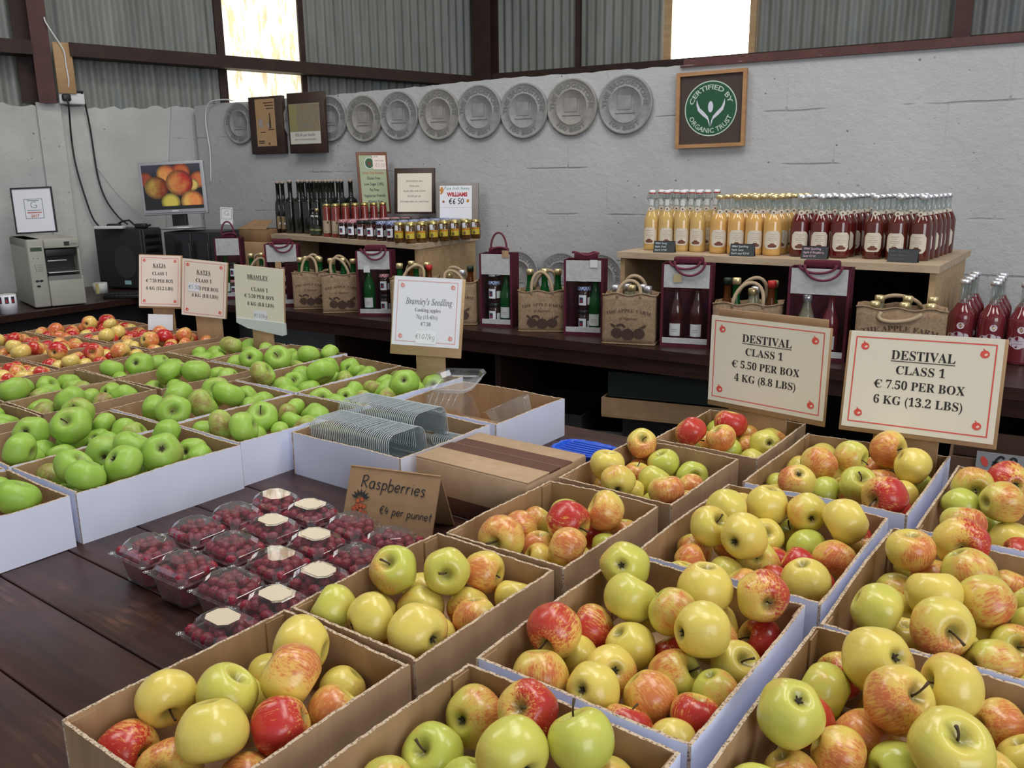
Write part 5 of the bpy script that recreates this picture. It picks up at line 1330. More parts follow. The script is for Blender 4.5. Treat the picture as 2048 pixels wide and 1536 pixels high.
price_sign((.619, 2.015, -.449), (-45.6, .9, .3), .312, .22, 'cream four kilo price sign with red border behind the fifth small carton', 'cream',
    [('DESTIVAL', .0285, 0, .052, 'b', .132, True), ('CLASS 1', .0265, -.005, .0195, 'b', .100), ('\u20ac 5.50 PER BOX', .0265, 0, -.0145, 'b', .180), ('4 KG (8.8 LBS)', .0265, 0, -.0485, 'b', .165)], (.011, .0022), .16, -.33, back=(.002, .004, .014, .0), stakex=-.02)
o = bpy.context.scene.objects['price_sign']
mb = MB(); mb.rbox(-.138, .150, .0008, .006, .105, .129, .0015, n=1); mb.build('backing_board', M['kraft_dark'], o)
price_sign((.873, 1.760, -.4365), (-40.3, 12.2, 2.5), .3045, .2155, 'cream six kilo price sign with red border by the big pink bottles', 'cream',
    [('DESTIVAL', .0290, .002, .050, 'b', .128, True), ('CLASS 1', .0265, 0, .0185, 'b', .098), ('\u20ac 7.50 PER BOX', .0265, 0, -.0145, 'b', .180), ('6 KG (13.2 LBS)', .0265, 0, -.0485, 'b', .178)], (.012, .0026), .135, -.30, back=(.006, .006, .010, .0), stakex=-.018)
price_sign((-.261, 2.584, -.394), (-12, 10, -2.2), .217, .212, 'white price sign with pink border on wood, for cooking apples by the punnet trays', 'paper',
    [("Bramley's Seedling", .0275, .006, .022, 'i', .150, False, .004), ('Cooking apples', .0165, .004, .0, 'b', .082, False, -.006), ('7kg (15.4lbs)', .0165, .002, -.0215, 'i', .068), ('\u20ac7.50', .0165, .0, -.043, 'b', .031, False, -.006)], (.012, .0016), .095, -.25, 'ink_grey', (.004, .009, .030, .0), True, 'pink_ink', stakex=.01, boardm='pine')
sg = [o for o in C.objects if o.name.startswith('price_sign')][-1]
mb = MB(); mb.quad((-.03, -.0014, -.098), (.035, -.0014, -.098), (.035, -.0014, -.058), (-.03, -.0014, -.058)); st = mb.build('sticker', mat('sticker_white', (.86, .87, .92), .5), sg)
mb = MB(); hand(mb, '\u20ac1.07/kg', .0085, .0, -.083, y=-.0018, w=.001, align='c'); mb.build('lettering', M['ink_grey'], st)
price_sign((-.935, 3.131, -.404), (-12, -4, -5.0), .195, .205, 'worn cream price sign without border, its foot wrapped in white plastic', 'cream',
    [('BRAMLEY', .0215, -.004, .056, 'b', .083, True), ('CLASS 1', .0195, .002, .0105, 'b', .067), ('\u20ac 5.50 PER BOX', .0195, .0, -.0165, 'b', .118), ('4 KG (8.8 LBS)', .0195, .004, -.0455, 'b', .108)], None, .085, -.24, back=(.001, .004, .0, .0), stamp=False)
sg = [o for o in C.objects if o.name.startswith('price_sign')][-1]
mb = MB(); mb.prism([(-.0965, -.10), (.101, -.10), (.104, -.145), (.09, -.150), (-.05, -.136), (-.0965, -.118)], -.003, .007, axis='y'); mb.build('plastic_wrap', mat('white_polythene', (.60, .64, .66), .3), sg)
mb = MB(); mb.quad((-.025, -.0014, -.112), (.03, -.0014, -.112), (.03, -.0014, -.062), (-.025, -.0014, -.062)); st = mb.build('sticker', M['paper'], sg)
mb = MB(); hand(mb, '\u20ac1.37/kg', .0072, .003, -.088, y=-.0018, w=.0009, align='c'); mb.build('lettering', M['ink'], st)
price_sign((-1.192, 3.280, -.400), (-3.8, 2, -6.0), .1755, .219, 'pinkish price sign with a corrected price sticker, above the red apples', 'pinkpaper',
    [('KATJA', .0215, -.003, .056, 'b', .055, True), ('CLASS 1', .0200, -.002, .024, 'b', .063), ('\u20ac 5.50 PER BOX', .0195, .002, -.0065, 'b', .110), ('4 KG (8.8 LBS)', .0195, .004, -.034, 'b', .105)], (.009, .0013), .105, -.27, back=(.001, .004, .001, .0), bdr='red_ink', stakex=.01)
sg = [o for o in C.objects if o.name.startswith('price_sign')][-1]
mb = MB(); mb.quad((-.062, -.0016, -.014), (-.018, -.0016, -.014), (-.018, -.0016, .018), (-.062, -.0016, .018)); st = mb.build('sticker', M['paper'], sg)
mb = MB(); hand(mb, '\u20ac5.50', .0085, -.040, -.004, y=-.002, w=.0013, align='c'); mb.build('lettering', mat('blue_ink', (.05, .05, .16), .5), st)
price_sign((-1.428, 3.443, -.3866), (5, 10, -3.0), .1637, .2057, 'pinkish six kilo price sign in front of the computer tower', 'pinkpaper',
    [('KATJA', .0205, -.002, .056, 'b', .050, True), ('CLASS 1', .0190, .0, .024, 'b', .058), ('\u20ac 7.50 PER BOX', .0190, .0, -.006, 'b', .106), ('6 KG (13.2 LBS)', .0190, .0, -.036, 'b', .106)], (.009, .0013), .085, -.18, back=(.001, .006, .008, .003), bdr='red_ink', stakex=.005)
sg = [o for o in C.objects if o.name.startswith('price_sign')][-1]
mb = MB(); mb.box(-.048, .05, .0055, .0070, -.20, -.135); mb.build('carton_print', M['paper'], sg)

# tent card for the raspberries
t = thing('tent_card', 'folded brown cardboard sign for raspberries beside the punnets', 'sign', (-.239, 1.628, TABLE + .129), 0, None, rot=(0, 0, R(-21)))
w, hh = .1025, .127; lean = R(24)
mb = MB(); mb.xf = Matrix.Rotation(-lean, 4, 'X'); mb.box(-w, w, 0, .003, -hh / math.cos(lean), 0); fp = mb.build('front_leaf', [M['kraft_dark']], t)
mb = MB(); mb.xf = Matrix.Rotation(lean, 4, 'X'); mb.box(-w, w, -.003, 0, -hh / math.cos(lean), 0); mb.build('back_leaf', [M['kraft_dark']], t)
mb = MB(); mb.xf = Matrix.Rotation(-lean, 4, 'X')
hand(mb, 'Raspberries', .0138, -.072, -.042, w=.0025, slope=-.03); hand(mb, '\u20ac4 per punnet', .0091, -.021, -.090, w=.0018, slope=-.02)
mb.build('lettering', M['ink'], fp)
mb = MB(); mb.xf = Matrix.Rotation(-lean, 4, 'X'); rg = random.Random(4)
cx, cz = -.068, -.086
for i in range(22):
    a = rg.uniform(0, 2 * PI); q = math.sqrt(rg.random()) * .0185; mb.disc((cx + q * math.cos(a), -.0012 - .00002 * i, cz + q * 1.1 * math.sin(a)), .0052, 10, 1); mb.disc((cx + q * math.cos(a), -.00121 - .00002 * i, cz + q * 1.1 * math.sin(a)), .0045, 10, 0)
for k in range(7):
    a = PI / 2 + (k - 3) * .42; p0 = Vector((cx + .006 * math.cos(a), -.002, cz + .019 + .004 * math.sin(a))); d = Vector((math.cos(a), 0, math.sin(a))); nn = Vector((-d.z, 0, d.x))
    mb.add([p0, p0 + d * .008 + nn * .003, p0 + d * .017, p0 + d * .008 - nn * .003], [(0, 1, 2, 3)], 1)
mb.build('drawing', [mat('orange_felt_pen', (.50, .10, .035), .7), M['ink']], fp)
# ------------------------------------------------------------------ punnets of raspberries
def berry_mesh(seed):
    """a raspberry: small round drupelets all over a blunt cone"""
    rg = random.Random(seed); mb = MB(); nu, nv, nd = 26, 18, 54; vs = []; ga = PI * (3 - math.sqrt(5))
    dr = []
    for i in range(nd):
        z = 1 - 2 * (i + .5) / nd; q = math.sqrt(1 - z * z); dr.append(Vector((q * math.cos(ga * i + seed), q * math.sin(ga * i + seed), z)))
    for i in range(nv + 1):
        t = PI * i / nv
        for k in range(nu):
            a = 2 * PI * (k + .5 * (i % 2)) / nu
            d = Vector((math.sin(t) * math.cos(a), math.sin(t) * math.sin(a), math.cos(t)))
            ang = math.acos(min(1, max(c.dot(d) for c in dr))); b_ = math.sqrt(max(0, 1 - (ang / .30) ** 2))
            p = d * (.80 + .24 * b_); vs.append((p.x * (1 - .14 * d.z), p.y * (1 - .14 * d.z), p.z * 1.08))
    fs = [(i * nu + k, (i + 1) * nu + k, (i + 1) * nu + (k + 1) % nu, i * nu + (k + 1) % nu) for i in range(nv) for k in range(nu)]
    mb.add(vs, fs, 0, True); o = mb.build('raspberry', M['berry']); me = o.data; bpy.data.objects.remove(o); return me
M['berry'] = nmat('raspberry_red', (.19, .007, .020), (.33, .020, .046), 60, .38, spec=.45)
M['berry_mass'] = nmat('raspberry_mass', (.13, .006, .016), (.24, .014, .034), 90, .5, bmp=.8, bscale=120, bdist=.006)
BERRY = [berry_mesh(i) for i in range(3)]
def octa(a, b, c, z):
    """rectangle a by b (half sizes) with its corners cut by c"""
    return [(a - c, -b, z), (a, -b + c, z), (a, b - c, z), (a - c, b, z), (-a + c, b, z), (-a, b - c, z), (-a, -b + c, z), (-a + c, -b, z)]
def shell(mb, rings, cap_top=False, cap_bot=False, sm=False, mi=0):
    vs = [p for q in rings for p in q]; n = len(rings[0]); fs = []
    for i in range(len(rings) - 1):
        for k in range(n): fs.append((i * n + k, i * n + (k + 1) % n, (i + 1) * n + (k + 1) % n, (i + 1) * n + k))
    if cap_bot: fs.append(tuple(reversed(range(n))))
    if cap_top: fs.append(tuple((len(rings) - 1) * n + k for k in range(n)))
    mb.add(vs, fs, mi, sm)
PU = [[(.742, 1.372), (.842, 1.374), (.930, 1.373), (1.022, 1.368)], [(.738, 1.252), (.836, 1.252), (.930, 1.262), (1.026, 1.265)], [(.742, 1.128), (.840, 1.134), (.934, 1.142), (1.028, 1.146)], [(.652, 1.020), (.744, 1.016), (.840, 1.022), (.932, 1.028), (1.020, 1.034)]]
M['sticker_clear'] = mat('yellowed_sticker', (.70, .60, .46), .3)
pl, pw = .050, .0415       # half length along v, half width along u
first = None; rg = random.Random(11); nb = 0
pos_words = {0: 'white-box', 1: 'second', 2: 'third', 3: 'carton-side'}
for r_, row in enumerate(PU):
    for c_, (u, v) in enumerate(row):
        rz = TA + PI / 2 + rg.uniform(-.035, .035)
        lab = 'clear punnet of raspberries, %s of the %s row' % (ORD[c_], pos_words[r_])
        loc = T(u, v, TABLE)
        if first is None:
            t = thing('raspberry_punnet', lab, 'punnet', loc, rz, 'clear raspberry punnets')
            mb = MB(); shell(mb, [octa(pl * .72, pw * .70, .008, .001), octa(pl * .76, pw * .74, .008, .004), octa(pl * .97, pw * .95, .010, .048), octa(pl * 1.0, pw * .98, .010, .049)], cap_bot=True); mb.build('tray', M['punnet'], t)
            mb = MB(); shell(mb, [octa(pl * 1.0, pw * .98, .010, .0495), octa(pl * 1.09, pw * 1.065, .010, .0497), octa(pl * 1.09, pw * 1.065, .010, .0513), octa(pl * .98, pw * .97, .011, .0517)])
            for sx in (-1, 1):
                for sy in (-1, 1): mb.lathe([(.0055, .0515), (.006, .053), (.003, .0545)], 8, 0, (sx * pl * 1.02, sy * pw * 1.0, 0))
            mb.build('rim', M['punnet'], t)
            mb = MB(); shell(mb, [octa(pl * .98, pw * .97, .011, .0515), octa(pl * .95, pw * .94, .013, .060), octa(pl * .92, pw * .90, .015, .0605), octa(pl * .86, pw * .84, .016, .069), octa(pl * .66, pw * .62, .013, .0775), octa(pl * .63, pw * .59, .012, .0778)], cap_top=True); mb.build('lid', M['punnet'], t)
            mb = MB(); mb.add([(x * .9, y * .82, .0782) for x, y, z in octa(pl * .60, pw * .58, .012, 0)], [tuple(range(8))]); stick = mb.build('sticker', M['sticker_clear'], t)
            first = (t, stick)
            kids = tree(t)
        else:
            t = dup(first[0], [q for q in kids if q[0] is not stick], loc, rz, lab)
            if (r_, c_) in ((1, 2), (1, 3), (2, 2), (3, 0), (3, 1), (3, 2)):
                k = stick.copy(); C.objects.link(k); k.parent = t
        mb = MB(); shell(mb, [octa(pl * .68, pw * .66, .008, .004), octa(pl * .88, pw * .85, .010, .044), octa(pl * .6, pw * .58, .010, .052)], True, True)
        o = mb.build('raspberries', M['berry_mass']); o.location = loc; o.rotation_euler = (0, 0, rz); o['kind'] = 'stuff'
        put(o, 'raspberries filling the lower part of the punnet, %s of the %s row' % (ORD[c_], pos_words[r_]), 'raspberries')
        Rm = Matrix.Rotation(rz, 4, 'Z'); placed = []
        for i in range(17):
            for _ in range(30):
                x, y = rg.uniform(-pl * .78, pl * .78), rg.uniform(-pw * .76, pw * .76)
                if all((x - a) ** 2 + (y - b) ** 2 > .0148 ** 2 for a, b in placed): break
            else: continue
            placed.append((x, y)); e = 1 - max(abs(x) / pl, abs(y) / pw) ** 2
            q = bpy.data.objects.new('raspberry', rg.choice(BERRY)); C.objects.link(q)
            q.location = loc + Rm @ Vector((x, y, .0525 + .0085 * e + rg.uniform(-.002, .002))); q.scale = (.0098,) * 3 if rg.random() < .5 else (.0088, .0088, .0098)
            q.rotation_euler = (rg.uniform(0, 6), rg.uniform(0, 6), rg.uniform(0, 6))
            put(q, 'red raspberry under the lid of the punnet, %s of the %s row' % (ORD[c_], pos_words[r_]), 'raspberry', 'raspberries on top in the punnet, %s of the %s row' % (ORD[c_], pos_words[r_])); nb += 1
        for sx, sy, n_ in ((1, 0, 3), (0, -1, 2), (0, 1, 2)) if False else ():
            pass

bpy.data.objects.remove(first[1])
# ------------------------------------------------------------------ boxes with empty punnets
carton('H1', (1.266, 1.583, 1.246, 1.612), 'white carton holding stacks of nested empty clear punnets', 'white_board', flaps=False, group='white cartons of empty packaging', name='packaging_carton')
carton('H2', (1.600, 1.912, 1.238, 1.602), 'white carton holding two loose clear plastic containers', 'white_board', flaps=False, group='white cartons of empty packaging', name='packaging_carton')
def nested(uc, v0, v1, n, z0, hw, hh, tilt, where, skew=0.0):
    """empty punnets nested in a lying stack: each one a thin arched tray, its open side down"""
    m = MB(); prof = []
    rr = .026
    for k in range(7):
        a = PI / 2 * k / 6; prof.append((-hw + rr - rr * math.cos(a), hh - rr + rr * math.sin(a)))
    prof = [(-hw - .004, 0), (-hw, .004)] + prof
    prof = prof + [(-x, z) for x, z in reversed(prof)]
    d = .004
    A = [(x, 0, z) for x, z in prof]; B = [(x * .91, d * 3.6, z * .92) for x, z in prof]
    n_ = len(prof)
    m.add(A + B, [(k, k + 1, n_ + k + 1, n_ + k) for k in range(n_ - 1)], 0, True)
    m.tube(A, .0008, 5, 1)
    proto = None
    for i in range(n):
        f_ = i / (n - 1); v = v0 + (v1 - v0) * f_
        loc = T(uc + skew * f_ + random.uniform(-.0003, .0003), v, z0 + random.uniform(-.0003, .0003))
        if proto is None:
            o = m.build('empty_punnet', [M['punnet_stack'], M['punnet_edge']]); proto = o
        else:
            o = proto.copy(); C.objects.link(o)
        o.location = loc; o.rotation_euler = (R(-tilt), 0, TA)
        o.scale = (1 + random.uniform(-.003, .003), 1, 1 + random.uniform(-.003, .003))
        put(o, 'clear empty punnet nested in the %s' % where, 'punnet', 'empty punnets nested in the %s' % where)
z0 = TABLE + .066
nested(1.355, 1.305, 1.565, 42, z0, .062, .074, 6, 'lower stack by the raspberry side')
nested(1.470, 1.335, 1.590, 42, z0 + .014, .060, .078, 6, 'taller stack by the window side', .0)
nested(1.535, 1.262, 1.335, 12, TABLE + .045, .040, .052, 50, 'small tipped stack at the carton corner', .0)
for k, (uc, v0, v1, zt) in enumerate(((1.355, 1.30, 1.57, .064), (1.47, 1.32, 1.60, .076))):
    for j in range(0):
        pass
# a block of empty punnets lies underneath, hardly seen
mb = MB()
for i in range(10):
    mb.rbox(-.14 + .001 * (i % 3), .14, -.16, .155, .006 + i * .0058, .006 + i * .0058 + .0022, .001, n=1)
o = mb.build('empty_punnets', M['punnet_stack']); o.location = T(1.424, 1.43, TABLE); o.rotation_euler = (0, 0, TA); o['kind'] = 'stuff'; put(o, 'flat layer of empty punnets lying in the white carton under the stacks', 'punnets')
def loose(u, v, z, rot, label, lid):
    t = thing('plastic_container', label, 'container', T(u, v, z), 0, 'loose clear containers in the white carton', rot=rot)
    a, b = .075, .058
    mb = MB(); shell(mb, [octa(a * .72, b * .72, .016, 0), octa(a * .76, b * .76, .016, .004), octa(a * .95, b * .95, .020, .055), octa(a * 1.06, b * 1.06, .020, .056), octa(a * 1.06, b * 1.06, .020, .058)], cap_bot=True)
    for k in range(5): mb.tube([(-a * .5 + a * .25 * k, -b * .80, .008), (-a * .55 + a * .275 * k, -b * .955, .052)], .0012, 5); mb.tube([(-a * .5 + a * .25 * k, b * .80, .008), (-a * .55 + a * .275 * k, b * .955, .052)], .0012, 5)
    mb.build('tray', M['punnet2'], t)
    if lid:
        mb = MB(); mb.xf = Matrix.Translation((0, b * 1.06, .057)) @ Matrix.Rotation(R(100), 4, 'X'); shell(mb, [[(x, y + b * 1.06, z) for x, y, z in q] for q in (octa(a * 1.06, b * 1.06, .02, 0), octa(a * .94, b * .94, .02, .002), octa(a * .86, b * .86, .02, .016), octa(a * .6, b * .6, .02, .019))], cap_top=True); mb.build('lid', M['punnet2'], t)
M['punnet2'] = clear('clear_container', (.93, .95, .96), .10, .05, edge=.6, body=.07, bodycol=(.7, .75, .77))
loose(1.690, 1.490, TABLE + .055, (R(62), R(4), TA + R(100)), 'clear plastic container tipped up in the white carton, its open lid raised', True)
loose(1.810, 1.335, TABLE + .050, (R(-25), R(10), TA + R(25)), 'clear plastic container lying at the outer end of the white carton', False)

# closed carton with brown bands, and the blue punnet trays behind it
t = thing('closed_carton', 'closed brown carton with two dark brown bands beside the raspberry sign', 'carton', T(1.40, 1.072, TABLE), TA)
a, b, h = .113, .150, .112
def banded(z_top):
    m, nt, bb = _new('banded_kraft')
    tc = N(nt, 'ShaderNodeTexCoord'); sp = N(nt, 'ShaderNodeSeparateXYZ'); nt.links.new(tc.outputs['Object'], sp.inputs[0])
    k = math_(nt, 'LESS_THAN', math_(nt, 'ABSOLUTE', math_(nt, 'SUBTRACT', sp.outputs[0], .012)), .045)
    k2 = math_(nt, 'LESS_THAN', math_(nt, 'ABSOLUTE', math_(nt, 'SUBTRACT', sp.outputs[0], .012)), .0022)
    k = math_(nt, 'SUBTRACT', k, math_(nt, 'MULTIPLY', k2, .5), None, True)
    top = math_(nt, 'GREATER_THAN', sp.outputs[2], h - .003)
    low = math_(nt, 'LESS_THAN', sp.outputs[2], .040)
    k = math_(nt, 'MAXIMUM', math_(nt, 'MULTIPLY', k, top), math_(nt, 'MULTIPLY', low, 1.0))
    n = noise(nt, tc.outputs['Object'], 40, 3); base = ramp(nt, n, [(.3, (.42, .285, .175)), (.7, (.48, .33, .21))])
    nt.links.new(mixc(nt, k, base, (.125, .058, .040)), bb.inputs['Base Color']); bb.inputs['Roughness'].default_value = .7; bb.inputs['Specular IOR Level'].default_value = .25
    return m
mb = MB(); mb.rbox(-a, a, -b, b, 0, h, .003, n=1); mb.build('box', banded(h), t)
mb = MB(); mb.rbox(-a + .002, .012, -b - .0008, b + .0008, h - .0005, h + .0022, .0008, n=1); mb.build('lid_flap', banded(h), t)
t = thing('plastic_tray', 'bright blue ribbed plastic tray on the table behind the banded carton', 'tray', T(1.795, 1.10, TABLE), TA)
mb = MB(); n = 40; rings = []
for z, s_ in ((.0, .86), (.004, .9), (.018, 1.0), (.020, 1.0), (.020, .9), (.006, .8)):
    rings.append([((.060 + .003 * math.cos(20 * 2 * PI * k / n / 1.0 if False else (k % 2) * PI)) * s_ * math.copysign(abs(math.cos(2 * PI * k / n)) ** .6, math.cos(2 * PI * k / n)), (.085 + .003 * ((k % 2) * 2 - 1)) * s_ * math.copysign(abs(math.sin(2 * PI * k / n)) ** .6, math.sin(2 * PI * k / n)), z) for k in range(n)])
shell(mb, rings, True, True, True)
for k in range(6): mb.rbox(-.045 + .016 * k, -.037 + .016 * k, -.06, .06, .006, .021, .003, n=2)
mb.build('tray', mat('bright_blue_plastic', (.010, .085, .62), .35), t)
# ------------------------------------------------------------------ crates on the bench
def plank_crate(key, FL, FR, BR, BL, ztop, label, name='display_crate'):
    """plank crate of four corners in the wall frame: top boards on two end boards and a back board"""
    c = [Vector(q) for q in (FL, FR, BR, BL)]; o = c[0]
    L_ = (c[1] - c[0]).length; ang = math.atan2(c[1].y - c[0].y, c[1].x - c[0].x)
    t = thing(name, label, 'crate', WL(FL[0], FL[1], BENCH), WA, None)
    h = ztop - BENCH; k = 3
    P_ = lambda a, b: tuple((c[0] + (c[1] - c[0]) * a) * (1 - b) + (c[3] + (c[2] - c[3]) * a) * b - o)
    for i in range(k):
        b0, b1 = i / k + .003, (i + 1) / k - .003
        mb = MB(); mb.prism([P_(-.006, b0), P_(1.008, b0), P_(1.008, b1), P_(-.006, b1)], h - .026, h)
        mb.build('top_board', M['plank'], t)
    for a0, a1 in ((.002, .018), (.982, .998)):
        mb = MB(); mb.prism([P_(a0, .03), P_(a1, .03), P_(a1, .97), P_(a0, .97)], 0, h - .0265); mb.build('end_board', M['pine'], t)
    mb = MB(); mb.prism([P_(.019, .94), P_(.981, .94), P_(.981, .965), P_(.019, .965)], 0, h - .0265); mb.build('back_board', M['steel_dark'], t)
    return t, ang, L_, 0
ZL = EYE - .307; ZR = EYE - .312
crL, aL, LL, DL = plank_crate('L', (-3.84, 3.83), (-2.50, 3.46), (-2.565, 4.15), (-3.80, 4.195), ZL, 'pale wooden crate on the bench with jars, sauces and dark bottles on top')
crR, aR, LR, DR = plank_crate('R', (-1.425, 3.475), (-.165, 3.345), (-.09, 4.13), (-1.40, 4.195), ZR, 'long pale wooden crate on the bench carrying the sparkling juice bottles')

# ------------------------------------------------------------------ bottles
def liquid(name, c1, c2, rough=.12, coat=.6):
    m, nt, b = _new(name)
    sp = N(nt, 'ShaderNodeSeparateXYZ'); nt.links.new(N(nt, 'ShaderNodeTexCoord').outputs['Generated'], sp.inputs[0])
    nt.links.new(mixc(nt, noise(nt, coords(nt), 20, 2), c1, c2), b.inputs['Base Color'])
    b.inputs['Roughness'].default_value = rough; b.inputs['Coat Weight'].default_value = coat; b.inputs['Coat Roughness'].default_value = .04
    return m
M['juice_cloudy'] = liquid('cloudy_apple_juice', (.56, .36, .115), (.64, .43, .16))
M['juice_gold'] = liquid('golden_apple_juice', (.60, .33, .09), (.68, .40, .13))
M['juice_rasp'] = liquid('raspberry_juice', (.095, .010, .009), (.125, .014, .012))
M['juice_black'] = liquid('blackcurrant_juice', (.115, .022, .013), (.085, .014, .010))
M['juice_pink'] = liquid('pink_juice', (.13, .015, .022), (.17, .022, .030))
M['juice_dark'] = liquid('dark_red_juice', (.045, .008, .008), (.06, .012, .010))
M['dark_glass'] = liquid('near_black_glass', (.007, .009, .007), (.010, .012, .009))
M['green_glass'] = clear('green_bottle_glass', (.06, .36, .09), .05, .04, edge=.35, body=.55, bodycol=(.010, .115, .025))
M['neck_glass'] = clear('clear_bottle_glass', (.84, .88, .87), .06, .03, edge=.45, body=.10, bodycol=(.5, .52, .5))
M['label'] = mat('cream_label', (.66, .59, .49), .6)
M['label_white'] = mat('white_label', (.62, .64, .64), .6)
M['label_print'] = mat('russet_label_print', (.15, .05, .03), .7)
M['label_line'] = mat('label_small_print', (.42, .36, .30), .7)
M['kraft_label'] = mat('old_gold_label', (.26, .19, .10), .7)
def spark_proto(name, juice, capm, label, swing=False, fill=.168, cat='bottle', group=None, big=False):
    t = thing(name, label, cat, (0, 0, 0), 0, group)
    if big: r, sh, nk, H, rn = .044, .150, .222, .286, .0145
    elif swing: r, sh, nk, H, rn = .0345, .120, .200, .247, .0135
    else: r, sh, nk, H, rn = .0365, .128, .195, .237, .0135
    full = [(r * .86, 0), (r * .97, .003), (r, .012), (r, sh * .6), (r, sh)]
    for k in range(1, 9):
        q = k / 8; full.append((r + (rn - r) * (0.5 - 0.5 * math.cos(PI * q)), sh + (nk - sh) * q))
    full += [(rn * .97, H - .012), (rn * 1.12, H - .010), (rn * 1.12, H - .002), (rn, H)]
    def cut(z0, z1):
        out = []
        for (a, za), (b, zb) in zip(full, full[1:]):
            if zb <= z0 or za >= z1: continue
            lo, hi = max(za, z0), min(zb, z1)
            f_ = lambda z: a + (b - a) * (z - za) / max(zb - za, 1e-9)
            if not out: out.append((f_(lo), lo))
            out.append((f_(hi), hi))
        return out
    fz = fill if not big else .205
    mb = MB(); mb.lathe(cut(0, fz), 22); mb.build('filled_body', M[juice], t)
    mb = MB(); mb.lathe(cut(fz, H), 18, cap=False); mb.build('neck', M['neck_glass'], t)
    mb = MB()
    if swing:
        mb.lathe([(.0125, H - .003), (.0150, H), (.0150, H + .010), (.010, H + .014)], 16, 0); mb.lathe([(.0152, H - .002), (.0155, H + .003)], 16, 1, cap=False)
        c = mb.build('stopper', [M['white'], M['red_cap']], t)
        mb = MB()
        for sx in (-1, 1): mb.tube([(sx * .0155, 0, H + .008), (sx * .019, -.004, H - .006), (sx * .020, -.008, H - .026), (sx * .0145, -.003, H - .034)], .0011, 5)
        mb.tube([(-.020, -.008, H - .026), (-.010, -.017, H - .020), (.010, -.017, H - .020), (.020, -.008, H - .026)], .0011, 5)
        mb.build('wire_bail', mat('bail_wire', (.25, .25, .26), .3, 1.0), t)
    else:
        mb.lathe([(rn * 1.22, H - .013), (rn * 1.28, H - .004), (rn * 1.22, H + .003), (rn * .95, H + .0045)], 18); mb.build('cap', M[capm], t)
    if big:
        mb = MB()
        for dx, dz, q in ((-.023, 0, .016), (0, .004, .019), (.023, .0, .016), (.0, -.014, .017), (-.014, -.008, .015), (.014, -.010, .015)):
            mb.add([(r * 1.012 * math.sin((dx + q * math.cos(a)) / r), -r * 1.012 * math.cos((dx + q * math.cos(a)) / r), .085 + dz + q * .8 * math.sin(a)) for a in [2 * PI * k / 14 for k in range(14)]], [tuple(range(14))], 0)
        l = mb.build('label', mat('pink_white_label', (.56, .48, .55), .6), t)
        mb = MB()
        mb.add([(r * 1.014 * math.sin((.006 + .0125 * math.cos(a)) / r), -r * 1.014 * math.cos((.006 + .0125 * math.cos(a)) / r), .126 + .0125 * math.sin(a)) for a in [2 * PI * k / 16 for k in range(16)]], [tuple(range(16))], 0)
        mb.add([(r * 1.02 * math.sin((.006 + .005 * math.cos(a)) / r), -r * 1.02 * math.cos((.006 + .005 * math.cos(a)) / r), .126 + .005 * math.sin(a)) for a in [2 * PI * k / 10 for k in range(10)]], [tuple(range(10))], 1)
        for dz in (.0, .010): mb.patch(r * 1.02, -.32, .32, .086 - dz, .0885 - dz, 2, 6)
        mb.build('badge', [mat('pink_badge', (.66, .55, .60), .6), M['gold'], mat('mauve_print', (.40, .32, .40), .6)], t)
    else:
        mb = MB(); mb.patch(r * 1.012, -.92, .92, .028, .100, 0, 14, .016); l = mb.build('label', M['label'], t)
        mb = MB(); mb.patch(r * 1.022, -.52, .52, .034, .046, 0, 10, .006); mb.patch(r * 1.022, -.24, .24, .044, .051, 0, 6, .002)
        for dz, q in ((.086, .40), (.078, .24), (.070, .46), (.063, .46), (.056, .2)): mb.patch(r * 1.018, -q, q, dz, dz + .0022, 1, 8)
        mb.build('print', [M['label_print'], M['label_line']], l)
        if swing:
            mb = MB(); mb.patch(.0165, -.6, .6, H - .052, H - .026, 0, 6); mb.build('neck_label', M['label_white'], t)
        zt = .172 if not swing else .180; rr = .024 if not swing else .0215
        mb = MB(); mb.disc((0, -rr, zt), .0105, 18); mb.disc((0, -rr - .0004, zt), .0038, 10, 1); mb.patch(rr * .92, .1, .9, zt - .006, zt + .006, 0, 4); mb.build('neck_tag', [M['label'], M['label_print']], t)
    return t
CNT = {}
def face(x, y): return -math.atan2(x, y)
def bottle_block(proto, kids, s0, n0, ns, ds, nn, dn, lab, group, rg, drift=0.0, z=ZR, jit=.0012, skip=()):
    """rows of bottles standing on a crate; ns across and nn deep, in wall frame turned with the crate"""
    used = False
    for j in range(nn):
        for i in range(ns):
            if (i, j) in skip: continue
            p = WL(s0 + ds * i + drift * j + rg.uniform(-jit, jit), n0 + dn * j - .10 * ds * i + rg.uniform(-jit, jit), z)
            l = lab(i, j); rz = face(p.x, p.y) + rg.uniform(-.25, .25) - .08
            if not used: proto.location = p; proto.rotation_euler = (0, 0, rz); proto['label'] = l; used = True
            else: dup(proto, kids, p, rz, l, group)
rg = random.Random(2)
P = spark_proto('juice_bottle', 'juice_cloudy', None, 'x y z w', True, .178, group='wire-topped apple juice bottles'); K = tree(P)
bottle_block(P, K, -1.335, 3.635, 4, .073, 3, .088, lambda i, j: 'wire-topped bottle of cloudy juice, %s in the %s row' % (ORD[i], ORD[j]), 'wire-topped apple juice bottles', rg, .012)
P = spark_proto('juice_bottle', 'juice_gold', 'gold', 'x', group='gold-capped golden juice bottles'); K = tree(P)
bottle_block(P, K, -1.015, 3.575, 4, .0765, 6, .080, lambda i, j: 'gold-capped bottle of golden juice, %s in the %s row' % (ORD[i], ORD[j]), 'gold-capped golden juice bottles', rg, .010)
P = spark_proto('juice_bottle', 'juice_rasp', 'silver', 'x', group='silver-capped raspberry juice bottles'); K = tree(P)
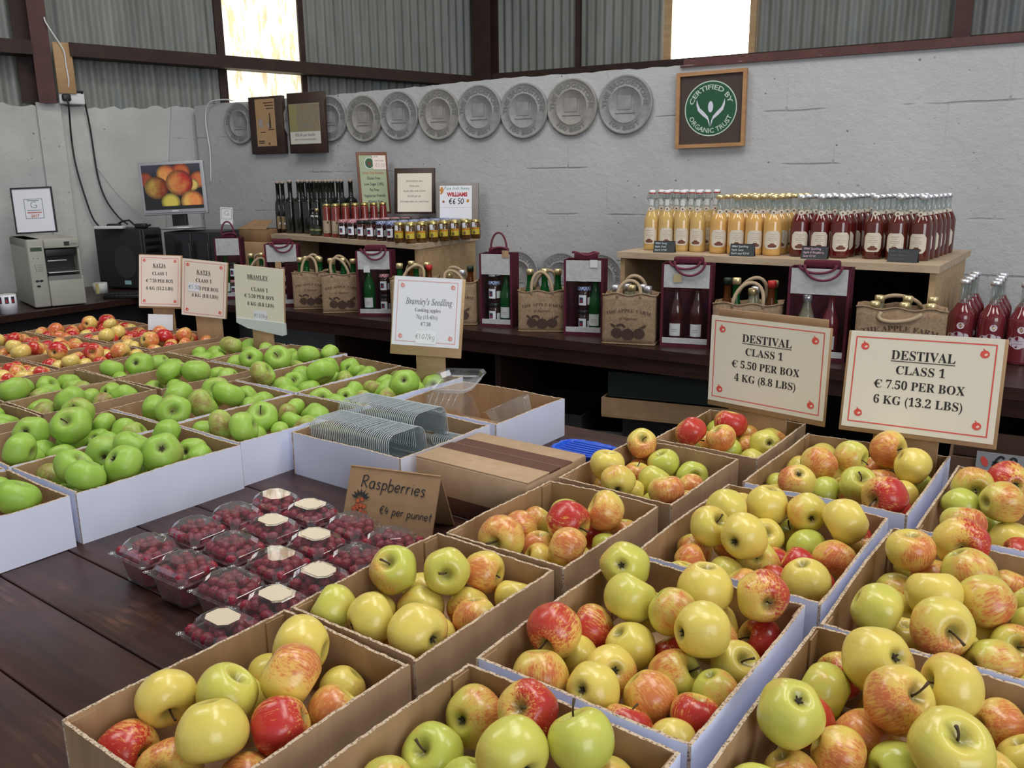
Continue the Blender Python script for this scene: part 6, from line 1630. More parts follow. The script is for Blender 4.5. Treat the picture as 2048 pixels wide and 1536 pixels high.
bottle_block(P, K, -.680, 3.560, 3, .0775, 6, .080, lambda i, j: 'silver-capped bottle of dark raspberry juice, %s in the %s row' % (ORD[i], ORD[j]), 'silver-capped raspberry juice bottles', rg, .012)
P = spark_proto('juice_bottle', 'juice_black', 'silver', 'x', group='silver-capped russet juice bottles'); K = tree(P)
bottle_block(P, K, -.405, 3.560, 3, .083, 6, .082, lambda i, j: 'silver-capped bottle of russet juice by the crate end, %s in the %s row' % (ORD[i], ORD[j]), 'silver-capped russet juice bottles', rg, .012)
P = spark_proto('juice_bottle', 'juice_pink', 'silver', 'x', big=True, group='big pink juice bottles on the bench'); K = tree(P)
bottle_block(P, K, -.072, 3.495, 5, .0965, 4, .100, lambda i, j: 'big pink juice bottle on the bench beside the crate, %s in the %s row' % (ORD[i], ORD[j]), 'big pink juice bottles on the bench', rg, .008, BENCH)

# chalk price cards in front of the bottles
for (s, n, w, lines, ck, lab) in ((-1.232, 3.525, .092, ['500ml Swing', 'Apple Juice', '(each) \u20ac3.00'], 'chalk', 'black chalk card in front of the wire-topped bottles'),
        (-.885, 3.478, .098, ['500ml Sparkling', 'Apple Juice', '(each way) \u20ac2.40'], 'chalk', 'black chalk card in front of the gold-capped bottles'),
        (-.600, 3.462, .098, ['500ml Sparkling', 'Apple & Raspberry', 'Juice \u20ac2.40'], 'chalk_pink', 'black chalk card with pinkish writing in front of the raspberry bottles'),
        (-.285, 3.452, .104, ['500ml Sparkling', 'Apple & Blackcurrant', 'Juice \u20ac2.40'], 'chalk_grey', 'black card with faint writing in front of the russet bottles')):
    p = WL(s, n, ZR); t = thing('chalk_card', lab, 'sign', p, face(p.x, p.y) - .22, 'small black chalk price cards on the crate')
    h = .049; le = R(20)
    for nm, sg_ in (('front_leaf', -1), ('back_leaf', 1)):
        mb = MB(); mb.xf = Matrix.Translation((0, 0, h)) @ Matrix.Rotation(sg_ * le, 4, 'X'); mb.box(-w / 2, w / 2, 0 if sg_ < 0 else -.002, .002 if sg_ < 0 else 0, -h / math.cos(le), 0); q = mb.build(nm, M['chalkboard'], t)
        if sg_ < 0:
            mb = MB(); mb.xf = Matrix.Translation((0, 0, h)) @ Matrix.Rotation(-le, 4, 'X')
            for k, tx in enumerate(lines): hand(mb, tx, .0046 if len(tx) < 18 else .0040, -w * .43, -.0145 - .0145 * k, w=.0011, slope=.0)
            mb.build('lettering', M[ck], q)

# ------------------------------------------------------------------ jars, sauces and dark bottles on the other crate
def gingham(name, c):
    m, nt, b = _new(name)
    ck = N(nt, 'ShaderNodeTexChecker'); ck.inputs['Scale'].default_value = 120; ck.inputs[1].default_value = (*c, 1); ck.inputs[2].default_value = (.62, .50, .54, 1) if c[0] > c[2] else (.52, .56, .66, 1)
    nt.links.new(coords(nt), ck.inputs['Vector']); nt.links.new(ck.outputs[0], b.inputs['Base Color']); b.inputs['Roughness'].default_value = .5
    return m
M['lid_red'] = gingham('red_gingham_lid', (.42, .02, .05)); M['lid_blue'] = gingham('blue_gingham_lid', (.035, .06, .33)); M['lid_black'] = mat('black_lid', (.012, .012, .013), .35); M['lid_gold'] = mat('gold_lid', (.62, .50, .20), .3, 1.0)
M['jam'] = liquid('dark_jam', (.022, .005, .006), (.032, .008, .008)); M['plum_jam'] = liquid('plum_jam', (.075, .012, .010), (.05, .010, .008)); M['honey'] = liquid('dark_honey', (.085, .036, .009), (.115, .05, .012)); M['ketchup'] = liquid('red_ketchup', (.17, .018, .014), (.22, .026, .018))
def jar_proto(label, fillm, lidm, honey=False, group=None):
    t = thing('jam_jar' if not honey else 'honey_jar', label, 'jar', (0, 0, 0), 0, group); r = .0285
    mb = MB(); mb.lathe([(r * .9, 0), (r, .004), (r, .072), (r * .93, .082), (r * .84, .086)], 20); mb.build('filled_jar', M[fillm], t)
    mb = MB(); mb.lathe([(r * .96, .0845), (r * .99, .087), (r * .99, .099), (r * .93, .1015)], 20); mb.build('lid', M[lidm], t)
    if honey:
        mb = MB(); mb.patch(r * 1.014, -.85, .85, .024, .060, 0, 10); l = mb.build('label', mat('yellow_label', (.58, .44, .035), .5), t)
        mb = MB(); mb.patch(r * 1.03, -.8, .8, .051, .058, 0, 8); mb.patch(r * 1.03, -.55, -.05, .026, .042, 1, 6, .006); mb.build('print', [mat('orange_print', (.55, .17, .02), .6), mat('olive_drawing', (.16, .13, .05), .7)], l)
        mb = MB(); mb.patch(r * 1.04, -.72, -.12, .062, .088, 0, 5); mb.build('price_tag', M['paper'], t)
    else:
        mb = MB(); mb.patch(r * 1.014, -.80, .42, .022, .066, 0, 10); l = mb.build('label', M['paper'], t)
        mb = MB(); mb.patch(r * 1.03, -.66, -.06, .032, .056, 0, 6); mb.patch(r * 1.045, -.45, -.22, .034, .046, 1, 5, .003); mb.build('print', [mat('navy_print', (.018, .028, .09), .6), M['red_cap']], l)
        mb = MB(); mb.patch(r * 1.014, .62, 1.5, .024, .056, 0, 7); mb.build('side_label', M['label_white'], t)
    return t
dirc = Vector((math.cos(aL), math.sin(aL))); dn_ = Vector((-math.sin(aL), math.cos(aL)))
def onL(a, b):      # along the crate's front edge from its far front corner, and back from it
    q = Vector((-3.84, 3.83)) + dirc * a + dn_ * b
    return q.x, q.y
rg = random.Random(6)
KINDS_J = [('jam', 'lid_red', 'red gingham lid'), ('plum_jam', 'lid_black', 'black lid'), ('jam', 'lid_blue', 'blue gingham lid'), ('honey', 'lid_gold', 'gold lid')]
# deep rows run parallel to the crate's end board
for kk, (fm, lm, desc) in enumerate(KINDS_J):
    hon = fm == 'honey'; grp = ('honey jars' if hon else 'jam jars with a ' + desc) + ' on the crate'
    proto = jar_proto('x', fm, lm, hon, grp); K = tree(proto); used = False
    for col in range(2):
        for row in range(7):
            idx = kk * 2 + col
            a = (.700 + .088 * idx) if idx < 6 else (1.238, 1.322)[idx - 6]; b = .045 + .074 * row - (.0 if idx < 6 else .02)
            if onL(a, b)[1] > (4.165 if not hon else 4.10): continue
            s, n = onL(a, b); p = WL(s + rg.uniform(-.003, .003), n + rg.uniform(-.003, .003), ZL)
            what = 'yellow-labelled honey jar' if hon else 'jam jar with a ' + desc
            l = '%s, %s deep in the column on its %s side' % (what, ORD[row], ('sauce', 'wall-poster')[col])
            rz = face(p.x, p.y) + rg.uniform(-.15, .15) - (.15 if not hon else .05)
            if not used: proto.location = p; proto.rotation_euler = (0, 0, rz); proto['label'] = l; used = True
            else: dup(proto, K, p, rz, l, grp)
def sauce_proto():
    t = thing('ketchup_bottle', 'x', 'bottle', (0, 0, 0), 0, 'red ketchup bottles on the crate')
    mb = MB(); mb.lathe([(.022, 0), (.0255, .004), (.0255, .085), (.024, .100), (.0215, .118), (.0225, .140), (.0215, .160), (.0195, .170)], 20); mb.build('filled_body', M['ketchup'], t)
    mb = MB(); mb.lathe([(.0205, .169), (.0215, .172), (.0215, .182), (.019, .185)], 18); mb.build('cap', M['lid_gold'], t)
    mb = MB(); mb.patch(.0260, -.95, .95, .022, .092, 0, 10); l = mb.build('label', mat('buff_label', (.42, .34, .24), .6), t)
    mb = MB(); mb.patch(.0264, .15, .55, .074, .088, 0, 5, .004); mb.patch(.0264, -.5, .2, .030, .0325, 0, 5); mb.build('print', M['label_print'], l)
    return t
proto = sauce_proto(); K = tree(proto); used = False; i = 0
for col in range(2):
    for row in range(8):
        a = (.525, .612)[col]; s, n = onL(a, .06 + .066 * row); p = WL(s, n, ZL)
        if n > 4.06: continue
        l = 'red ketchup bottle, %s deep in the column on its %s side' % (ORD[row], ('dark-bottle', 'jam')[col]); rz = face(p.x, p.y) - .15 + rg.uniform(-.12, .12)
        if not used: proto.location = p; proto.rotation_euler = (0, 0, rz); proto['label'] = l; used = True
        else: dup(proto, K, p, rz, l)
# small decorated oil bottles
for (s, n, cap_, w) in ((-3.47, 3.80, 'dark_glass', 'grey neck seal'), (-3.425, 3.785, 'gold', 'gold cap'), (-3.40, 3.835, 'steel_red', 'brown cap')):
    p = WL(s, n, ZL); t = thing('oil_bottle', 'small dark bottle with a green scenic label and %s, before the sauces' % w, 'bottle', p, face(p.x, p.y), 'small dark bottles before the sauces')
    mb = MB(); mb.lathe([(.02, 0), (.0225, .004), (.0225, .085), (.018, .108), (.010, .122), (.009, .142)], 18); mb.build('filled_body', M['dark_glass'], t)
    mb = MB(); mb.lathe([(.011, .140), (.011, .154), (.009, .157)], 14); mb.build('cap', M[cap_], t)
    mb = MB(); mb.patch(.0229, -1.1, 1.1, .008, .058, 0, 10); l = mb.build('label', mat('dark_green_label', (.022, .035, .020), .6), t)
    mb = MB(); mb.patch(.0233, -1.0, 1.0, .030, .040, 0, 10); mb.build('print', mat('straw_print', (.26, .25, .11), .7), l)
    if cap_ != 'steel_red':
        mb = MB(); mb.patch(.017, -.8, .3, .096, .118, 0, 5); mb.build('tag', M['label_white'], t)
# tall dark vinegar bottles, most of them square
def dark_proto(square):
    t = thing('vinegar_bottle', 'x', 'bottle', (0, 0, 0), 0, 'tall dark bottles on the crate')
    if square: prof = [(.030, 0), (.031, .004), (.031, .185), (.027, .202), (.015, .215), (.0135, .225), (.0135, .296), (.0150, .298), (.015, .306)]
    else: prof = [(.021, 0), (.0235, .004), (.0235, .150), (.022, .175), (.015, .196), (.0125, .21), (.0120, .292), (.0145, .294), (.0145, .300)]
    mb = MB(); mb.lathe(prof, 32 if square else 20, square=.55 if square else 0); mb.build('glass', M['dark_glass'], t)
    mb = MB(); z = prof[-1][1]; mb.lathe([(.0125, z), (.0135, z + .002), (.0135, z + .010), (.011, z + .012)], 14); mb.build('stopper', mat('pale_stopper', (.42, .32, .26), .6), t)
    if square:
        mb = MB(); mb.box(-.0365, -.0350, -.012, .012, .03, .175); mb.build('label', M['kraft_label'], t)
    else:
        mb = MB(); mb.patch(.0238, -.8, .7, .022, .100, 0, 8); l = mb.build('label', M['kraft_label'], t)
        mb = MB(); mb.patch(.0243, -.2, .45, .050, .062, 0, 5); mb.build('price_tag', M['paper'], t)
    return t
PS = dark_proto(True); PR = dark_proto(False); KS, KR = tree(PS), tree(PR)
spots = [(-3.935 + .02, 3.985, 0, 'slim, at the till end'), (-3.855, 3.965, 0, 'slim, second from the till end')]
for p_, (sn) in ((PR, spots),):
    for i, (s, n, sq, w) in enumerate(sn):
        q = WL(s, n, ZL); l = 'tall dark buff-labelled vinegar bottle on the crate, %s' % w
        if i == 0: PR.location = q; PR.rotation_euler = (0, 0, face(q.x, q.y)); PR['label'] = l
        else: dup(PR, KR, q, face(q.x, q.y), l)
used = False
for row in range(3):
    for i in range(5):
        s, n = -3.765 + .0675 * i + .035 * row, 3.935 + .004 * i + .072 * row
        if n > 4.165: continue
        q = WL(s, n, ZL); l = 'tall square dark bottle, %s in the %s row from the till end' % (ORD[i], ORD[row]); rz = WA - .10
        if not used: PS.location = q; PS.rotation_euler = (0, 0, rz); PS['label'] = l; used = True
        else: dup(PS, KS, q, rz, l)

# ------------------------------------------------------------------ notices standing behind the jars
def leaning(name, world, yaw, pitch, w, h, label, m, th=.012, cat='sign', roll=0.0):
    t = thing(name, label, cat, (world[0], world[1], world[2] + EYE), 0, None, rot=signmat(R(yaw), R(pitch), R(roll)))
    mb = MB(); mb.rbox(-w / 2, w / 2, 0, th, -h / 2, h / 2, .0015, n=1); mb.build('board', m, t); return t
k = .94
t = leaning('ketchup_notice', (-.855 * k, 5.461 * k, .02 * k - .03), 21, 10, .182, .36, 'tall green ketchup notice in a reddish frame with a pink price note', nmat('red_wood', (.16, .06, .035), (.21, .085, .05), 8, .5))
mb = MB(); mb.box(-.077, .079, -.002, 0, -.17, .160); p = mb.build('paper', mat('pale_green_paper', (.34, .40, .25), .5), t)
mb = MB()
for z, s_, tx, wd in ((.020, .024, 'Gluten Free', .078), (-.014, .024, 'Low Sugar (14%)', .115), (-.048, .024, 'Fat Free', .054), (-.082, .024, 'Vegetarian Friendly', .130), (-.116, .024, 'Allergen Free', .088)): text(mb, tx, s_, 0, z, y=-.0026, style='s', width=wd, off=.012)
mb.build('lettering', M['ink'], p)
mb = MB(); text(mb, 'Artisan Irish Ketchup', .021, -.002, .052, y=-.0026, style='b', width=.128); mb.build('lettering', mat('brick_print', (.42, .12, .06), .6), p)
mb = MB(); mb.disc((-.018, -.0026, .115), .030, 24, 0, ry=.034); mb.disc((-.018, -.003, .115), .025, 24, 1, ry=.029); mb.disc((-.018, -.0034, .112), .012, 12, 2); mb.build('emblem', [M['label_white'], mat('deep_green_print', (.02, .10, .04), .6), M['label_print']], p)
mb = MB(); mb.box(.002, .080, -.0045, -.0035, .078, .160); q = mb.build('note', M['pinkpaper'], t)
mb = MB(); text(mb, 'OUR', .012, .022, .148, y=-.005, style='s'); text(mb, 'KETCHUP', .012, .042, .124, y=-.005, style='s'); hand(mb, '\u20ac5.00', .012, .016, .092, y=-.005, w=.0013); mb.build('lettering', M['ink_grey'], q)
t = leaning('jam_notice', (-.600 * .915, 5.447 * .915, -.062 * .915), -8, 8, .238, .256, 'dark framed cream notice listing jams behind the blue-lidded jars', M['brown_board'], .018)
mb = MB(); mb.box(-.100, .102, -.002, 0, -.120, .098); p = mb.build('paper', M['cream'], t)
mb = MB()
for z, tx, wd in ((.050, 'Strawberry jam', .098), (.022, 'Plum jam', .056), (-.006, 'Apple Jelly with cloves', .130), (-.036, '\u20ac3.00 per jar', .078), (-.066, 'All made with our own fruits', .168)): text(mb, tx, .0165, 0, z, y=-.0026, style='s', width=wd)
mb.build('lettering', M['ink_grey'], p)
t = leaning('honey_notice', (-.321 * .93, 5.228 * .93, -.176 * .93 + .012), -8, 7, .240, .275, 'grey board with a hand-lettered honey poster at the crate end', nmat('grey_card', (.24, .215, .205), (.28, .25, .24), 10, .7), .03)
mb = MB(); mb.box(-.100, .084, -.0015, 0, -.136, .122); p = mb.build('paper', M['paper'], t)
mb = MB(); hand(mb, 'Pure Irish Honey', .0098, -.073, .100, y=-.0022, w=.0016); mb.build('lettering', mat('green_felt_pen', (.05, .26, .17), .6), p)
mb = MB(); text(mb, 'WILLIAMS', .030, .0, .064, y=-.0022, style='s', width=.118, off=.05); mb.build('lettering', mat('red_felt_pen', (.46, .02, .03), .6), p)
mb = MB(); hand(mb, '\u20ac6.50', .0175, -.048, .022, y=-.0022, w=.0042); mb.build('lettering', M['ink'], p)
mb = MB()
for x, z, q in ((-.088, .108, .008), (-.094, .098, .007), (-.086, .090, .008), (-.092, .080, .006), (-.080, .10, .005), (.062, .040, .008), (.060, .034, .005)): mb.disc((x, -.0022, z), q, 10, 0)
mb.disc((-.078, -.0022, .034), .007, 10, 1); mb.box(-.100, .084, -.0024, -.0016, .003, .0042, 2); mb.build('drawing', [mat('orange_pen', (.62, .26, .05), .6), mat('rust_pen', (.35, .10, .05), .6), M['label_white']], p)
# ------------------------------------------------------------------ gift bags along the bench
def green_bottle(capm='gold', glass='green_glass', H=.262):
    t = thing('bottle', 'x', 'bottle', (0, 0, 0), 0, None)
    r = .0305
    prof = [(r * .88, 0), (r, .006), (r, .125)]
    for k in range(1, 9):
        q = k / 8; prof.append((r + (.0135 - r) * (.5 - .5 * math.cos(PI * q)), .125 + .085 * q))
    prof += [(.0130, H - .012), (.0150, H - .010), (.0145, H)]
    mb = MB(); mb.lathe(prof, 18); mb.build('glass', M[glass], t)
    mb = MB(); mb.lathe([(.0160, H - .022), (.0168, H - .006), (.0162, H + .002), (.012, H + .004)], 16); mb.build('cap', M[capm], t)
    return t
M['amber_glass'] = clear('amber_filled_glass', (.6, .35, .2), .05, .04, edge=.35, body=.6, bodycol=(.16, .05, .015))
M['clear_glass2'] = clear('pale_filled_glass', (.8, .82, .74), .05, .04, edge=.4, body=.45, bodycol=(.42, .40, .28))
M['dark_cap'] = mat('dark_green_cap', (.015, .035, .025), .4)
GB = {}
def bottle_at(p, capm, glass, H, label, group, rz=0.0):
    key = (capm, glass, H)
    if key not in GB:
        o = green_bottle(capm, glass, H); GB[key] = (o, tree(o)); o.location = p; o.rotation_euler = (0, 0, rz); o['label'] = label; o['group'] = group; return o
    return dup(GB[key][0], GB[key][1], p, rz, label, group)
def jute_bag(p, rz, w, h, d, label, bottles, handles='up', flop=0.0, seed=0, bw=None):
    """woven bag open at the top, with print on its front, rope handles, and bottles standing inside"""
    rg = random.Random(seed)
    t = thing('jute_bag', label, 'bag', p, rz, 'jute carrier bags on the bench')
    w2, d2 = w / 2, d / 2; wall = .003
    def wallmesh(poly_out, poly_in, hf):
        pass
    mb = MB(); n = 14; rows = 8; out = []
    def ring(z, ins):
        pts = []; f_ = z / h
        for (x0, y0), (x1, y1) in (((-w2, -d2), (w2, -d2)), ((w2, -d2), (w2, d2)), ((w2, d2), (-w2, d2)), ((-w2, d2), (-w2, -d2))):
            for k in range(n):
                q = k / n; x = x0 + (x1 - x0) * q; y = y0 + (y1 - y0) * q
                b = math.sin(PI * q) * (.010 * math.sin(PI * min(f_ * 1.1, 1)) + .006 * f_)
                if y0 == y1: y += math.copysign(b, y0) * (1 if y0 < 0 else .6)
                else: x += -math.copysign(b * .25, x0) * f_
                sx, sy = math.copysign(1, x), math.copysign(1, y)
                zz = z + (f_ ** 6) * (flop * (x / w) + .005 * math.sin(x * 60 + seed) + .004 * math.sin(y * 70))
                pts.append((x * (1 - ins / w2), y * (1 - ins / d2), zz))
        return pts
    rings = [ring(h * k / rows, 0) for k in range(rows + 1)] + [ring(h * k / rows, wall) for k in range(rows, 0, -1)]
    shell(mb, rings, False, True, True); mb.build('bag_body', M['jute'], t)
    # hem and base seam
    mb = MB(); mb.tube([(x * 1.006, y * 1.006, z) for x, y, z in ring(h * .995, 0)], .0032, 5, closed=True); mb.build('hem', M['jute'], t)
    mb = MB(); mb.tube([(x, y - .001, .004) for x, y, z in ring(0, 0)], .003, 5, closed=True); mb.build('base_seam', M['jute'], t)
    fy = -d2 - .0135
    mb = MB(); vs0 = len(mb.v)
    text(mb, 'THE APPLE FARM', w * .088, 0, h * .66 - w * 1.5, y=0, style='b', arc=(w * 1.5, PI / 2), width=w * .84, off=-.008)
    text(mb, 'of Tipperary', w * .062, 0, h * .515, y=0, style='i', width=w * .34, off=.01)
    for x, z, q in ((-.21, .235, .110), (.21, .235, .110), (0, .215, .122)):
        mb.disc((w * x, 0, h * z), w * q, 22, ry=w * q * .92); mb.tube([(w * x, 0, h * z + w * q * .75), (w * (x + .015), 0, h * z + w * q * 1.25)], w * .008, 4)
    for x, z, ro in ((-.28, .385, 2.6), (-.17, .40, .3), (.29, .375, .5), (-.09, .395, 2.5)): mb.disc((w * x, 0, h * z), w * .060, 12, ry=w * .024, rot=ro)
    q = []
    for v in mb.v:
        x, z = v.x, v.z; f_ = z / h; u = (x + w2) / w
        q.append(Vector((x, -d2 - math.sin(PI * min(max(u, 0), 1)) * (.010 * math.sin(PI * min(f_ * 1.1, 1)) + .006 * f_) - .0016, z)))
    mb.v = q; mb.build('print', M['jute_print'], t)
    for s_ in (-1, 1):
        mb = MB(); y = s_ * (d2 + .002); hw = w * .22; pts = []
        top = {'up': .085, 'low': .055, 'down': -.05}[handles] + rg.uniform(-.008, .008)
        lean = rg.uniform(-.03, .03)
        if handles == 'down' and s_ > 0: top = .03
        for k in range(15):
            a = PI * k / 14
            pts.append((-hw * math.cos(a) + lean * math.sin(a), y + (-.012 if handles == 'down' and s_ < 0 else s_ * -.02) * math.sin(a), h - .012 + (top + .012) * math.sin(a) ** .8))
        mb.tube(pts, .0072, 7); mb.build('handle', M['jute_rope'], t)
    Rm = Matrix.Rotation(rz, 4, 'Z')
    spots_ = [Vector((x * w, y * d)) for x, y, *_ in bottles]
    for _ in range(80):
        for i in range(len(spots_)):
            for j in range(i):
                dd = spots_[i] - spots_[j]; L_ = max(dd.length, 1e-5)
                if L_ < .0635: dd = dd / L_ * (.0635 - L_) * .5; spots_[i] += dd; spots_[j] -= dd
        for q in spots_: q.x = max(-w / 2 + .040, min(w / 2 - .040, q.x)); q.y = max(-d / 2 + .037, min(d / 2 - .037, q.y))
    for (x, y, capm, glass, H, desc), (bx, by) in zip(bottles, spots_):
        bottle_at(p + Rm @ Vector((bx, by, .006)), capm, glass, H, '%s in the %s' % (desc, label.split(',')[0]), 'bottles in the ' + label, rz)
    return t
def wine_bag(p, rz, w, h, d, label, contents, tag=None, handle=0):
    t = thing('gift_bag', label, 'bag', p, rz, 'maroon window gift bags on the bench')
    w2, d2 = w / 2, d / 2; m = M['maroon']; b = .010
    mb = MB()
    mb.box(-w2, w2, d2 - .003, d2, 0, h); mb.box(-w2, -w2 + .003, -d2, d2 - .003, 0, h); mb.box(w2 - .003, w2, -d2, d2 - .003, 0, h); mb.box(-w2, w2, -d2, d2, 0, .004)
    mb.box(-w2, -w2 + b, -d2 - .001, -d2 + .002, 0, h); mb.box(w2 - b, w2, -d2 - .001, -d2 + .002, 0, h); mb.box(-w2 + b, w2 - b, -d2 - .001, -d2 + .002, 0, .014)
    mb.build('bag_body', m, t)
    mb = MB(); mb.box(-w2 + b, w2 - b, -d2 - .002, -d2 + .001, h * .72, h - .002); mb.build('top_panel', M['cloth_white'], t)
    mb = MB(); mb.box(-w2 + b, w2 - b, -d2 - .002, -d2 + .001, .014, .036); mb.build('base_panel', M['cloth_white'], t)
    mb = MB(); mb.quad((-w2 + b, -d2 + .0005, .036), (w2 - b, -d2 + .0005, .036), (w2 - b, -d2 + .0005, h * .72), (-w2 + b, -d2 + .0005, h * .72)); mb.build('window', M['film'], t)
    mb = MB(); mb.rbox(-w * .30, w * .30, -.014, .014, h - .006, h + .026, .010, n=3); mb.build('closure', m, t)
    rg = random.Random(int(w * 1e4) + handle)
    for s_ in (-1, 1):
        mb = MB(); pts = []; hw = w * .24
        for k in range(17):
            a = PI * k / 16
            if handle == 0: z = h + .012 - (.055 if s_ < 0 else .030) * math.sin(a); y = -d2 - .008 - .004 * math.sin(a) if s_ < 0 else -d2 - .004
            elif handle == 1: z = h + .015 + (.075 if s_ > 0 else .012) * math.sin(a); y = s_ * .02
            else: z = h + .024 + .006 * math.sin(3 * a); y = s_ * .02 - .02
            x = -hw * math.cos(a) * (1.25 if handle != 1 else 1) + (.012 if s_ < 0 else -.008)
            pts.append((x, y, z))
        mb.tube(pts, .0048, 7); mb.build('handle', M['rope_maroon'], t)
    if tag:
        x, z, m_ = tag; mb = MB(); mb.box(x - .016, x + .016, -d2 - .006, -d2 - .0045, z - .016, z + .016); mb.build('gift_tag', M[m_], t)
    Rm = Matrix.Rotation(rz, 4, 'Z')
    for kind, x, y, arg in contents:
        q = p + Rm @ Vector((max(-w2 + .043, min(w2 - .043, x * w)), -d2 + (.044 if kind == 'bottle' else .036), .006))
        if kind == 'bottle':
            capm, glass, H, desc = arg
            o = bottle_at(q, capm, glass, H, desc + ' in the ' + label.split(',')[0], 'bottles in the ' + label, rz)
            mb = MB(); mb.patch(.0312, -.75, .75, .035, .085, 0, 8); l = mb.build('label', M['label_white'], o)
            mb = MB(); mb.patch(.0316, -.35, .35, .060, .063, 0, 4); mb.patch(.0316, -.35, .35, .052, .0545, 0, 4); mb.build('print', M['label_line'], l)
        else:
            for k, lid in enumerate(arg):
                j = jar_proto('%s-lidded %s jar in the %s' % ({'lid_red': 'red', 'lid_blue': 'blue', 'lid_black': 'black'}[lid], ('bottom', 'middle', 'top')[k], label.split(',')[0]), 'jam', lid)
                j.location = q + Vector((0, 0, .1015 * k)); j.rotation_euler = (0, 0, rz + .1)
    return t
def at_bench(s, n): return WL(s, n, BENCH)
G_ = ('gold', 'green_glass', .262)
def gb(x, y, capm='gold', glass='green_glass', H=.262, desc='green bottle with a gold cap'): return (x, y, capm, glass, H, desc)
RC = lambda x, y: gb(x, y, 'red_cap', 'amber_glass', .255, 'amber bottle with a red cap')
SC = lambda x, y, H=.225: gb(x, y, 'silver', 'clear_glass2', H, 'pale bottle with a silver cap')
GC = lambda x, y, H=.225: gb(x, y, 'gold', 'clear_glass2', H, 'pale bottle with a gold cap')
def spot(s, n, turn):
    p = at_bench(s, n); return p, face(p.x, p.y) - R(turn)
J = []
dk = ('gold', 'juice_dark', .275, 'dark red bottle')
BAGS = [
 ('w', -3.87, 3.52, .150, .350, 14, 'first maroon window bag from the desk', [('jars', .12, .045, ['lid_red', 'lid_black']), ('bottle', -.2, .055, ('gold', 'green_glass', .262, 'green bottle'))], None, 1),
 ('j', -3.600, 3.48, .165, .200, 10, 'first jute bag from the desk, mostly behind the worn cream sign', [gb(-.3, 0), gb(.02, .2), RC(.25, -.1)], 'low'),
 ('w', -3.365, 3.43, .178, .335, 10, 'second maroon window bag from the desk, behind the worn cream sign', [('jars', -.12, .045, ['lid_red', 'lid_red', 'lid_black'])], (-.02, .225, 'kraft'), 0),
 ('j', -3.165, 3.425, .182, .195, 8, 'second jute bag from the desk, partly behind the next one', [gb(-.33, -.2), gb(-.15, .25), gb(.30, -.2), gb(.18, .25)], 'up'),
 ('j', -2.93, 3.40, .200, .198, 6, 'third jute bag from the desk, in front of the second', [gb(-.22, -.2), gb(.02, .25), gb(.3, -.15), gb(-.38, .25)], 'up'),
 ('w', -2.685, 3.375, .180, .325, 14, 'maroon window bag before the jar crate, looped handles hanging', [('bottle', -.22, .055, ('gold', 'green_glass', .262, 'green bottle')), ('jars', .24, .040, ['lid_black', 'lid_red', 'lid_blue'])], (-.035, .235, 'label_white'), 0),
 ('j', -2.44, 3.365, .225, .205, 8, 'fourth jute bag from the desk, half behind the white cooking-apple sign', [gb(-.36, -.1), gb(-.10, .25, 'gold', 'amber_glass', .268, 'amber bottle with a gold cap'), gb(.08, -.2), gb(.24, .25), RC(.36, -.2)], 'low'),
 ('j', -2.185, 3.345, .200, .200, 8, 'fifth jute bag from the desk, behind the sign edge', [GC(-.08, -.2, .232), SC(.10, -.1, .242), gb(.34, .2, 'dark_cap', 'amber_glass', .255, 'amber bottle with a dark cap')], 'low'),
 ('w', -1.965, 3.365, .158, .335, 20, 'maroon window bag with one tall upright handle', [('jars', -.13, .040, ['lid_black', 'lid_blue', 'lid_red']), ('bottle', .26, .055, ('gold', 'green_glass', .262, 'green bottle'))], (.05, .335, 'kraft'), 1),
 ('j', -1.735, 3.360, .212, .180, 4, 'jute bag between two maroon bags, three green bottles in it', [gb(-.28, 0), gb(.05, .1), gb(.32, 0)], 'up'),
 ('w', -1.520, 3.345, .172, .325, 12, 'maroon window bag with a white tag on its flat handles', [('jars', -.02, .040, ['lid_black', 'lid_blue', 'lid_red']), ('bottle', .33, .055, ('gold', 'green_glass', .262, 'green bottle'))], (.045, .31, 'label_white'), 2),
 ('j', -1.270, 3.255, .215, .205, 10, 'jute bag at the long crate end, pale silver-capped bottles in it', [SC(-.3, 0), GC(0, -.1, .228), SC(.22, .2), SC(.40, 0), SC(-.12, .25)], 'low'),
 ('w', -1.045, 3.285, .198, .330, 8, 'maroon window bag with two dark bottles before the long crate', [('bottle', -.22, .055, dk), ('bottle', .2, .055, dk)], (-.035, .275, 'gold'), 0),
 ('j', -.800, 3.285, .255, .190, 4, 'slumped jute bag with a tall handle, behind the four kilo sign', [gb(-.18, -.1, 'gold', 'green_glass', .275, 'green bottle with a gold cap'), gb(-.33, .2, 'dark_cap', 'amber_glass', .268, 'amber bottle with a dark cap'), GC(.03, -.2, .238), SC(.08, .2, .238), gb(.33, -.1, 'red_cap', 'amber_glass', .268, 'amber bottle with a red cap'), gb(.40, .25)], 'up'),
 ('w', -.535, 3.255, .215, .338, 8, 'maroon window bag between the two cream price signs', [('bottle', -.2, .055, ('silver', 'clear_glass2', .225, 'pale bottle')), ('bottle', .2, .055, ('silver', 'juice_pink', .262, 'pink bottle'))], None, 0),
 ('j', -.255, 3.225, .285, .215, 0, 'wide jute bag behind the six kilo sign, its handles flopped forward', [GC(-.30, -.25, .225), GC(-.26, .2, .238), GC(.03, -.25, .225), GC(.06, .2, .24), GC(.32, -.25, .225), GC(.34, .2, .24)], 'down')]
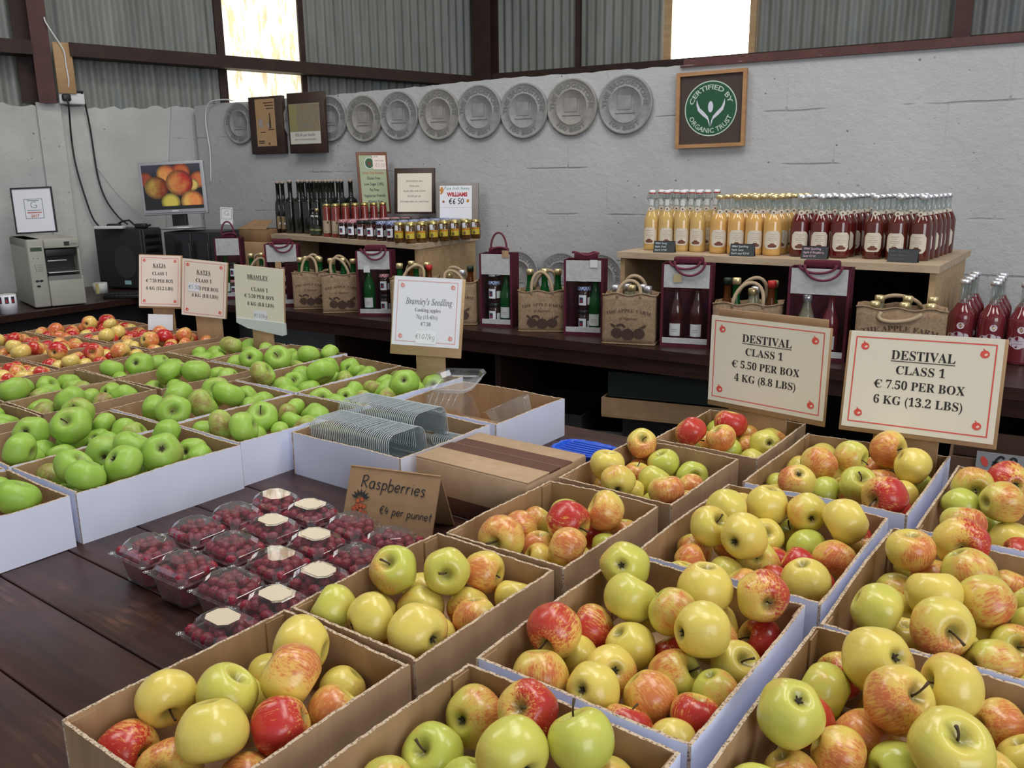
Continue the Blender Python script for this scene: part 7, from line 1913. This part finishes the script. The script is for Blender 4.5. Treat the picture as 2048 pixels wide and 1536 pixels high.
for i, bg in enumerate(BAGS):
    if bg[0] == 'w':
        _, s, n, w, h, turn, lab, con, tag, hd = bg; p, rz = spot(s, n, turn); wine_bag(p, rz, w, h, .098, lab, con, tag, hd)
    else:
        _, s, n, w, h, turn, lab, bots, hd = bg; p, rz = spot(s, n, turn); jute_bag(p, rz, w, h, .150, lab, bots, hd, 0.0, i)

# ------------------------------------------------------------------ brown cartons and cupboard at the corner of bench and desk
t = thing('carton', 'tan carton standing on the bench behind the first bags', 'carton', WL(-4.005, 3.93, BENCH), WA)
mb = MB(); mb.rbox(-.13, .13, -.16, .16, 0, .30, .003, n=1); mb.build('box', M['kraft_dark'], t)
t = thing('carton', 'brown open-flapped carton on top of the tan carton by the wall', 'carton', WL(-4.03, 3.95, BENCH + .3), WA + R(4))
mb = MB(); mb.rbox(-.11, .11, -.10, .10, 0, .075, .003, n=1); mb.build('box', nmat('brown_carton_board', (.20, .115, .055), (.25, .145, .07), 14, .8), t)
mb = MB(); mb.add([(-.11, -.10, .0755), (.11, -.10, .0755), (.07, .02, .125), (-.09, .02, .125), (-.11, -.10, .0785), (.11, -.10, .0785), (.07, .02, .128), (-.09, .02, .128)], [(0, 1, 2, 3), (7, 6, 5, 4), (0, 4, 5, 1), (1, 5, 6, 2), (2, 6, 7, 3), (3, 7, 4, 0)]); mb.build('flap', M['kraft_dark'], t)

# ------------------------------------------------------------------ the till corner
M['beige'] = nmat('beige_plastic', (.36, .355, .31), (.39, .385, .34), 8, .5)
t = thing('label_printer', 'beige label printer with a small green display on the dark desk', 'printer', (-2.59, 4.575, BENCH), R(40))
w, d, h = .262, .45, .372
mb = MB(); mb.rbox(0, .082, 0, d, .006, h, .008); mb.rbox(.0, w, .03, d, h - .05, h, .008); mb.rbox(.084, w, .10, d, .006, h - .02, .006); mb.rbox(.084, w, .004, .12, .006, .165, .006); mb.rbox(.084, w, .012, .12, h - .052, h - .004, .006); mb.rbox(w - .012, w, .02, .12, .15, h - .03, .004); mb.build('case', M['beige'], t)
mb = MB(); mb.box(.088, w - .014, .098, .1005, .166, h - .055); mb.rbox(.090, w - .02, .03, .095, .275, .315, .004); mb.build('print_mechanism', M['black'], t)
mb = MB(); mb.rbox(.095, w - .07, .022, .034, .248, .256, .002); mb.rbox(.090, w - .016, .008, .09, .185, .192, .003); mb.build('tear_bar', mat('pale_steel', (.42, .42, .42), .35, .8), t)
mb = MB(); mb.box(.086, w - .012, .002, .006, .150, .172); mb.build('front_lip', mat('grey_plastic', (.20, .20, .19), .5), t)
mb = MB(); mb.box(.014, .070, -.001, .003, .310, .330); mb.build('display', mat('green_display', (.045, .085, .04), .3), t)
for x, z, q in ((.022, .110, .010), (.042, .110, .010), (.026, .132 - .05, .010)):
    mb = MB(); mb.disc((x + .006, -.0015, z + .04), q, 14, ry=q * .6); mb.build('button', M['black'], t)
mb = MB()
for x, z in ((.024, .272), (.046, .272), (.026, .235), (.028, .222), (.03, .212), (.03, .202)): mb.disc((x, -.0008, z), .0022, 8)
for z in (.236, .224, .213, .203): mb.box(.040, .066, -.0008, .001, z, z + .002, 1)
mb.build('key_legend', [M['ink'], mat('grey_legend', (.22, .22, .20), .6)], t)
mb = MB(); mb.box(.185, .212, .0105, .013, h - .040, h - .018); mb.build('badge', M['ink'], t)
mb = MB(); text(mb, 'ZEBRA', .013, .216, h - .036, y=.0108, style='s', align='l'); mb.build('lettering', M['ink_grey'], t)
t = thing('framed_certificate', 'white certificate in a thin black frame leaning on the label printer', 'picture frame', (-2.83, 5.13, EYE - .1485), 0, None, rot=signmat(R(16), R(8), R(2.0)))
w, h = .222, .268
mb = MB(); mb.box(-w / 2 + .004, w / 2 - .004, 0, .006, -h / 2 + .004, h / 2 - .004); p = mb.build('sheet', mat('bright_certificate_paper', (.80, .81, .88), .3), t)
mb = MB()
for a, b, c, e in ((-w / 2, w / 2, h / 2 - .008, h / 2), (-w / 2, w / 2, -h / 2, -h / 2 + .008), (-w / 2, -w / 2 + .008, -h / 2 + .008, h / 2 - .008), (w / 2 - .008, w / 2, -h / 2 + .008, h / 2 - .008)): mb.box(a, b, -.006, .010, c, e)
mb.build('frame', M['black'], t)
mb = MB()
for a, b, c, e in ((-.048, .052, .064, .0665), (-.048, .052, -.048, -.0455), (-.048, -.0455, -.048, .0665), (.0495, .052, -.048, .0665)): mb.quad((a, -.0008, c), (b, -.0008, c), (b, -.0008, e), (a, -.0008, e))
mb.quad((-.03, -.0008, .054), (.034, -.0008, .054), (.034, -.0008, .058), (-.03, -.0008, .058)); mb.quad((-.034, -.0008, -.002), (.040, -.0008, -.002), (.040, -.0008, .001), (-.034, -.0008, .001))
text(mb, 'G', .058, .002, .012, y=-.0009, style='s', off=-.02); mb.build('lettering', mat('slate_ink', (.10, .13, .14), .6), p)
mb = MB(); text(mb, '2017', .022, .004, -.040, y=-.0009, style='s', width=.045, off=.02); mb.quad((-.036, -.0009, -.016), (.042, -.0009, -.016), (.042, -.0009, -.011), (-.036, -.0009, -.011)); mb.build('lettering', mat('orange_red_ink', (.55, .10, .05), .6), p)
# label rolls, boxes and cable clutter
def roll(p, r, h, label, printed):
    t = thing('label_roll', label, 'label roll', p, 0, 'rolls of printed labels on the desk')
    mb = MB(); mb.lathe([(r * .45, 0), (r, 0), (r, h), (r * .45, h), (r * .45, 0)], 28, cap=False); mb.build('roll', [M['label_white'] if not printed else M['paper']], t)
    mb = MB(); mb.lathe([(r * .42, h * .99), (r * .985, h * 1.003)], 28, cap=False); mb.build('backing', mat('buff_backing', (.46, .38, .24), .6), t)
    if printed:
        mb = MB()
        for a in (-.55, .25, .95): mb.patch(r * 1.008, a, a + .42, h * .55, h * .90, 0, 4); mb.patch(r * 1.012, a + .1, a + .28, h * .6, h * .75, 1, 3)
        mb.build('print', [mat('navy_label_print', (.03, .03, .07), .6), M['red_cap']], t)
    else:
        mb = MB(); mb.patch(r * 1.01, -.2, .3, 0, h, 0, 4); mb.build('tape', mat('yellow_tape', (.60, .52, .22), .5), t)
roll(Vector((-2.655, 4.44, BENCH)), .043, .10, 'roll of printed labels beside the label printer', True)
roll(Vector((-2.44, 5.02, BENCH + .03)), .040, .06, 'white label roll with yellow tape, between printer and computer', False)
t = thing('storage_box', 'black box at the edge of the desk beside the label roll', 'box', (-2.86, 4.42, BENCH), R(35))
mb = MB(); mb.rbox(-.11, .11, -.15, .15, 0, .12, .004); mb.build('box', M['black'], t); mb = MB(); mb.rbox(-.10, .10, -.14, .14, .1205, .126, .002); mb.build('lid', M['beige'], t)
t = thing('keyboard', 'black keyboard in front of the computer tower', 'keyboard', (-2.20, 5.05, BENCH), R(6))
mb = MB(); mb.rbox(-.21, .16, -.07, .07, 0, .022, .006)
for i in range(14):
    for j in range(5): mb.rbox(-.20 + .0252 * i, -.178 + .0252 * i, -.06 + .0245 * j, -.039 + .0245 * j, .022, .028, .002, n=1)
mb.build('keys', M['black'], t)
t = thing('computer_tower', 'black computer tower lying by the wall with a round vent on its side', 'computer', (-2.31, 5.35, BENCH), R(22 - 40))
w, d, h = .36, .19, .385
mb = MB(); mb.rbox(-w, 0, 0, d, .01, h, .010); mb.build('case', mat('matte_black_case', (.014, .015, .017), .6), t)
mb = MB(); mb.disc((-w * .38, -.0012, h * .46), .085, 40, ry=.105); mb.build('side_vent', mat('grey_mesh', (.028, .030, .034), .7), t)
mb = MB(); mb.rbox(.0005, .012, .012, d - .012, .02, h - .005, .005); fp = mb.build('front_bezel', mat('dark_grey_bezel', (.030, .032, .036), .35), t)
for z in (.335, .29, .245, .16):
    mb = MB(); mb.rbox(.0115, .015, .022, d - .022, z - .012, z + .012, .003); mb.build('drive_bay', M['black_gloss'], t)
mb = MB(); mb.box(-.16, -.11, -.001, .001, .035, .060); mb.build('sticker', mat('teal_sticker', (.30, .50, .52), .4), t)
t = thing('cable_clutter', 'black plugs and cable coils lying on the computer tower', 'cables', (-2.40, 5.42, BENCH + .385))
mb = MB(); mb.tube([(-.10, 0, .012), (-.05, .02, .045), (0, .0, .05), (.05, -.02, .012), (.10, .0, .01), (.12, .03, .02)], .006, 6); mb.rbox(-.14, -.06, -.02, .03, .001, .03, .008); mb.rbox(.04, .11, -.03, .02, .001, .03, .008); mb.build('cable', M['black'], t)
mb = MB(); mb.rbox(-.20, -.02, -.06, -.01, .0, .018, .004); mb.build('paper_slip', M['label_white'], t)
t = thing('cabinet', 'low black cupboard carrying the monitor, at the wall corner', 'cabinet', (-1.98, 5.32, BENCH), R(-6))
mb = MB(); mb.rbox(-.17, .20, -.02, .26, 0, .366, .004); mb.build('carcass', M['black'], t)
for x in (-.05, .07):
    mb = MB(); mb.rbox(x - .055, x + .055, -.026, -.021, .02, .36, .003); q = mb.build('door', M['black_gloss'], t)
    mb = MB(); mb.rbox(x + .04, x + .046, -.032, -.0265, .15, .30, .002); mb.build('handle', mat('grey_handle', (.12, .12, .12), .4, .6), q)
# monitor
t = thing('monitor', 'silver computer monitor showing a photograph of apples', 'monitor', (-2.098, 5.401, EYE - .030), 0, None, rot=signmat(R(.2), R(3), R(2.1)))
w, h = .405, .322
sil = mat('silver_plastic', (.46, .47, .50), .35, .3)
mb = MB(); mb.rbox(-w / 2, w / 2, .0, .035, -h / 2, h / 2, .006); mb.rbox(-w / 2 + .05, w / 2 - .05, .035, .07, -h / 2 + .05, h / 2 - .04, .01); mb.build('housing', sil, t)
def screen_mat():
    m, nt, b = _new('lit_screen_apples')
    tc = N(nt, 'ShaderNodeTexCoord'); sp = N(nt, 'ShaderNodeSeparateXYZ'); nt.links.new(tc.outputs['Object'], sp.inputs[0]); X, Z = sp.outputs[0], sp.outputs[2]
    nz = noise(nt, tc.outputs['Object'], 22, 4)
    col = mixc(nt, smooth(nt, Z, .06, .12), (.010, .010, .012), (.035, .035, .05))
    for cx, cz, r_, c1, c2, ax in ((-.165, .055, .05, (.20, .03, .02), (.35, .08, .03), .0), (.165, .045, .055, (.42, .08, .03), (.55, .22, .06), .3), (.06, .095, .06, (.36, .05, .02), (.45, .12, .04), .2), (-.03, .085, .062, (.50, .10, .04), (.62, .36, .08), -.3), (-.10, .005, .075, (.22, .03, .01), (.40, .30, .06), -.2),
                                   (.125, .015, .04, (.52, .36, .08), (.60, .44, .12), .0), (.045, .030, .085, (.42, .025, .018), (.55, .30, .07), -.45), (-.02, -.085, .06, (.46, .40, .06), (.55, .42, .08), .1), (.115, -.085, .072, (.62, .16, .05), (.66, .46, .10), -.2)):
        dx = math_(nt, 'DIVIDE', math_(nt, 'SUBTRACT', X, cx), r_); dz = math_(nt, 'DIVIDE', math_(nt, 'SUBTRACT', Z, cz), r_ * .92)
        rr = math_(nt, 'SQRT', math_(nt, 'ADD', math_(nt, 'MULTIPLY', dx, dx), math_(nt, 'MULTIPLY', dz, dz)))
        f_ = math_(nt, 'ADD', math_(nt, 'MULTIPLY_ADD', dx, .5 if ax >= 0 else -.5, .35), math_(nt, 'MULTIPLY_ADD', nz, 1.6, -.8), None, True)
        c = mixc(nt, f_, c1, c2); c = mixc(nt, math_(nt, 'MULTIPLY', smooth(nt, rr, .55, 1.0), .75), c, (.03, .008, .005))
        col = mixc(nt, math_(nt, 'SUBTRACT', 1.0, smooth(nt, rr, .95, 1.02)), col, c)
    col = mixc(nt, math_(nt, 'LESS_THAN', Z, -.108), col, (.012, .012, .014))
    b.inputs['Base Color'].default_value = (.01, .01, .01, 1); nt.links.new(col, b.inputs['Emission Color']); b.inputs['Emission Strength'].default_value = .85; b.inputs['Roughness'].default_value = .3
    return m
mb = MB(); mb.quad((-w / 2 + .020, -.001, -h / 2 + .032), (w / 2 - .020, -.001, -h / 2 + .032), (w / 2 - .020, -.001, h / 2 - .018), (-w / 2 + .020, -.001, h / 2 - .018)); mb.build('screen', screen_mat(), t)
mb = MB(); mb.box(-w / 2 + .012, w / 2 - .012, -.0012, .001, -h / 2 + .010, -h / 2 + .013); mb.box(-.02, .02, -.0012, .001, -h / 2 + .019, -h / 2 + .025, 1); mb.build('trim', [mat('dark_trim', (.08, .08, .085), .5), M['paper']], t)
mb = MB(); mb.rbox(-.04, .05, .03, .07, -h / 2 - .075, -h / 2 + .06, .008); mb.build('neck', M['black'], t)
mb = MB(); mb.lathe([(.13, -h / 2 - .090), (.135, -h / 2 - .085), (.05, -h / 2 - .070)], 28, 0, (.02, .05, 0)); mb.build('foot', sil, t)
t = thing('small_certificate', 'small white certificate card standing beside the monitor', 'certificate', (-1.745, 5.30, EYE - .197), 0, None, rot=signmat(R(20), R(12), R(-4)))
mb = MB(); mb.box(-.036, .036, 0, .008, -.055, .05); p = mb.build('card', M['label_white'], t)
mb = MB(); text(mb, 'G', .045, 0, .0, y=-.001, style='s', off=-.02)
for a, b, c, e in ((-.03, .03, .040, .042), (-.03, .03, -.022, -.020), (-.03, -.028, -.022, .042), (.028, .03, -.022, .042)): mb.quad((a, -.001, c), (b, -.001, c), (b, -.001, e), (a, -.001, e))
mb.build('lettering', M['ink_grey'], p)
# socket, wooden back board and cables on the till wall
t = thing('socket_board', 'light wooden board screwed beside the red steel post, above the white socket', 'board', LW(-.760, -.085, EYE + .70), LA)
mb = MB(); mb.rbox(-.052, .052, 0, .014, -.150, .150, .002, n=1); mb.build('board', nmat('ply_board', (.44, .27, .13), (.50, .32, .16), 5, .6, (1, 1, 6)), t)
t = thing('socket', 'white twin wall socket with a black plug above the whitewashed wall', 'socket', LW(-.735, -.05, EYE + .524), LA)
mb = MB(); mb.rbox(-.073, .073, -.02, .035, -.034, .034, .006); mb.rbox(-.035, .0, -.018, .02, .034, .06, .006); mb.build('housing', M['white'], t)
mb = MB(); mb.rbox(-.062, -.012, -.055, -.0205, -.020, .022, .010); mb.build('plug', M['black'], t)
mb = MB(); mb.rbox(.01, .068, -.03, .0, .035, .047, .005); mb.build('plug', M['black'], t)
def cable(name, label, pts, r, m):
    pts = [Vector(q) for q in pts]; fine = []
    for i in range(len(pts) - 1):
        p0, p1, p2, p3 = pts[max(i - 1, 0)], pts[i], pts[i + 1], pts[min(i + 2, len(pts) - 1)]
        for k in range(6):
            u = k / 6; fine.append(.5 * ((2 * p1) + (p2 - p0) * u + (2 * p0 - 5 * p1 + 4 * p2 - p3) * u * u + (3 * p1 - p0 - 3 * p2 + p3) * u ** 3))
    fine.append(pts[-1]); mb = MB(); mb.tube(fine, r, 7); o = mb.build(name, M[m]); put(o, label, 'cable'); return o
W3 = lambda t_, n_, z: LW(t_, n_, EYE + z)
cable('power_cable', 'black cable hanging from the front of the white socket to the desk', [W3(-.772, -.10, .515), W3(-.768, -.10, .47), W3(-.760, -.03, .30), W3(-.755, -.03, .12), W3(-.725, -.035, -.08), W3(-.690, -.04, -.23), W3(-.625, -.06, -.345), W3(-.70, -.10, -.50), W3(-.70, -.14, -.62)], .0055, 'black')
cable('power_cable', 'black cable looping from the top of the socket to the computer tower', [W3(-.675, -.07, .558), W3(-.662, -.05, .52), W3(-.640, -.02, .34), W3(-.630, -.02, .06), W3(-.600, -.03, -.10), W3(-.540, -.05, -.215), W3(-.50, -.10, -.262)], .0055, 'black')
cable('supply_cable', 'thin grey cable clipped down the wooden board into the socket', [W3(-.838, -.085, .985), W3(-.835, -.095, .955), W3(-.80, -.10, .885), W3(-.757, -.10, .80), W3(-.752, -.093, .72), W3(-.748, -.093, .63), W3(-.752, -.08, .585)], .0045, 'white')
cable('monitor_cable', 'thin white wire running down the wall beside the monitor', [WL(-4.48, 4.215, EYE + .525), WL(-4.55, 4.20, EYE + .535), WL(-4.68, 4.19, EYE + .52), WL(-4.74, 4.20, EYE + .42), WL(-4.73, 4.205, EYE + .2), WL(-4.75, 4.205, EYE + .0)], .004, 'white')
cable('thin_wire', 'thin pale wire drooping along the whitewashed wall behind the monitor', [W3(-.62, -.01, .10), W3(-.52, -.015, -.06), W3(-.42, -.03, -.17), W3(-.33, -.06, -.25)], .0022, 'label_white')

# ------------------------------------------------------------------ things stored under the bench
def crate(name, s, n, z, w, d, h, m, label, ang=0.0, tray=True, cat='crate'):
    t = thing(name, label, cat, WL(s, n, z), WA + ang)
    mb = MB(); mb.rbox(-w / 2, w / 2, -d / 2, d / 2, 0, .01, .003, n=1)
    mb.build('base', m, t)
    for a in ((-w / 2, w / 2, -d / 2, -d / 2 + .008), (-w / 2, w / 2, d / 2 - .008, d / 2), (-w / 2, -w / 2 + .008, -d / 2 + .008, d / 2 - .008), (w / 2 - .008, w / 2, -d / 2 + .008, d / 2 - .008)):
        mb = MB(); mb.box(*a, .01, h); mb.build('side', m, t)
    return t
M['crate_green'] = mat('dark_green_plastic', (.010, .018, .013), .5); M['crate_black'] = mat('black_crate_plastic', (.010, .009, .009), .5)
crate('plastic_crate', -1.15, 3.42, .0, .62, .38, .33, M['crate_black'], 'black plastic crate on the floor under the bench', R(8))
crate('cardboard_tray', -1.03, 3.40, .47, .72, .36, .085, M['kraft_dark'], 'long brown cardboard tray in the dark under the bench', R(6), cat='tray')
crate('plastic_crate', -1.02, 3.42, .555, .70, .36, .11, M['crate_green'], 'dark green crate stacked on the brown tray under the bench', R(6))
crate('plastic_crate', -1.04, 3.44, .335, .55, .34, .134, M['crate_black'], 'low black crate between the white tray and the brown tray', R(6))
t = thing('foam_sheet', 'pale sheet lying on a dark crate under the bench', 'sheet', WL(-1.47, 3.24, .345), WA + R(8)); mb = MB(); mb.rbox(-.12, .16, -.16, .10, 0, .012, .003, n=1); mb.build('sheet', mat('pale_sheet', (.34, .35, .37), .6), t)
crate('plastic_crate', -1.66, 3.42, .0, .34, .42, .45, M['crate_black'], 'tall black crate under the bench beside the support board', R(4))
t = thing('floor_crate', 'dark green crate on the floor carrying the pale sheet', 'crate', WL(-1.47, 3.24, 0), WA + R(8)); mb = MB(); mb.rbox(-.16, .30, -.20, .18, 0, .343, .006); mb.build('body', M['crate_green'], t)
# shelves and boxes at the far outer end, with a price sheet
crate('cardboard_tray', .25, 3.02, .50, .60, .34, .10, nmat('dark_brown_board', (.10, .055, .035), (.13, .07, .045), 10, .8), 'brown tray behind the six kilo sign, under the bench end', R(0), cat='tray')  # tray in a plain dark brown board colour
crate('plastic_crate', .25, 3.03, .0, .60, .36, .49, M['crate_black'], 'black crate stack below the brown tray at the bench end', R(0))
t = thing('price_sheet', 'pale sheet with a handwritten euro price in front of the brown tray', 'sign', WL(.125, 2.838, .585), WA)
mb = MB(); mb.box(-.10, .14, 0, .002, -.03, .045); p = mb.build('sheet', mat('grey_sheet', (.30, .30, .32), .6), t)
mb = MB(); hand(mb, '\u20ac2.50', .030, -.06, -.015, y=-.001, w=.007); mb.build('lettering', M['ink'], p)
mb = MB(); mb.disc((-.078, -.001, .015), .009, 12, ry=.017, rot=.4); mb.build('drawing', M['red_ink'], p)
t = thing('flattened_cartons', 'pile of flattened dark cartons leaning behind the outer cartons', 'cardboard', T(2.30, .16, .56), TA + R(90))
mb = MB()
for k in range(5): mb.rbox(-.24 + .01 * k, .24, -.03, .22, .03 * k, .03 * k + .022, .004, n=1)
mb.build('sheets', nmat('dark_carton_board', (.045, .030, .022), (.07, .045, .032), 10, .8), t)
